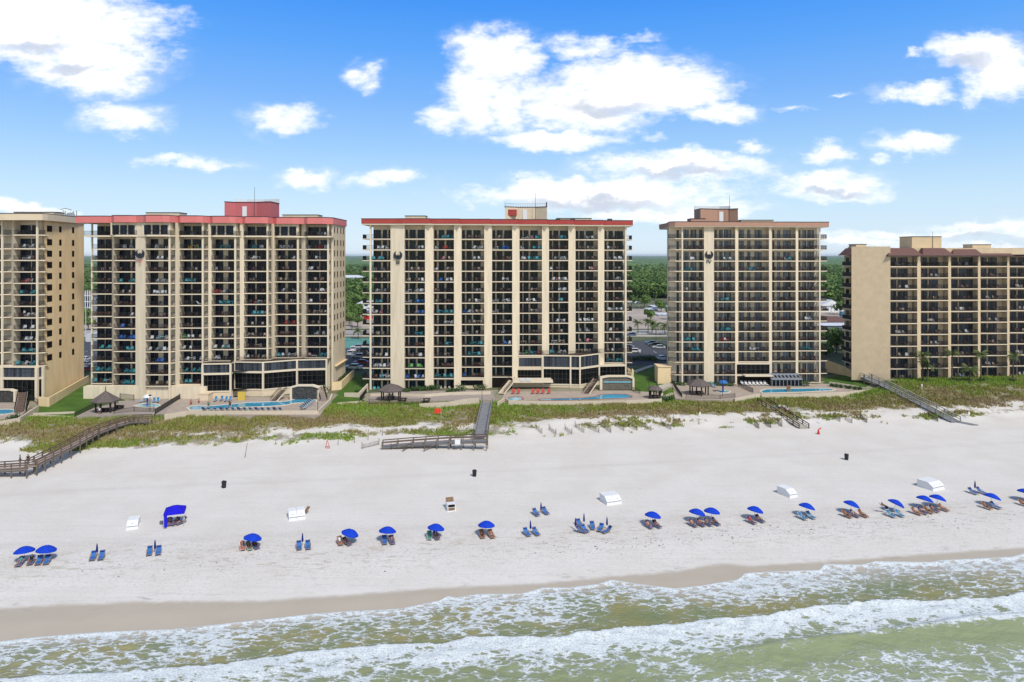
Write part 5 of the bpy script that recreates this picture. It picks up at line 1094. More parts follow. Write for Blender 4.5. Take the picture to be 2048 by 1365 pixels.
# tower II pool terrace
sheet('pool_deck', [(330,828),(640,831),(657,806),(655,796),(404,794),(352,800)], ZD, 'deck')
plinewall('garden_wall', [at(330,829,2.9),at(372,822.5,2.95),at(636,821.5,2.95),at(660,799,2.95),at(664,788,3.4)], .6, 2.9, .3, 'poolwall', 'long cream wall along the sea side of the salmon-banded tower pool')
def pool(name, pts, z, label, wm='pool', coping='trim'):
    P = [(at(a, b, z)[0], at(a, b, z)[1]) for a, b in pts]; r = thing(name, label, 'pool', (P[0][0], P[0][1], z))
    MB().prism(P, z-.1, z+.035).build('water', M[wm], r); c = MB()
    for i in range(len(P)): c.bar(P[i]+(z+.03,), P[(i+1) % len(P)]+(z+.03,), .35, .10)
    c.build('coping', M[coping], r); return r
pool('swimming_pool', [(374,816),(388,812),(420,812.5),(452,810),(490,806),(530,804),(572,803.5),(586,800),(600,797),(622,798),(634,801),(633,804),(612,806),(588,807),(572,811),(530,814),(490,815),(455,818),(420,820.5),(380,821)], ZD, 'curved swimming pool with waterfall before the salmon-banded tower')
x0, x1 = X(586,160.2), X(636,160.2); r = thing('waterfall_wall', 'dark rock waterfall wall at end of salmon-banded tower pool', 'waterfall', (x0, 160, ZD))
v_ = [(x0, ZD), (x1, ZD), (x1, 5.0), (x1-1.2, 5.35), (x0+1.4, 5.35), (x0, 5.0)]
def vplate(prof, y0, y1): 
    m = MB(); n = len(prof); m.add([(a, y0, c) for a, c in prof]+[(a, y1, c) for a, c in prof], [tuple(range(n)), tuple(range(2*n-1, n-1, -1))]+[(i, i+n, (i+1) % n+n, (i+1) % n) for i in range(n)]); return m
vplate(v_, 159.6, 160.3).build('rock_face', M['rock'], r); vplate([(x0-.5, ZD),(x0, ZD),(x0, 5.0),(x0+1.4,5.36),(x1-1.2,5.36),(x1,5.0),(x1,ZD),(x1+.4,ZD),(x1+.4,5.2),(x1-1.0,5.7),(x0+1.2,5.7),(x0-.5,5.2)], 159.4, 160.5).build('surround', M['trim'], r)
for k in (-.8, 0, .8): MB().box((x0+x1)/2+k-.25, 159.45, 5.36, (x0+x1)/2+k+.25, 159.59, 5.55).build('spout', M['trim'], r)
def stairs(name, p, q, w_, n, label, m='wood_walk', rail=True):   # p foot, q head
    r = thing(name, label, 'stairs', p); p = Vector(p); q = Vector(q); d = q-p; hd = Vector((d.x, d.y, 0)).normalized(); s = Vector((hd.y, -hd.x, 0)); a = MB(); b = MB()
    for i in range(n):
        c = p+d*((i+.5)/n); a.bar(c-s*w_/2, c+s*w_/2, d.length/n*1.0, .12)
    a.build('treads', M[m], r)
    for k in (-1, 1):
        b.bar(p+s*k*w_/2+Vector((0,0,-.05)), q+s*k*w_/2+Vector((0,0,-.05)), .15, .35)
    b.build('stringers', M['trim'], r)
    if rail:
        for k in (-1, 1): MB().rail([p+s*k*w_/2, q+s*k*w_/2], 1.0, .16, .03).build('handrail', M['rail'], r)
    return r
stairs('stairs', at(547,803,ZD), (X(568,161.5),161.5,4.2), 1.6, 10, 'steps climbing to the lobby left of the dark rock waterfall')
stairs('stairs', at(648,803,ZD), (X(640,163.5),163.5,4.2), 1.5, 10, 'steps right of the dark rock waterfall below the salmon-banded tower', 'wood_deckpale')
o = MB().box(X(399,159.5),158.6,ZD,X(420,159.5),160.9,Z(788,159.5)).box(X(398,159.5),158.5,Z(788,159.5)+.002,X(421,159.5),161,Z(786.5,159.5)).build('pump_house', M['stucco_cream']); tag(o, 'small cream pump house beside the salmon-banded tower pool', 'shed')
o = MB().box(X(474,158.5),158.9,ZD,X(488,158.5),159.4,ZD+1.9).build('towel_cabinet', M['ch_yellow']); tag(o, 'yellow cabinet against the wall behind the pool', 'cabinet')
for i, (px, py) in enumerate(((431,803),(443,802),(452,803),(460,802.5))): 
    o = LT.put(Vector(at(px, py, ZD+.02)), T_(10), 'teal deck lounger, %s of four by the pump house' % ORD[i]); o['group'] = 'teal pool loungers'
for i in range(14):
    px = 408+i*11.8; o = (LT if i % 3 else LB).put(Vector(at(px, 822.5, ZD+.02)), T_(180+rnd.uniform(-6,6)), 'pool lounger, %s of fourteen from left along the long cream wall' % (ORD+['']*3)[i] if i < 14 else ''); o['group'] = 'loungers along the pool wall'
for i in range(7):
    o = LT.put(Vector(at(606+i*3.0, 820-i*2.4, ZD+.02)), T_(150), 'teal lounger, %s of the tight diagonal row by the pool corner' % ORD[i]); o['group'] = 'diagonal row of pool loungers'
for px, py, ps, d, k in ((398,811.5,'stand','person in red wading at the pool left end',dict(suit='red')),(382,814,'stand','person in orange-red standing at the far left pool edge',dict(suit='red',skin='tan')),(460,817.5,'stand','person standing on deck at middle of pool sea side',dict(suit='black',top='black',skin='tan')),(417,818,'stand','person in dark green beside the pool left end',dict(suit='green',top='green'))): person(ps, Vector(at(px, py, ZD+(.02 if py > 816 else -.5))), rnd.uniform(-1,1), d, group='people at the pool', **k)
o = MB().tube((0,0,0),(0,0,6.0),.07,.05,6).ball((0,0,6.1),.22,8).build('lamp_post', M['frame']); o.location = at(635.5,836,1.4); tag(o, 'dark lamp post at seaward corner of the salmon-banded tower pool', 'lamp')
# splash pad and left deck
sheet('plaza', [(150,834),(244,829),(330,828),(352,800),(300,797),(236,803),(190,815)], ZD-.02, 'deck_gray')
pool('splash_pool', [(268,812),(282,808.5),(305,807.5),(318,810),(322,813),(308,815.5),(285,816)], ZD-.02, 'round splash pool under the white mushroom fountain', 'pool_pale')
def mushroom(px, py, z, sz, label, cap, stem):
    p = Vector(at(px, py, z)); r = thing('mushroom_fountain', label, 'fountain', p); MB().tube(p, p+Vector((0,0,2.2*sz)), .22*sz, .16*sz, 10).build('stem', M[stem], r); d = dome(1.0*sz, .5*sz, 8, 4); d.v = [(a+p.x, b+p.y, c+p.z+2.15*sz) for a, b, c in d.v]; d.build('cap', M[cap], r, smooth=True)
mushroom(295, 812.5, ZD, 1.0, 'white-capped mushroom fountain with blue stem in the splash pool', 'white_paint', 'sling')
for i, (px, py) in enumerate(((283,805),(289,804),(308,805.5),(316,805))): LT.put(Vector(at(px, py, ZD)), T_((-30,-20,20,25)[i]), 'teal lounger, %s of four around the mushroom splash pool' % ORD[i])['group'] = 'teal pool loungers'
def gazebo(px, py, z, w_, hpost, hroof, label, over=.9, peak=False, n=6):
    p = Vector(at(px, py, z)); r = thing('gazebo', label, 'gazebo', p); R_ = w_/2; a0 = math.pi/n
    for i in range(n): a = a0+2*math.pi*i/n; MB().box(p.x+R_*math.cos(a)-.13, p.y+R_*math.sin(a)-.13, p.z-.3, p.x+R_*math.cos(a)+.13, p.y+R_*math.sin(a)+.13, p.z+hpost+.1).build('post', M['post_dark'], r)
    ro = R_+over; pts = lambda rr, zz: [(p.x+rr*math.cos(a0+2*math.pi*i/n), p.y+rr*math.sin(a0+2*math.pi*i/n), p.z+zz) for i in range(n)]
    m = MB(); lv = [(ro,hpost-.1),(ro*.55,hpost+hroof*(.42 if peak else .6)),(.12,hpost+hroof)]; vs = [q for rr, zz in lv for q in pts(rr, zz)]+pts(ro*.98, hpost-.3)
    fs = [(k*n+i, k*n+(i+1) % n, (k+1)*n+(i+1) % n, (k+1)*n+i) for k in range(2) for i in range(n)]+[(2*n+i for i in range(n))]; fs[-1] = tuple(2*n+i for i in range(n)); fs += [(3*n+i, 3*n+(i+1) % n, (i+1) % n, i) for i in range(n)]+[tuple(3*n+n-1-i for i in range(n))]
    m.add(vs, fs); m.build('roof', M['shingle'], r)
    if peak: MB().tube(p+Vector((0,0,hpost+hroof-.1)), p+Vector((0,0,hpost+hroof+1.0)), .09, .05, 6).build('finial', M['post_dark'], r)
    t = MB().box(p.x-.9, p.y-.4, p.z+.68, p.x+.9, p.y+.4, p.z+.76).box(p.x-.9, p.y-.85, p.z+.42, p.x+.9, p.y-.6, p.z+.48).box(p.x-.9, p.y+.6, p.z+.42, p.x+.9, p.y+.85, p.z+.48).box(p.x-.6, p.y-.8, p.z, p.x-.5, p.y+.8, p.z+.68).box(p.x+.5, p.y-.8, p.z, p.x+.6, p.y+.8, p.z+.68).build('picnic_table', M['post_dark']); tag(t, 'dark picnic table under '+label.split(',')[0].replace('with', 'having')[:60], 'table')
    return r
gazebo(211, 824, ZD, 3.6, 2.6, 1.9, 'peaked shingle gazebo beside the left boardwalk', 1.2, True)
def ptable(px, py, z, label):
    p = Vector(at(px, py, z)); t = MB().box(p.x-.9, p.y-.4, p.z+.68, p.x+.9, p.y+.4, p.z+.76).box(p.x-.9, p.y-.85, p.z+.42, p.x+.9, p.y-.6, p.z+.48).box(p.x-.9, p.y+.6, p.z+.42, p.x+.9, p.y+.85, p.z+.48).box(p.x-.6, p.y-.8, p.z, p.x-.5, p.y+.8, p.z+.68).box(p.x+.5, p.y-.8, p.z, p.x+.6, p.y+.8, p.z+.68).build('picnic_table', M['post_dark']); tag(t, label, 'table')
ptable(238, 818, ZD, 'dark picnic table on plaza right of the peaked gazebo')
fence('deck_fence', [at(150,836,1.9),at(190,815,2.3),at(236,806,2.4)], 'black picket fence on the lawn side of the peaked gazebo')
fence('deck_fence', [at(310,829,ZD),at(360,798,ZD)], 'black picket fence between splash pool plaza and swimming pool'); fence('deck_fence', [at(228,830,2.0),at(268,825,2.1),at(308,824,2.2)], 'low picket fence on the sea side of splash pool plaza')
fence('deck_fence', [at(240,797,2.7),at(268,800,2.6)], 'short picket fence at lawn corner below salmon-banded tower')
o = MB().box(-.04,-.04,0,.04,.04,3.6).box(-.3,-.05,3.3,.3,.05,3.6).build('lamp_post', M['post_dark']); o.location = at(300,823,ZD); tag(o, 'brown post lamp between plaza and left boardwalk', 'lamp')
person('stand', Vector(at(199,831,2.0)), .4, 'person in white shirt standing by the peaked gazebo', suit='navy', top='white')
# walls left of tower II, low walls by lawn, tower I pool corner
plinewall('garden_wall', [at(40,834,2.0),at(75,829,2.1),at(140,833,1.9),at(150,836,1.9)], .6, 2.0, .25, 'poolwall', 'low cream wall edging the left lawn above the dunes'); plinewall('garden_wall', [at(66,826.5,2.12),at(148,823.5,2.12)], 1.2, 2.1, .2, 'poolwall', 'thin cream curb crossing the left lawn')
plinewall('garden_wall', [at(78,794,4.1),at(97,796,4.0)], 1.0, 4, .3, 'stucco_warm', 'short end of planter wall at the edge tower')
plinewall('planter_wall', [at(97,796,4.0),(X(176,178),178,4.6)], 1.0, 4, .3, 'stucco_warm', 'tan planter wall along the foot of the warm end wall')
sheet('pool_deck', [(-20,842),(40,834),(62,812),(30,806),(-20,808)], ZD, 'deck'); pool('swimming_pool', [(-20,821),(10,819),(28,820),(30,826),(8,830),(-20,832)], ZD, 'corner of a blue pool cut off by the photo left edge')
x0, x1 = X(-20,157.5), X(31,157.5); r = thing('waterfall_wall', 'dark rock waterfall wall at the photo left edge', 'waterfall', (x0,157.5,ZD)); vplate([(x0,ZD),(x1,ZD),(x1,4.6),(x1-1,4.9),(x0,4.9)],157,157.6).build('rock_face', M['rock'], r); vplate([(x1,ZD),(x1+.5,ZD),(x1+.5,4.8),(x1-.8,5.2),(x0,5.2),(x0,4.91),(x1-1,4.91),(x1,4.61)],156.8,157.8).build('surround', M['trim'], r)
plinewall('garden_wall', [at(-20,846,2.8),at(38,836,2.8),at(76,812,3.0)], .6, 2.8, .3, 'poolwall', 'cream pool wall at the photo left edge'); stairs('stairs', at(38,826,ZD), (X(46,158),158,4.3), 1.7, 11, 'brown steps beside the left-edge waterfall wall')
fence('deck_fence', [at(52,826,2.4),at(60,800,4.2)], 'black stair fence beside the left-edge brown steps'); fence('deck_fence', [at(62,800,4.3),at(76,810,3.2)], 'black fence above the cream wall near left-edge steps')
def boardwalk(pts, w_, label, deck, post, railm, h=1.05, posts=True, rails=2, sp=2.4, cat='boardwalk', bent=None, name='boardwalk'):
    P = [Vector(p) for p in pts]; r = thing(name, label, cat, P[0]); d_ = MB(); r_ = MB(); j_ = MB(); k = 0
    for a, b in zip(P, P[1:]):
        L_ = (b-a).length; d = (b-a).normalized(); s = Vector((d.y, -d.x, 0)).normalized(); n = max(1, round(L_/.16))
        for i in range(n):                                   # single boards
            c = a.lerp(b, (i+.5)/n); d_.bar(c-s*w_/2, c+s*w_/2, L_/n*.93, .05)
        for q in (-1, 1):
            j_.bar(a+s*q*w_/2*.9-Vector((0,0,.14)), b+s*q*w_/2*.9-Vector((0,0,.14)), .08, .24)
            e = s*q*(w_/2-.03)
            for t in range(rails): r_.bar(a+e+Vector((0,0,h*(t+1)/rails-.04)), b+e+Vector((0,0,h*(t+1)/rails-.04)), .05, .13)
            r_.bar(a+e+Vector((0,0,h+.04)), b+e+Vector((0,0,h+.04)), .16, .05)
            m = max(1, round(L_/sp))
            for i in range(m+1):
                c = a.lerp(b, i/m)+e; g_ = h1(c.x, c.y)-.3
                if posts or True:
                    MB().box(c.x-.08, c.y-.08, min(g_, c.z-.3), c.x+.08, c.y+.08, c.z+h+.02).build('post', M[post], r)
    d_.build('deck_boards', M[deck], r); j_.build('joists', M[post], r); r_.build('handrails', M[railm], r); return r
def zat(px, py, z): return at(px, py, z)
boardwalk([zat(300,842,2.5),zat(262,843,2.5),zat(226,853,2.4),zat(188,868,2.2),zat(150,889,1.9),zat(112,909,1.7),zat(62,934,1.55)], 1.9, 'long brown raised boardwalk curving down the left dunes', 'wood_deckpale', 'wood_post', 'wood_walk', rails=3)
boardwalk([zat(62,936,1.5),zat(-30,942,.9)], 1.9, 'lower brown boardwalk leg leaving the photo left edge', 'wood_deckpale', 'wood_post', 'wood_walk', rails=3)
for px, py, d, k in ((40,931,'person in gray shirt on the lower boardwalk leg',dict(suit='black',top='gray')),(56,930,'person in black at the boardwalk bend near left edge',dict(suit='black',top='black',skin='tan'))): person('stand', Vector(zat(px, py, 1.5)), rnd.uniform(0,3), d, group='people on the boardwalk', **k)
boardwalk([zat(975,806,2.4),zat(969,834,2.2),zat(962,872,1.9)], 2.3, 'straight gray boardwalk from the crimson-banded tower to the beach', 'wood_gray', 'wood_post', 'wood_gray', rails=2)
boardwalk([zat(974,882,1.75),zat(900,884,1.3),zat(826,889,.8),zat(765,894,.45)], 1.6, 'gray ramp turning left at the foot of the middle boardwalk', 'wood_gray', 'wood_post', 'wood_walk', rails=2)
o = MB().box(-.5,-.03,0,.5,.03,.9).build('notice_sign', M['white_paint']); o.location = Vector(at(916,887,1.2))+Vector((0,-.9,0)); tag(o, 'white notice board on the rail of the gray ramp', 'sign')
boardwalk([zat(1524,803,1.9),zat(1561,826,1.4),zat(1608,856,.45)], 2.2, 'low walkway with dark wooden rails below the pink-tan-banded tower', 'concrete', 'post_dark', 'post_dark', h=.8)
for i, (px, py, d, k) in enumerate(((1549,824,'person in teal, highest on the low walkway',dict(suit='gray',top='teal')),(1559,823,'person in white shirt, middle of the group on the low walkway',dict(suit='navy',top='white')),(1568,824,'person in white top with dark shorts on the low walkway',dict(suit='black',top='white')),(1575,829,'person in pale top, lowest on the low walkway',dict(suit='plum',top='white',long=True)))): person('stand', Vector(zat(px, py, 1.3)), 3, d, group='people on the low walkway', **k)
boardwalk([zat(1700,740,4.6),zat(1736,757,4.3),zat(1766,770,3.6),zat(1850,812,1.9),zat(1912,844,.55)], 2.1, 'long gray boardwalk slanting down past the tan mansard block', 'wood_gray', 'wood_gray', 'wood_pale', rails=2)
o = MB().prism([(X(1908,146),YZ(843,.6)),(X(1930,146),YZ(850,.4)),(X(1940,146),YZ(850,.4)),(X(1921,146),YZ(840,.6))],-.2,.42).build('ramp_mat', M['wood_gray']); tag(o, 'gray mat on the sand at the slanting boardwalk foot', 'mat')
# plaza, gazebo, pool of tower III
Z3D = 2.2
sheet('plaza', [(735,805),(990,800),(986,783),(900,779),(742,786)], Z3D, 'deck_gray')
gazebo(782, 800, Z3D, 4.6, 2.5, 1.3, 'low hipped shingle gazebo before the crimson-banded tower', .9)
ptable(806, 803, Z3D, 'dark picnic table just right of the low hipped gazebo'); ptable(853, 804, Z3D, 'dark picnic table in middle of the crimson-banded tower plaza')
plinewall('garden_wall', [at(742,788,2.75),at(800,787.5,2.75),at(850,789,2.8),at(900,785,2.85),at(980,783,2.9)], 1.4, 2.8, .28, 'poolwall', 'cream kerb wall between hedge and plaza of crimson-banded tower'); plinewall('garden_wall', [at(840,808,2.5),at(900,804,2.9),at(933,798,3.3),at(957,797,3.35)], 1.0, 2.5, .3, 'poolwall', 'stepped cream wall on the sea side of the middle plaza')
fence('deck_fence', [at(720,803,2.3),at(726,795,2.6),at(733,786,3.0)], 'dark stair fence left of the low hipped gazebo'); fence('deck_fence', [at(738,808,2.1),at(800,808.5,2.1),at(842,808,2.2)], 'thin fence between the dunes and middle plaza')
sheet('pool_deck', [(1000,806),(1328,800),(1322,786),(1262,782),(1010,784)], Z3D, 'deck')
pool('swimming_pool', [(1078,799),(1120,797.5),(1165,796.5),(1190,794),(1202,790),(1225,788.5),(1250,789),(1264,793),(1262,796),(1235,798),(1180,800),(1130,801.5),(1080,802)], Z3D, 'curved swimming pool with brick edge before the crimson-banded tower', 'pool', 'coping_red')
pool('hot_tub', [(1012,799),(1022,795),(1034,794),(1045,796),(1046,800),(1034,802),(1018,802)], Z3D, 'small round hot tub beside the middle boardwalk', 'pool_pale', 'coping_red')
plinewall('garden_wall', [at(996,804,3.0),at(1010,796,3.0),at(1018,800.5,3.0),at(1062,803,2.75),at(1150,803,2.7),at(1250,801.5,2.7),at(1322,798,2.7),at(1325,786,2.7)], 1.0, 2.7, .3, 'poolwall', 'cream wall along the sea side of the crimson-banded tower pool')
x0, x1 = X(1204,172), X(1264,172); r = thing('waterfall_wall', 'tall mosaic waterfall wall with cream frame at crimson-banded tower pool', 'waterfall', (x0,172,Z3D))
vplate([(x0,Z3D),(x1,Z3D),(x1,5.0),(x1-1.3,5.4),(x0+1.6,5.4),(x0,5.1)],171.6,172.2).build('rock_face', M['rock_tan'], r); vplate([(x0-.6,Z3D),(x0,Z3D),(x0,5.1),(x0+1.6,5.41),(x1-1.3,5.41),(x1,5.01),(x1,Z3D),(x1+.5,Z3D),(x1+.5,5.2),(x1-1.1,5.75),(x0+1.4,5.75),(x0-.6,5.4)],171.3,172.5).build('surround', M['trim'], r); MB().box(x0+.3,171.45,4.0,x1-.3,171.59,4.3).build('water_lip', M['pool_pale'], r)
stairs('stairs', at(1172,788,Z3D), (X(1193,173.4),173.4,4.6), 1.6, 12, 'steps climbing beside the mosaic waterfall wall'); stairs('stairs', at(1002,788,Z3D), (X(1024,172.8),172.8,4.3), 1.5, 11, 'pale steps at the left end of bar terrace by the hot tub', 'trim')
o = MB().box(X(1024,172),171.2,4.0,X(1106,172),174.5,4.3).box(X(1026,172),171.3,4.3,X(1102,172),171.5,5.2).build('bar_terrace', M['trim']); tag(o, 'cream raised terrace slab above red chairs by crimson-banded tower', 'terrace')
o = MB().box(X(1052,172),171.15,4.42,X(1062,172),171.29,5.1).box(X(1040,172),171.15,4.42,X(1049,172),171.29,5.1).build('notice_boards', M['roof_white']); tag(o, 'pair of white notice boards on the raised terrace parapet', 'sign')
for i, px in enumerate((1027,1037,1066,1076,1086,1098)):
    p = Vector(at(px, 788.5, Z3D)); 
    m = MB().box(-.32,-.35,.36,.32,.3,.44).add([(-.32,.28,.4),(.32,.28,.4),(.32,.55,1.2),(-.32,.55,1.2),(-.32,.34,.4),(.32,.34,.4),(.32,.61,1.2),(-.32,.61,1.2)], [(0,1,2,3),(7,6,5,4),(0,3,7,4),(1,5,6,2),(3,2,6,7)])
    for a, b in ((-.3,-.33),(.3,-.33),(-.3,.28),(.3,.28)): m.bar((a,b,0),(a,b,.4),.07,.07)
    m.box(-.42,-.36,.6,-.32,.3,.64).box(.32,-.36,.6,.42,.3,.64)
    o = m.build('deck_chair', M['ch_red']); o.location = p; tag(o, 'red wooden chair, %s of six below the raised terrace' % ORD[i], 'chair', 'red chairs below the terrace')
gazebo(1310, 797, Z3D, 2.6, 2.3, .8, 'small shingle shelter at the right end of middle pool', .6)
def lamp(px, py, z, hh, label): 
    o = MB().tube((0,0,0),(0,0,hh),.06,.05,6).box(-.18,-.18,hh,.18,.18,hh+.3).build('lamp_post', M['post_dark']); o.location = at(px, py, z); tag(o, label, 'lamp')
lamp(1298, 800, 2.0, 4.6, 'dark lamp post in front of the small shingle shelter'); lamp(964, 803, 2.2, 3.6, 'brown lamp post at head of the middle boardwalk'); lamp(1445, 797, 1.9, 4.4, 'dark lamp post in front of the blue mushroom fountain')
fence('deck_fence', [at(1266,784,2.3),at(1280,788,2.3)], 'short dark fence right of the mosaic waterfall'); fence('deck_fence', [at(1313,777,2.6),at(1324,790,2.3)], 'dark fence beside the small shingle shelter')
# paths on the right lawn
sheet('path', [(1300,776),(1345,764),(1349,770),(1322,778)], 2.75, 'concrete'); sheet('path', [(1266,742),(1312,727),(1316,729),(1272,745)], 3.02, 'concrete'); sheet('path', [(1322,794),(1343,785),(1348,788),(1326,799)], 2.2, 'concrete')
o = MB().box(X(1314,180),179,2.2,X(1340,180),183,Z(733,180)).box(X(1313,180),178.8,Z(733,180)+.001,X(1341,180),183.2,Z(731.5,180)).build('utility_house', M['stucco_warm']); tag(o, 'small tan utility building on the lawn beside pink-tan-banded tower', 'shed')
o = MB().box(X(1255,181),180.6,1.7,X(1267,181),184,Z(740,181)).build('utility_house', M['stucco_warm']); tag(o, 'tan service wall block at right foot of crimson-banded tower', 'shed')
# deck, gazebo, pool of tower IV
Z4D = 2.3
sheet('plaza', [(1350,797),(1440,801),(1525,792),(1500,768),(1345,771)], Z4D, 'deck'); sheet('pool_deck', [(1490,789),(1760,784),(1720,768),(1500,768)], Z4D+.012, 'deck')
gazebo(1398, 789, Z4D, 4.4, 2.5, 1.3, 'low hipped shingle gazebo before the pink-tan-banded tower', .9)
pool('splash_pool', [(1432,785),(1440,782),(1452,781.5),(1461,783.5),(1458,786),(1442,787)], Z4D, 'round splash pool under the blue mushroom fountain', 'pool_pale'); mushroom(1446, 785, Z4D, 1.15, 'blue-capped mushroom fountain before the pink-tan-banded tower', 'sling', 'sling')
pool('swimming_pool', [(1520,783),(1532,779),(1600,777.5),(1640,777),(1672,779),(1664,782),(1600,785),(1526,787)], Z4D, 'long swimming pool before the pink-tan-banded tower')
plinewall('garden_wall', [at(1470,797,2.5),at(1510,789,3.0),at(1518,788,3.0)], 1.2, 2.5, .3, 'poolwall', 'short stepped cream wall left of the low walkway'); plinewall('garden_wall', [at(1524,789,2.75),at(1600,788,2.75),at(1700,784,2.75),at(1760,776,2.8)], 1.0, 2.7, .3, 'poolwall', 'cream wall along the sea side of the long right pool')
plinewall('garden_wall', [at(1660,764,3.4),at(1700,770,3.1),at(1732,776,2.9)], 1.8, 3, .28, 'poolwall', 'cream wall behind clipped bushes of the long right pool'); plinewall('planter_wall', [(X(1652,192),192,6.6),(X(1690,186),186,5.6),(X(1722,180),180,4.4),(X(1738,176),176,3.8)], 2.2, 4, .3, 'stucco_warm', 'tan ramp wall between the last two buildings')
fence('deck_fence', [at(1344,768,2.6),at(1352,780,2.4),at(1364,797,2.1)], 'dark fence left of the hipped gazebo at pink-tan-banded tower'); fence('deck_fence', [at(1476,772,2.4),at(1506,786,2.3)], 'dark fence between blue mushroom and long right pool'); fence('deck_fence', [at(1372,799,2.1),at(1440,800,2.1),at(1470,797,2.1)], 'thin fence between dunes and blue mushroom deck')
LP = lounger_proto('pole', 'cl_white', 'cl_gray')
for i in range(7): LP.put(Vector(at(1486+i*7.6, 771.5, Z4D)), T_(8), 'pale lounger, %s of seven before the dark entrance' % ORD[i])['group'] = 'pale pool loungers'
for i, (px, py) in enumerate(((1418,773),(1428,775))): LT.put(Vector(at(px, py, Z4D)), T_(20), 'pale blue lounger, %s of two behind the right hipped gazebo' % ORD[i])['group'] = 'pale pool loungers'
o = MB().box(X(1567,171),168.9,Z4D,X(1574,171),169.1,Z4D+1.5).build('screen_panel', M['wood_in']); tag(o, 'brown wooden screen beside the long right pool', 'screen')
r = thing('glass_pergola', 'gray glazed pergola room against the pink-tan-banded tower', 'pergola', (X(1541,176.5),176.5,2.3)); xa, xb = X(1541,176.5), X(1601,176.5); zt = Z(750,177); m = MB()
for i in range(9): x = xa+(xb-xa)*i/8; m.bar((x,175.4,2.3),(x,175.4,zt-.9),.14,.14).bar((x,175.4,zt-.9),(x,178.4,zt+.05),.12,.14)
m.bar((xa,175.4,zt-.9),(xb,175.4,zt-.9),.2,.3).bar((xa,178.3,zt+.05),(xb,178.3,zt+.05),.2,.2); m.build('frame', M['wall_gray'], r)
MB().box(xa,175.45,2.5,xb,175.5,zt-1.0).build('glazing', M['glass_black'], r); m = MB(); m.add([(xa,175.5,zt-.88),(xb,175.5,zt-.88),(xb,178.3,zt),(xa,178.3,zt),(xa,175.5,zt-.94),(xb,175.5,zt-.94),(xb,178.3,zt-.06),(xa,178.3,zt-.06)],[(0,1,2,3),(7,6,5,4),(0,4,5,1)]); m.build('roof_glass', M['wall_gray'], r)
for i in range(8): x = xa+(xb-xa)*(i+.25)/8; m = MB(); w8 = (xb-xa)/16; m.add([(x,176.2,zt-.62),(x+w8,176.2,zt-.62),(x+w8,177.5,zt-.2),(x,177.5,zt-.2)],[(0,1,2,3)]); m.build('skylight', M['glass_black'], r)
# sand fences on the dune foot
def sandfence(px, py, dx_, dy_, n, label):
    a = G(px, py); b = G(px+dx_, py+dy_); m = MB(); L_ = (b-a).length; k = max(3, int(L_/.12))
    for i in range(k+1):
        p = a.lerp(b, i/k); z = h1(p.x, p.y); m.bar((p.x,p.y,z-.2),(p.x+rnd.uniform(-.05,.05),p.y,z+rnd.uniform(.7,.95)),.045,.02)
    for hh in (.3,.65): m.bar((a.x,a.y,a.z+hh),(b.x,b.y,b.z+hh),.02,.02)
    r = thing('sand_fence', label, 'fence', a, 'slatted sand fences on the dune foot'); m.build('slats', M['nav'], r)
    for p in (a, b): MB().tube(p-Vector((0,0,.3)), p+Vector((0,0,1.25)), .05).build('post', M['nav'], r)
for i, (a, b, c, d) in enumerate(((1072,858,12,10),(1098,860,14,10),(1130,860,14,9),(1150,854,18,12),(1180,858,18,8),(1204,852,18,14),(1232,852,16,10),(1256,854,18,8),(1284,852,18,10),(1322,848,20,12))): sandfence(a, b, c, d, 8, 'weathered sand fence, %s from the left right of the middle boardwalk' % ORD[i])
for i, (a, b, c, d) in enumerate(((724,898,34,-8),(782,900,12,-6),(806,904,16,-10),(848,904,24,-10))): sandfence(a, b, c, d, 8, 'weathered sand fence, %s from the left under the gray ramp' % ORD[i])
for i, (a, b, c, d) in enumerate(((1508,850,10,8),(1530,848,12,8),(1554,846,10,8),(1668,838,12,6),(1690,840,14,7),(1720,836,14,10),(1856,832,20,12))): sandfence(a, b, c, d, 8, 'weathered sand fence, %s from the left around the low walkway' % ORD[i])
for i, (px, py, hh) in enumerate(((489,916,2.6),(676,890,1.3),(736,880,2.0),(709,886,1.2),(765,872,2.3),(1724,752,3.2))):
    p = G(px, py); o = MB().tube((0,0,-.3),((.5 if i == 0 else .05),0,hh),.05,.04,5).build('marker_post', M['nav']); o.location = p; tag(o, ('leaning thin pole on the sand below the left dunes','short brown stake right of the orange-red sign frame','pale post left of the gray ramp end','small stake on the dune edge left of pale post','tall dark pole at the gray ramp end','dark lamp pole before the blank tan end wall')[i], 'pole')
for i, (px, py, hh, d) in enumerate(((1844,780,1.4,'white pipe stub in green scrub before tan mansard block'),(1400,834,1.0,'white marker in dunes below pink-tan-banded tower'),(1938,838,1.5,'pale signpost beside foot of slanting gray boardwalk'),(1641,848,1.2,'pale marker by foot of low walkway'))):
    o = MB().tube((0,0,-.3),(0,0,hh),.05).box(-.16,-.03,hh*.6,.16,.03,hh).build('marker_sign', M['white_paint']); o.location = G(px, py); tag(o, d, 'sign')
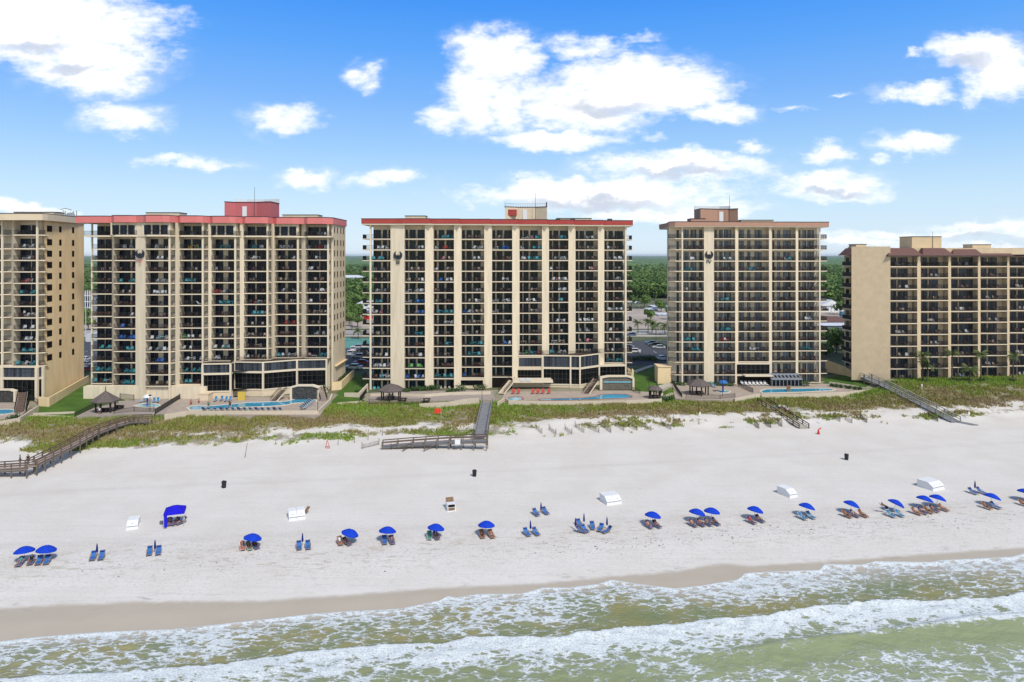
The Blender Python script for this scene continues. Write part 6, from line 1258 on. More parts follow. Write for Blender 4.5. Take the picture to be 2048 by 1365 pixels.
# ------------------------------------------------------------------ the town and forest behind
def flat(name, poly, z, m, dz=.0, kind='structure'):
    P = [(X(a, YZ(b, z)), YZ(b, z)) for a, b in poly]; a = sum(P[i][0]*P[(i+1) % len(P)][1]-P[(i+1) % len(P)][0]*P[i][1] for i in range(len(P)))
    P = P if a > 0 else P[::-1]
    o = MB().add([(x, y, z+dz) for x, y in P], [tuple(range(len(P)))]).build(name, M[m]); o['kind'] = kind; return o
GZ = 3.0
def wflat(name, x0, y0, x1, y1, m, dz):
    o = MB().add([(x0,y0,GZ+dz),(x1,y0,GZ+dz),(x1,y1,GZ+dz),(x0,y1,GZ+dz)], [(0,1,2,3)]).build(name, M[m]); o['kind'] = 'structure'; return o
wflat('parking_lot', -175, 205, 175, 262, 'asphalt', .05); wflat('road', -400, 284, 400, 300, 'roadpale', .06); wflat('pavement', -400, 276.5, 400, 282, 'concrete', .055); wflat('sand_lot', -230, 306, 260, 420, 'lot', .04)
m = MB()
for k in range(-30, 30): x = k*5.4; m.add([(x,229.6,GZ+.056),(x+.14,229.6,GZ+.056),(x+.14,234.8,GZ+.056),(x,234.8,GZ+.056)], [(0,1,2,3)])
m.build('parking_markings', M['paint_line'])['kind'] = 'structure'
flat('tennis_court', [(655,694),(742,700),(742,678),(655,675)], GZ, 'court', .07); 
fence('court_fence', [(X(640,263),263,GZ),(X(745,263),263,GZ)], 'tall green court fence beyond the parked cars', 3.0, .5); fence('court_fence', [(X(1312,268),268,GZ),(X(1348,268),268,GZ)], 'green court fence behind the dark parked cars', 3.0, .4)
def car_proto():
    r = thing('parked_car', 'parked car', 'car', group='cars in the parking lots')
    prof = [(-2.2,.35),(2.2,.35),(2.25,.62),(2.1,.86),(1.15,.95),(.55,1.42),(-1.1,1.45),(-1.85,1.0),(-2.2,.92)]; w_ = .88
    def bodyw(z): return w_*(1 if z < 1.0 else .80)
    vs = [(x, -bodyw(z), z) for x, z in prof]+[(x, bodyw(z), z) for x, z in prof]; n = len(prof); b = MB().add(vs, [tuple(range(n)), tuple(range(2*n-1,n-1,-1))]+[(i,i+n,(i+1) % n+n,(i+1) % n) for i in range(n)]); b.build('body', M['white_paint'], r)
    g = MB()
    for s in (-1, 1): g.add([(1.02,s*.872,.99),(-1.62,s*.872,1.02),(-1.1,s*.735,1.39),(.5,s*.735,1.37)], [(0,1,2,3) if s < 0 else (3,2,1,0)])
    g.add([(1.13,-.74,.985),(1.13,.74,.985),(.60,.62,1.40),(.60,-.62,1.40)], [(0,1,2,3)]); g.add([(-1.80,-.72,1.06),(-1.80,.72,1.06),(-1.16,.62,1.44),(-1.16,-.62,1.44)], [(3,2,1,0)]); g.build('windows', M['glass_black'], r)
    for x in (-1.4, 1.4):
        for s in (-1, 1):
            o = MB(); o.tube((x,s*.70,.33),(x,s*.90,.33),.33,.33,14); w_o = o.build('wheel', M['bin'], r); MB().tube((x,s*.895,.33),(x,s*.915,.33),.2,.2,10).build('rim', M['gray_seam'], w_o)
    for s in (-1, 1): MB().box(2.16,s*.6-.18,.66,2.27,s*.6+.18,.8).build('headlight', M['roof_white'], r); MB().box(-2.25,s*.62-.16,.75,-2.16,s*.62+.16,.9).build('taillight', M['red_paint'], r)
    return Proto(r)
CP = car_proto()
for c, cc in dict(white=(.72,.72,.72), silver=(.45,.46,.48), black=(.02,.02,.022), red=(.30,.03,.04), blue=(.05,.10,.2), gray=(.16,.17,.18)).items(): M['car_'+c] = mat(c+'_car_paint', cc, .3, .5)
for px, py, rz, c, sc, d in ((707,739,170,'white',1.15,'white pickup-sized car nearest the planter wall, left parking lot'),(722,729,175,'red',1,'dark red car just behind the nearest white one, left parking lot'),(733,722,172,'black',1,'black car behind the dark red one, left parking lot'),(717,716,180,'silver',1,'silver car in middle of left parking lot row'),(700,711,100,'white',1.1,'white car facing the sea in left parking lot'),(706,703,100,'white',1.1,'white car behind the sea-facing white one, left parking lot'),(716,697,175,'silver',1,'silver car at far end of the left parking lot'),(728,704,172,'black',1,'black car far in the left parking lot row'),(172,743,90,'red',1,'dark red car seen in gap beside the edge tower'),(174,732,90,'silver',1,'silver car seen in gap beside the edge tower'),(171,722,95,'white',1,'white car farthest in gap beside the edge tower'),(1322,720,100,'white',1,'white car parked facing the lawn near pink-tan-banded tower'),(1318,698,172,'silver',1,'silver car nearest in row left of pink-tan-banded tower'),(1310,693,172,'black',1,'black car, second in row left of pink-tan-banded tower'),(1303,689,172,'blue',1,'dark blue car, farthest in row left of pink-tan-banded tower'),(1262,672,172,'blue',1,'dark blue car alone by the palms behind middle tower'),(1268,706,165,'white',1.05,'white car behind hedge at right foot of middle tower'),(1256,698,165,'gray',1,'gray car half hidden behind right foot of middle tower'),(1674,722,80,'white',1,'white car under tree between the last two buildings')):
    Y = YZ(py, GZ+.06); r = CP.put((X(px, Y), Y, GZ+.06), T_(rz), d, (sc,)*3)
    for ch in r.children:
        if ch.name.startswith('body'): recol(ch, M['car_'+c])
def house(px0, px1, pytop, Y, dep, label, wallm, roofm, eave=.72, windows=4, arches=False, gable=False, z0=GZ, hip=.3):
    x0, x1 = X(px0, Y), X(px1, Y); zt = Z(pytop, Y); ze = z0+(zt-z0)*eave; r = thing('house', label, 'house', ((x0+x1)/2, Y, z0))
    MB().box(x0, Y, z0-.5, x1, Y+dep, ze).build('wall', M[wallm], r); o = .5; m = MB(); w_ = x1-x0
    if gable: vs = [(x0-o,Y-o,ze-.1),(x1+o,Y-o,ze-.1),(x1+o,Y+dep+o,ze-.1),(x0-o,Y+dep+o,ze-.1),((x0+x1)/2,Y-o,zt),((x0+x1)/2,Y+dep+o,zt)]; m.add(vs, [(0,4,5,3),(1,2,5,4),(0,1,4),(2,3,5),(0,3,2,1)])
    else: vs = [(x0-o,Y-o,ze),(x1+o,Y-o,ze),(x1+o,Y+dep+o,ze),(x0-o,Y+dep+o,ze),(x0+w_*hip,Y+dep*.5,zt),(x1-w_*hip,Y+dep*.5,zt)]; m.add(vs, [(0,1,5,4),(1,2,5),(2,3,4,5),(3,0,4),(0,3,2,1)])
    m.build('roof', M[roofm], r)
    if gable: MB().add([(x0,Y-o-.05,ze-.1),(x1,Y-o-.05,ze-.1),((x0+x1)/2,Y-o-.05,zt-.35)],[(0,1,2)]).build('gable_front', M[wallm], r)
    for i in range(windows):
        a = x0+w_*(i+.25)/windows; b = x0+w_*(i+.75)/windows
        for lv in range(max(1, int((ze-z0)/3.2))): q = z0+.9+lv*3.1; MB().box(a, Y-.06, q, b, Y+.02, min(q+1.4, ze-.2)).build('window', M['glass_slate'], r)
    return r
# the big pale house, striped tower and shops in the left gap
house(676, 724, 551, 690, 14, 'large white beach house standing among trees in left gap', 'white_paint', 'roof_white', .82, 5, hip=.2)
Yl = 455; r = thing('striped_tower', 'white mini lighthouse tower with red stripe in left gap', 'tower', (X(706,Yl),Yl,GZ)); c = Vector((X(706,Yl),Yl,GZ))
MB().lathe(c,[(2.9,0),(2.55,2.6)],14).build('base', M['white_paint'], r); MB().lathe(c,[(2.56,2.6),(2.3,4.3)],14).build('stripe', M['red_paint'], r); MB().lathe(c,[(2.29,4.3),(1.9,7.2)],14).build('shaft', M['white_paint'], r); MB().lathe(c,[(2.3,7.2),(2.3,7.5),(1.3,7.6),(1.3,9.0),(.1,10)],14).build('lantern', M['roof_slate'], r)
house(712, 752, 602, 430, 20, 'low shop with broad white metal roof in left gap', 'white_paint', 'roof_white', .55, 3); house(690, 716, 611, 400, 9, 'small shop with brown roof beside the striped tower', 'wall_gray', 'tile_roof', .6, 2)
for px, py, Y, m, d in ((712,628,375,'red_paint','red kiosk in trees behind the left tennis court'),(728,622,380,'ch_blue','blue kiosk in trees behind the left tennis court'),(735,640,350,'red_paint','red kiosk nearer the road in left gap')):
    x = X(px,Y); r = thing('kiosk', d, 'kiosk', (x,Y,GZ)); zt = Z(py,Y); MB().box(x-2,Y,GZ,x+2,Y+4,max(zt,GZ+2.2)).build('wall', M[m], r); MB().lathe((x,Y+2,max(zt,GZ+2.2)),[(3.2,0),(.1,1.6)],4).build('roof', M['roof_white'], r)
# gap between the edge tower and the salmon-banded tower
r = house(150, 200, 584, 390, 14, 'gray three-storey condo with porches in the narrow left gap', 'wall_gray', 'roof_slate', .80, 5, hip=.12)
for lv in range(3): MB().box(X(165,390), 387.5, GZ+3+lv*3.4, X(186,390), 389.9, GZ+3.25+lv*3.4).build('porch', M['white_paint'], r)
for k in range(5): MB().box(X(166+k*4.6,388), 387.6, GZ, X(166+k*4.6,388)+.3, 387.9, GZ+13).build('porch_post', M['white_paint'], r)
o = MB().box(X(172,260),260,GZ,X(181,260),268,GZ+2.9).build('carport', M['roof_white']); tag(o, 'white carport roof in narrow gap beside edge tower', 'carport'); o = MB().tube((0,0,0),(0,0,13),.14,.1).build('utility_pole', M['roof_white']); o.location = (X(171.5,262),262,GZ); tag(o, 'white utility pole in narrow gap beside edge tower', 'pole')
# right gaps
for a, b, t, Y, dep, lab, wm, rm in ((1262,1288,606,470,16,'low pale roofed shop far left in middle gap','white_paint','roof_white'),(1284,1312,603,500,18,'white roofed shop behind lamp post in middle gap','white_paint','roof_white'),(1308,1345,612,420,16,'broad pale metal roof at right of middle gap','wall_gray','roof_white'),(1296,1316,617,400,10,'small blue-gray shop wall in middle gap','wall_gray','roof_white'),(1318,1350,628,370,12,'white shed beside palms in middle gap','white_paint','roof_white')): house(a, b, t, Y, dep, lab, wm, rm, .62, 3)
for px, py, Y in ((1297,592,440),(1278,612,400)): o = MB().tube((0,0,0),(0,0,Z(py,Y)-GZ),.16,.1,6).bar((-1.2,0,Z(py,Y)-GZ),(1.2,0,Z(py,Y)-GZ),.25,.12).build('street_lamp', M['gray_seam']); o.location = (X(px,Y),Y,GZ); tag(o, 'street lamp, %s one above the middle gap shops' % ('taller' if px > 1290 else 'shorter'), 'street lamp')
r = house(1640, 1686, 600, 395, 18, 'white gabled house with arched porch between the last buildings', 'white_paint', 'roof_white', .52, 2, gable=True)
for k in range(4): MB().box(X(1662+k*7,391),390.6,GZ,X(1662+k*7,391)+.5,391.2,GZ+5).build('porch_column', M['white_paint'], r)
house(1618, 1700, 636, 300, 16, 'long brown roofed building with white fascia between last buildings', 'white_paint', 'tile_roof', .66, 5, hip=.1); house(1616, 1706, 648, 290, 8, 'low porch wing with flat white fascia below brown roof', 'wall_gray', 'roof_white', .8, 4, hip=.05)
o = MB().box(0,0,.5,9,2.5,3.2).box(.4,-.02,1.6,8.6,0,2.7).build('bus', M['bus']); o.location = (X(1683,360),360,GZ); tag(o, 'teal bus parked by the white gabled house', 'bus')
# ---- vegetation builder: leaf-clump faces through a crown's volume
_ico = np.array([(math.cos(a)*math.cos(b), math.sin(a)*math.cos(b), math.sin(b)) for b in (-1.2,-.35,.45,1.25) for a in np.arange(6)*math.pi/3+b])
def cards(centers, radius, n, seed, size, flatten=.75, tint=None):
    """n leaf-clump quads around each crown centre; returns vertices, quads and a tint per vertex"""
    rs = np.random.RandomState(seed); C = np.repeat(np.asarray(centers, float), n, 0); R_ = np.repeat(np.asarray(radius, float), n)
    d = rs.normal(size=C.shape); d /= np.linalg.norm(d, axis=1)[:, None]; rr = rs.uniform(.25, 1, len(C))**.45
    lump = 1+.28*np.sin(d[:,0]*4+C[:,0])*np.cos(d[:,1]*5+C[:,1])
    P = C+d*(R_*rr*lump)[:, None]*np.array([1, 1, flatten]); s = (np.repeat(np.asarray(size, float), n) if np.ndim(size) else size)*rs.uniform(.6, 1.4, len(C))
    nrm = d+rs.normal(size=d.shape)*.55; nrm[:, 2] += .35; nrm /= np.linalg.norm(nrm, axis=1)[:, None]
    t = np.cross(nrm, rs.normal(size=d.shape)); t /= np.linalg.norm(t, axis=1)[:, None]; b = np.cross(nrm, t); s = s[:, None]
    V_ = np.stack([P-t*s-b*s*.7, P+t*s-b*s*.7, P+t*s*.7+b*s, P-t*s*.7+b*s*.9], 1).reshape(-1, 3)
    tn = (np.repeat(tint, n) if tint is not None else .5)+rs.normal(size=len(C))*.16
    return V_, np.arange(len(V_)).reshape(-1, 4), np.repeat(np.clip(tn, 0, 1), 4)
# forest: one mass
rs = np.random.RandomState(11); Cs = []; Rs = []; 
def in_clear(x, y): return (y < 440) | ((np.abs(x/y-.19) < .05) & (y < 520)) | ((np.abs(x/y+.235) < .012) & (y < 640) & (y > 560)) | ((np.abs(x/y+.2370) < .02) & (y > 680) & (y < 712))
fx_ = rs.uniform(-.85, .85, 62000); fy_ = 440/np.sqrt(rs.uniform((440/1800)**2, 1, 62000)); fx_ = fx_*fy_; ok = ~in_clear(fx_, fy_); gap = np.zeros(len(fx_), bool)
u = fx_/fy_*F+CX
for a, b in ((158,190),(684,748),(1245,1345),(1630,1712)): gap |= (u > a) & (u < b)
keep = ok & (gap | (rs.rand(len(fx_)) < .06)); fx_, fy_ = fx_[keep], fy_[keep]
hgt = rs.uniform(5.5, 10.5, len(fx_)); rad = rs.uniform(1.7, 3.9, len(fx_)); tint = np.clip(fbm(fx_/60, fy_/60, 3)*.9+rs.normal(size=len(fx_))*.26, 0, 1)
near = fy_ < 900
Va, Fa, Ta = cards(np.stack([fx_, fy_, GZ+hgt-rad*.5], 1)[near], rad[near], 70, 5, rad[near]*.22, 1.0, tint[near])
Vb, Fb, Tb = cards(np.stack([fx_, fy_, GZ+hgt-rad*.5], 1)[~near], rad[~near], 24, 6, rad[~near]*.34, 1.0, tint[~near])
o = npobj('forest', np.concatenate([Va, Vb]), np.concatenate([Fa, Fb+len(Va)]), M['leaf'], dict(tint=np.concatenate([Ta, Tb])), smooth=False); o['kind'] = 'stuff'; o['label'] = 'pine and scrub forest reaching back to the horizon'
# far canopy sheet with crown-sized bumps
ya = 900*(30000/900)**np.linspace(0, 1, 420); xa = np.linspace(-1.05, 1.05, 420); XX, YY = np.meshgrid(xa, ya); XX = XX*YY
ZZ = GZ+5.5+(fbm(XX/9, YY/16, 7)-.4)*9*np.clip(1500/YY, .35, 1)+22*(fbm(XX/1400, YY/2600, 2)-.45)*sstep(3000, 14000, YY)
I = np.arange(XX.size).reshape(XX.shape); q = np.stack([I[:-1,:-1],I[:-1,1:],I[1:,1:],I[1:,:-1]],-1).reshape(-1,4)
o = npobj('forest_canopy', np.stack([XX, YY, ZZ], -1).reshape(-1, 3), q, M['leaf'], dict(tint=np.clip(.33+(fbm(XX/14, YY/26, 9)-.5)*2.6+(fbm(XX/220, YY/500, 4)-.5)*.8, 0, 1).ravel()), smooth=False); o['kind'] = 'stuff'; o['label'] = 'far forest canopy along the horizon'
def tree(name, px, py, Y, hh, rr, label, n=5, z0=GZ, seed=0, group='trees behind the towers'):
    x = X(px, Y); c = Vector((x, Y, z0)); r = thing(name, label, 'tree', c, group); t = MB(); t.tube(c-Vector((0,0,.4)), c+Vector((.2,0,hh*.55)), .26, .15, 7); ce = []
    rg = random.Random(seed+int(px*7))
    for i in range(n):
        a = rg.uniform(0, 6.28); e = c+Vector((math.cos(a)*rr*.55, math.sin(a)*rr*.55, hh*rg.uniform(.55,.9))); t.tube(c+Vector((.15,0,hh*rg.uniform(.3,.5))), e, .1, .04, 5); ce.append(tuple(e))
    ce.append((x, Y, z0+hh*.82)); t.build('trunk', M['trunk'], r)
    V_, Q_, T2_ = cards(ce, [rr*.55]*len(ce), 130, seed+int(px), .34, .8, np.array([rg.uniform(.3,.75) for _ in ce]))
    o = bpy.data.objects.new('crown', npmesh('crown', V_-np.array(c), Q_, M['leaf'], dict(tint=T2_), smooth=False)); COL.objects.link(o); o.parent = r; return r
for i, (px, Y, hh, rr) in enumerate(((684,470,8,4.5),(694,462,7,4),(722,470,9,5),(730,440,7,4),(740,460,8,5),(690,380,9,4.5),(699,352,8,3.8),(708,340,7,3),(714,362,7,3.5),(724,345,6,3),(685,330,8,3.6),(700,318,6,3),(715,312,5,2.6),(170,330,7,4),(176,300,5,3))): tree('leafy_tree', px, 0, Y, hh, rr, 'leafy tree, %s of fifteen scattered behind the road in the left gaps' % (ORD[i]), seed=i)
for i, (px, Y, hh, rr) in enumerate(((1262,430,7,4),(1288,425,8,5),(1322,400,6,3.5),(1338,470,9,5),(1300,345,5,3),(1341,350,6,3))): tree('leafy_tree', px, 0, Y, hh, rr, 'leafy tree, %s of six among the shops in the middle gap' % ORD[i], seed=50+i)
for i, (px, Y, hh, rr) in enumerate(((1662,225,9,4.2),(1672,215,9.5,4.0),(1683,222,8,3.6),(1680,380,7,4),(1652,212,5,2.4))): tree('leafy_tree', px, 0, Y, hh, rr, 'dark leafy tree, %s of five between the last two buildings' % ORD[i], seed=80+i)
def palm(px, py, hh, label, Y=None, z=None, cr=2.3, group='palms', seed=0, n=26):
    if Y is None: c = G(px, py)
    else: c = Vector((X(px, Y), Y, z))
    rg = random.Random(seed+int(px)); r = thing('palm_tree', label, 'palm', c, group); t = MB(); top = c+Vector((rg.uniform(-.3,.3), rg.uniform(-.2,.2), hh))
    for i in range(8):
        a, b = c.lerp(top, i/8), c.lerp(top, (i+1)/8); t.tube(a-(Vector((0,0,.4)) if i == 0 else Vector()), b, .21-.008*i, .17-.008*i, 8)
    t.build('trunk', M['trunk'], r); V_ = []; Q_ = []; tn = []
    for k in range(n):
        az = rg.uniform(0, 6.28); el = rg.uniform(-.5, 1.25); d = Vector((math.cos(az), math.sin(az), 0)); L_ = cr*rg.uniform(.75, 1.1); q = top.copy(); prev = q; tt = rg.uniform(.2,.9) if el > -.2 else rg.uniform(.75, 1); ns = 7
        for s in range(ns):
            e = el-1.25*(s/ns)**1.3; nx_ = prev+(d*math.cos(e)+Vector((0,0,math.sin(e))))*L_/ns; sd_ = Vector((-d.y, d.x, 0)); wv = .42*cr/2.3*math.sin(math.pi*(s+.7)/(ns+.7))+.05
            for q_ in (-1, 1):
                for h_ in (.0, .5):
                    a0 = prev.lerp(nx_, h_); a1 = prev.lerp(nx_, h_+.36); tip = a1+sd_*q_*wv+Vector((0,0,-wv*.55))+d*.12; i0 = len(V_); V_ += [tuple(a0), tuple(a1), tuple(tip), tuple(tip-d*.1-sd_*q_*wv*.15)]; Q_.append((i0, i0+1, i0+2, i0+3)); tn += [tt]*4
            prev = nx_
    o = bpy.data.objects.new('crown', npmesh('crown', np.array(V_)-np.array(c), Q_, M['leaf_palm'], dict(tint=tn), smooth=False)); COL.objects.link(o); o.parent = r; return r
for i, (px, py, hh) in enumerate(((1854,766,4.6),(1939,766,3.4))): palm(px, py, hh, 'short palm, %s of two standing seaward of tan mansard block' % ('left' if i == 0 else 'right'), group='palms before the mansard block', cr=2.6, seed=3)
for i, (px, pt, Y) in enumerate(((1846,712,173.5),(1904,708,174.5),(1962,708,175.5),(2026,712,177))): palm(px, 0, Z(pt, Y)-3.9, 'tall palm against tan mansard block facade, %s from left' % ORD[i], Y, 3.9, 2.1, 'palms before the mansard block', 9)
for i, (px, pt, Y) in enumerate(((1276,646,288),(1296,644,290),(1304,648,290),(1312,652,284),(1330,652,283),(1342,650,286))): palm(px, 0, Z(pt, Y)-GZ, 'roadside palm, %s from left in the middle gap' % ORD[i], Y, GZ, 3.0, 'roadside palms in the middle gap', 21)
for i, (px, pt, Y) in enumerate(((704,640,300),(717,662,268))): palm(px, 0, Z(pt, Y)-GZ, 'palm by the tennis court in left gap, %s' % ('taller' if i == 0 else 'shorter'), Y, GZ, 2.8, 'palms by the tennis court', 31)
def hedge(name, pts, w_, hh, label, cat='hedge', seed=0, grp=None, base=None):
    P = []; 
    for (a, b) in zip(pts, pts[1:]):
        a = Vector(a); b = Vector(b); k = max(1, int((b-a).length/.45)); P += [a.lerp(b, i/k) for i in range(k+1)]
    rg = random.Random(seed); C_ = [(p.x+rg.uniform(-.15,.15), p.y+rg.uniform(-.15,.15), p.z+hh*.45) for p in P]
    V_, Q_, T2_ = cards(C_, [max(w_, hh)*.55]*len(C_), 46, seed, .13, min(1.2, hh/max(w_, .3)*.9), np.array([rg.uniform(.2,.8) for _ in C_]))
    o = npobj(name, V_, Q_, M['leaf_hedge'], dict(tint=T2_), smooth=False); return tag(o, label, cat, grp)
A = lambda px, py, z: at(px, py, z)
hedge('hedge', [A(826,782,2.3),A(848,781,2.3),A(878,778,2.4)], 1.1, 1.2, 'long clipped hedge under balconies of crimson-banded tower', seed=1); hedge('hedge', [A(800,783,2.3),A(818,783.5,2.3)], 1.0, .9, 'short hedge just behind the low hipped gazebo', seed=2)
hedge('bush', [A(916,782,2.3),A(928,781,2.4)], 1.6, 1.7, 'round bush with yellowish side at the middle plaza wall', 'bush', 3); hedge('bush', [A(952,779,2.4),A(968,779,2.4)], 1.4, 1.4, 'clipped oval bush beside the dark garage opening', 'bush', 4); hedge('hedge', [A(895,784,2.3),A(912,783,2.3)], 1.0, .9, 'low hedge left of the round yellowish bush', seed=44)
hedge('bush', [A(712,786,2.5),A(724,786,2.5)], .9, .9, 'low dark shrubs at lawn wall left of low hipped gazebo', 'bush', 5); hedge('bush', [A(1320,802,2.0),A(1344,800,2.0)], 1.4, 1.2, 'dark green shrub by the path below right lawn', 'bush', 6)
hedge('hedge', [A(1262,722,3.1),A(1300,720,3.1),A(1312,724,3.1)], 2.0, 1.6, 'thick hedge between lawn and parking lot in middle gap', seed=7); hedge('hedge', [(X(1310,250),250,GZ),(X(1345,238),238,GZ)], 2.2, 1.5, 'hedge along the green court fence in middle gap', seed=8)
hedge('hedge', [A(1345,768,2.5),A(1368,771,2.4)], 1.0, .9, 'hedge left behind the right hipped gazebo', seed=9); hedge('hedge', [A(1412,770,2.5),A(1466,772,2.4)], 1.0, .9, 'hedge right behind the right hipped gazebo', seed=10); hedge('bush', [A(1604,772,2.4),A(1616,772,2.4)], 1.5, 1.7, 'rounded bush right of the gray glazed pergola', 'bush', 11)
for i in range(7): hedge('clipped_bush', [A(1662+i*9.5,773+i*1.2,2.4),A(1664+i*9.5,773+i*1.2,2.4)], .9, .8, 'small clipped bush, %s of seven along the long right pool' % ORD[i], 'bush', 20+i, 'clipped bushes by the long pool')
hedge('bush', [A(1758,760,3.2),A(1772,760,3.2)], 2.4, 2.8, 'large round bush at corner of the blank tan end wall', 'bush', 12); hedge('bush', [A(1845,768,3.4),A(1860,767,3.4)], 1.6, 1.0, 'low shrub under the left short palm', 'bush', 13); hedge('bush', [A(1926,764,3.6),A(1946,764,3.6)], 1.6, 1.0, 'low shrub under the right short palm', 'bush', 14)
for i, px in enumerate((1902,1960,2020)): hedge('bush', [(X(px-5,175),174,3.8),(X(px+7,175),174.6,3.8)], 1.2, .9, 'foundation shrub, %s from left before tan mansard block' % ORD[i], 'bush', 30+i, 'foundation shrubs of the mansard block')
hedge('bush', [A(644,786,3.0),A(650,784,3.2)], 1.6, 2.0, 'leafy shrub at lobby corner above the dark rock waterfall', 'bush', 15); hedge('bush', [A(20,842,1.9),A(36,838,1.9)], 1.4, 1.2, 'green shrub below cream pool wall at photo left edge', 'bush', 16); hedge('hedge', [(X(98,172),173,4.0),(X(150,180),177.3,4.2)], .8, .7, 'planting inside the planter wall of warm end wall', seed=17); hedge('bush', [(X(667,173),173,3.4),(X(688,182),182,3.6)], 1.2, 1.2, 'dark planting behind the wall at right foot of salmon-banded tower', 'bush', 18)
plinewall('planter_wall', [(X(664,170),170,4.4),(X(682,171),171,4.4),(X(707,186),186,4.8)], 2.0, 4.5, .3, 'stucco_warm', 'tan planter wall at right foot of salmon-banded tower'); plinewall('garden_wall', [at(690,786,3.0),at(718,786,3.1),at(735,768,4.2)], 1.8, 3.0, .28, 'poolwall', 'cream wall bending round the left foot of crimson-banded tower'); plinewall('garden_wall', [at(676,806,2.3),at(722,802,2.3)], 1.6, 2.3, .22, 'poolwall', 'thin cream curb across the lawn left of low hipped gazebo')
# ------------------------------------------------------------------ dune vegetation: blades and clumps nobody could count
rs = np.random.RandomState(23); N = 120000
ss = rs.uniform(133, 168, N); xx = rs.uniform(-130, 150, N); yy = ss+.125*xx
vd = veg_density(xx, yy); pn = .5*fbm(xx/2.2, yy/1.8, 77)+.5*fbm(xx/7, yy/3, 79); keep = rs.rand(N) < np.clip((vd-.38)*1.2+(pn-.5)*3.2, .0, 1)
decks = [inpoly(gp(p)) for p in ([(330,832),(640,835),(664,790),(664,760),(330,770)],[(-20,846),(40,836),(150,836),(330,832),(360,770),(-20,770)],[(735,806),(1330,803),(1345,760),(735,765)],[(655,812),(735,806),(738,735),(655,735)],[(1345,801),(1470,798),(1525,790),(1760,777),(1740,740),(1345,740)])]
for f_ in decks: keep &= ~f_(xx, yy)
keep &= ~((np.abs(xx-np.interp(yy, [139, 165], [X(964,139), X(974,165)])) < 1.3) & (yy > 130))
keep &= ~((xx > 80) & (ss > 163+(rs.rand(N)*2)))
xx, yy, ss = xx[keep], yy[keep], ss[keep]; n = len(xx); zz = H(xx, yy)
green = np.clip(fbm(xx/7, yy/4, 81)*1.1-.05+.30*sstep(150, 156, ss)+.34*np.exp(-((ss-137.0)/1.6)**2)-.30*np.exp(-((ss-144)/4.5)**2)+.25*np.exp(-((xx+5)/6)**2), 0, 1)
def blades(nb, hgt, wid, name, kind_label, sel, flat_=False):
    i = np.repeat(np.nonzero(sel)[0], nb); m_ = len(i); a = rs.uniform(0, 6.28, m_); r_ = rs.uniform(0, .38, m_); bx = xx[i]+np.cos(a)*r_; by = yy[i]+np.sin(a)*r_; bz = zz[i]-.05
    h_ = hgt*rs.uniform(.55, 1.25, m_); le = rs.uniform(.15, .6, m_)*h_; b2_ = rs.uniform(0, 6.28, m_); tx = bx+np.cos(b2_)*le; ty = by+np.sin(b2_)*le; w_ = wid*rs.uniform(.7, 1.4, m_); sx, sy = -np.sin(b2_)*w_, np.cos(b2_)*w_
    mx, my = (bx*.6+tx*.4), (by*.6+ty*.4)
    V_ = np.stack([np.stack([bx-sx, by-sy, bz], -1), np.stack([bx+sx, by+sy, bz], -1), np.stack([mx+sx*.9, my+sy*.9, bz+h_*.65], -1), np.stack([tx, ty, bz+h_], -1)], 1).reshape(-1, 3)
    o = npobj(name, V_, np.arange(len(V_)).reshape(-1, 4), M['leaf_dune'], dict(tint=np.repeat(np.clip(green[i]+rs.normal(size=m_)*.13, 0, 1), 4)), smooth=False); o['kind'] = 'stuff'; o['label'] = kind_label
tall = rs.rand(n) < .55
blades(6, .62, .05, 'sea_oats', 'tall brownish sea oats covering the dunes', tall); blades(7, .30, .085, 'dune_grass', 'low green ground cover creeping over the dunes', ~tall)
# ------------------------------------------------------------------ furniture standing on the balconies
def chair_mesh(kind):
    m = MB()
    if kind == 'adirondack':
        m.box(-.28,-.32,.30,.28,.22,.36)
        m.add([(-.28,.18,.30),(.28,.18,.30),(.32,.46,1.0),(-.32,.46,1.0),(-.28,.23,.30),(.28,.23,.30),(.32,.51,1.0),(-.32,.51,1.0)], [(0,1,2,3),(7,6,5,4),(0,3,7,4),(1,5,6,2),(3,2,6,7)])
        for s in (-1, 1): m.box(s*.36-.06,-.36,.54,s*.36+.06,.30,.58); m.box(s*.34-.03,-.34,0,s*.34+.03,-.27,.54); m.box(s*.31-.03,.24,0,s*.31+.03,.31,.54)
    elif kind == 'dining':
        m.box(-.24,-.24,.42,.24,.22,.47); m.add([(-.24,.18,.45),(.24,.18,.45),(.24,.32,.98),(-.24,.32,.98),(-.24,.22,.45),(.24,.22,.45),(.24,.36,.98),(-.24,.36,.98)], [(0,1,2,3),(7,6,5,4),(0,3,7,4),(1,5,6,2),(3,2,6,7)])
        for s in (-1, 1):
            for y in (-.22, .2): m.box(s*.22-.025,y-.025,0,s*.22+.025,y+.025,.42)
            m.box(s*.27-.025,-.22,.64,s*.27+.025,.24,.68)
    elif kind == 'chaise':
        m.box(-.85,-.28,.28,.35,.28,.36); m.add([(.3,-.28,.30),(.3,.28,.30),(.85,.28,.85),(.85,-.28,.85),(.35,-.28,.26),(.35,.28,.26),(.9,.28,.81),(.9,-.28,.81)], [(3,2,1,0),(4,5,6,7),(0,4,7,3),(1,2,6,5),(2,3,7,6)])
        for x in (-.8,.3): m.box(x-.03,-.26,0,x+.03,-.2,.28).box(x-.03,.2,0,x+.03,.26,.28)
    else:
        m.box(-.46,-.42,.70,.46,.42,.75)
        for x in (-.38,.38):
            for y in (-.34,.34): m.bar((x*1.05,y*1.05,0),(x*.8,y*.8,.70),.055,.055)
    return m
cm = {k: chair_mesh(k).mesh('balcony_'+('table' if k == 'table' else 'chaise' if k == 'chaise' else 'chair'), M['ch_white']) for k in ('adirondack','dining','chaise','table')}
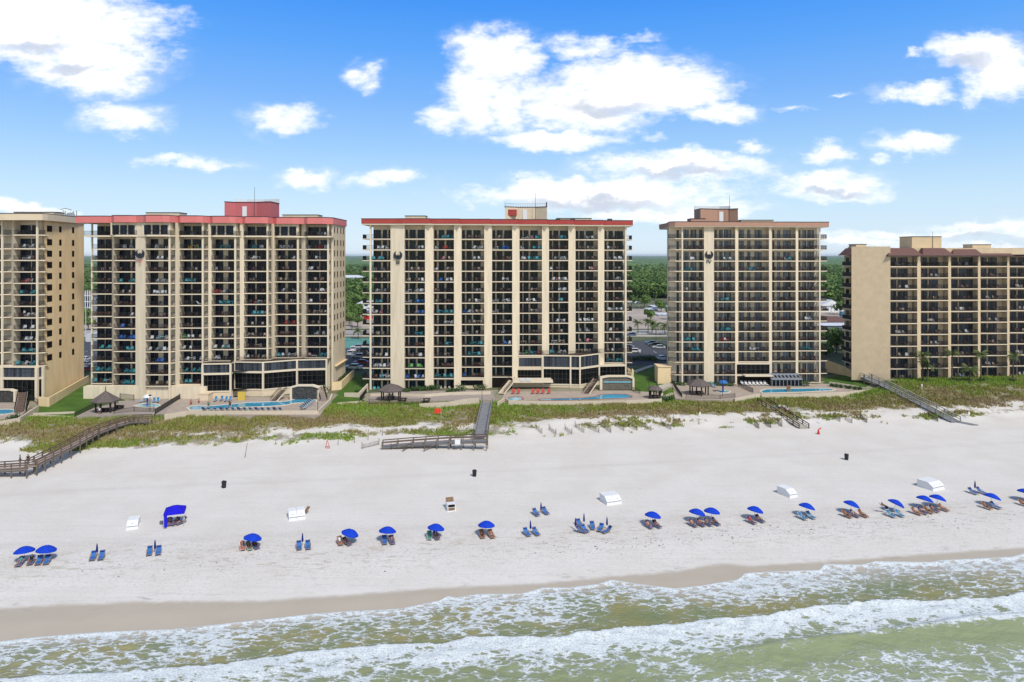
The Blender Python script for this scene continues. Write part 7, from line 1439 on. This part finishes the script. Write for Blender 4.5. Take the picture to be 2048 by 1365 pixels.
CC = dict(w='white', t='teal', k='dark', n='brown', b='blue', y='yellow', r='red', g='green', p='pink', l='tan', c='white', d='dark')
bright = set('wtbyrgpc'); n_ch = 0; n_tb = 0; restq = []
order = sorted(CHAIRS, key=lambda c: (0 if (c[0] in bright or c[0].isupper() and c[0].lower() in bright) else 1, c[1].y))
cnt = {}
for c in order: cnt.setdefault((c[2], c[3], c[4]), []).append(c)
for k in cnt: cnt[k].sort(key=lambda c: c[1].x)
NF = {'salmon-banded tower': 14, 'crimson-banded tower': 15, 'pink-tan-banded tower': 15, 'tan mansard block': 11, 'cream edge tower': 12}
SH = {'salmon-banded tower': 'salmon-banded tower', 'crimson-banded tower': 'crimson-banded tower', 'pink-tan-banded tower': 'pinkish-banded tower', 'tan mansard block': 'mansard block', 'cream edge tower': 'cream edge tower'}
for c in order:
    code, pos, tx, col, j, q = c; tab = code.isupper(); colr = CC[code.lower()]; kd = 'table' if tab else 'chaise' if code in 'cd' else ('adirondack' if (code in 'tbgyrp' or (code == 'w' and (j+q) % 2)) else 'dining')
    rz = rnd.uniform(-.6, .6) if kd != 'chaise' else rnd.choice((0, math.pi))+rnd.uniform(-.2, .2)
    if tab and n_tb < 150 or (not tab and n_ch < 290):
        if tab: n_tb += 1
        else: n_ch += 1
        nm = 'balcony_table' if tab else 'balcony_chaise' if kd == 'chaise' else 'balcony_chair'
        o = bpy.data.objects.new(nm, cm[kd]); COL.objects.link(o); o.location = pos+Vector((0,0,.006)); o.rotation_euler = (0,0,rz); recol(o, M['ch_'+colr])
        same = [e for e in cnt[(tx, col, j)] if e[0].isupper() == tab and CC[e[0].lower()] == colr]; k = same.index(c)
        fl = ORD[NF[tx]-1-j]; word = {'table':'table','chaise':'chaise'}.get(kd, 'chair')
        wh = '' if len(same) == 1 else ('left ' if k == 0 else 'right ')+'' if len(same) == 2 else ORD[k]+' '
        cl_ = col if ' beside' in col or 'outer' in col else col.replace(' column', '')+' column from left'
        tag(o, '%s%s %s on %s balcony from top, %s, %s' % (wh, colr, word, fl, cl_, SH[tx]), word, ('tables' if tab else 'chairs')+' on the balconies')
    else: restq.append((kd, pos, rz, colr))
def rest_mesh(nm, sel, label):
    r = MB(); mats = []; 
    for kd, pos, rz, colr in sel:
        if M['ch_'+colr] not in mats: mats.append(M['ch_'+colr])
        mi = mats.index(M['ch_'+colr]); me = cm[kd]; ca, sa = math.cos(rz), math.sin(rz)
        r.add([(pos.x+v.co.x*ca-v.co.y*sa, pos.y+v.co.x*sa+v.co.y*ca, pos.z+.006+v.co.z) for v in me.vertices], [tuple(p.vertices) for p in me.polygons], mi)
    if sel: o = r.build(nm, mats); o['kind'] = 'stuff'; o['label'] = label
rest_mesh('balcony_chairs', [q for q in restq if q[0] != 'table'], 'dark and brown chairs standing on the remaining balconies'); rest_mesh('balcony_tables', [q for q in restq if q[0] == 'table'], 'tables standing on the remaining balconies')
print('chairs', n_ch, n_tb, len(restq))
p_ = Vector((X(44,159), 159.8, Z1[4])); person('stand', p_, 0, 'person in white shirt standing on edge tower balcony', suit='navy', top='white'); person('sit', p_+Vector((1.8,.2,0)), .3, 'person in white shirt seated on edge tower balcony', suit='gray', top='white')

# thin warm-season air: far trees fade a little towards blue
hb = MB().box(-9000, -120, -14, 9000, 31000, 62).build('haze', bpy.data.materials.new('haze_air')); hb['kind'] = 'stuff'
hm = hb.data.materials[0]; hm.use_nodes = True; hn = hm.node_tree; hn.nodes.remove(hn.nodes['Principled BSDF'])
pv = hn.nodes.new('ShaderNodeVolumePrincipled'); pv.inputs['Density'].default_value = HAZE; pv.inputs['Color'].default_value = (.80,.88,1,1); hn.links.new(pv.outputs[0], hn.nodes['Material Output'].inputs['Volume'])
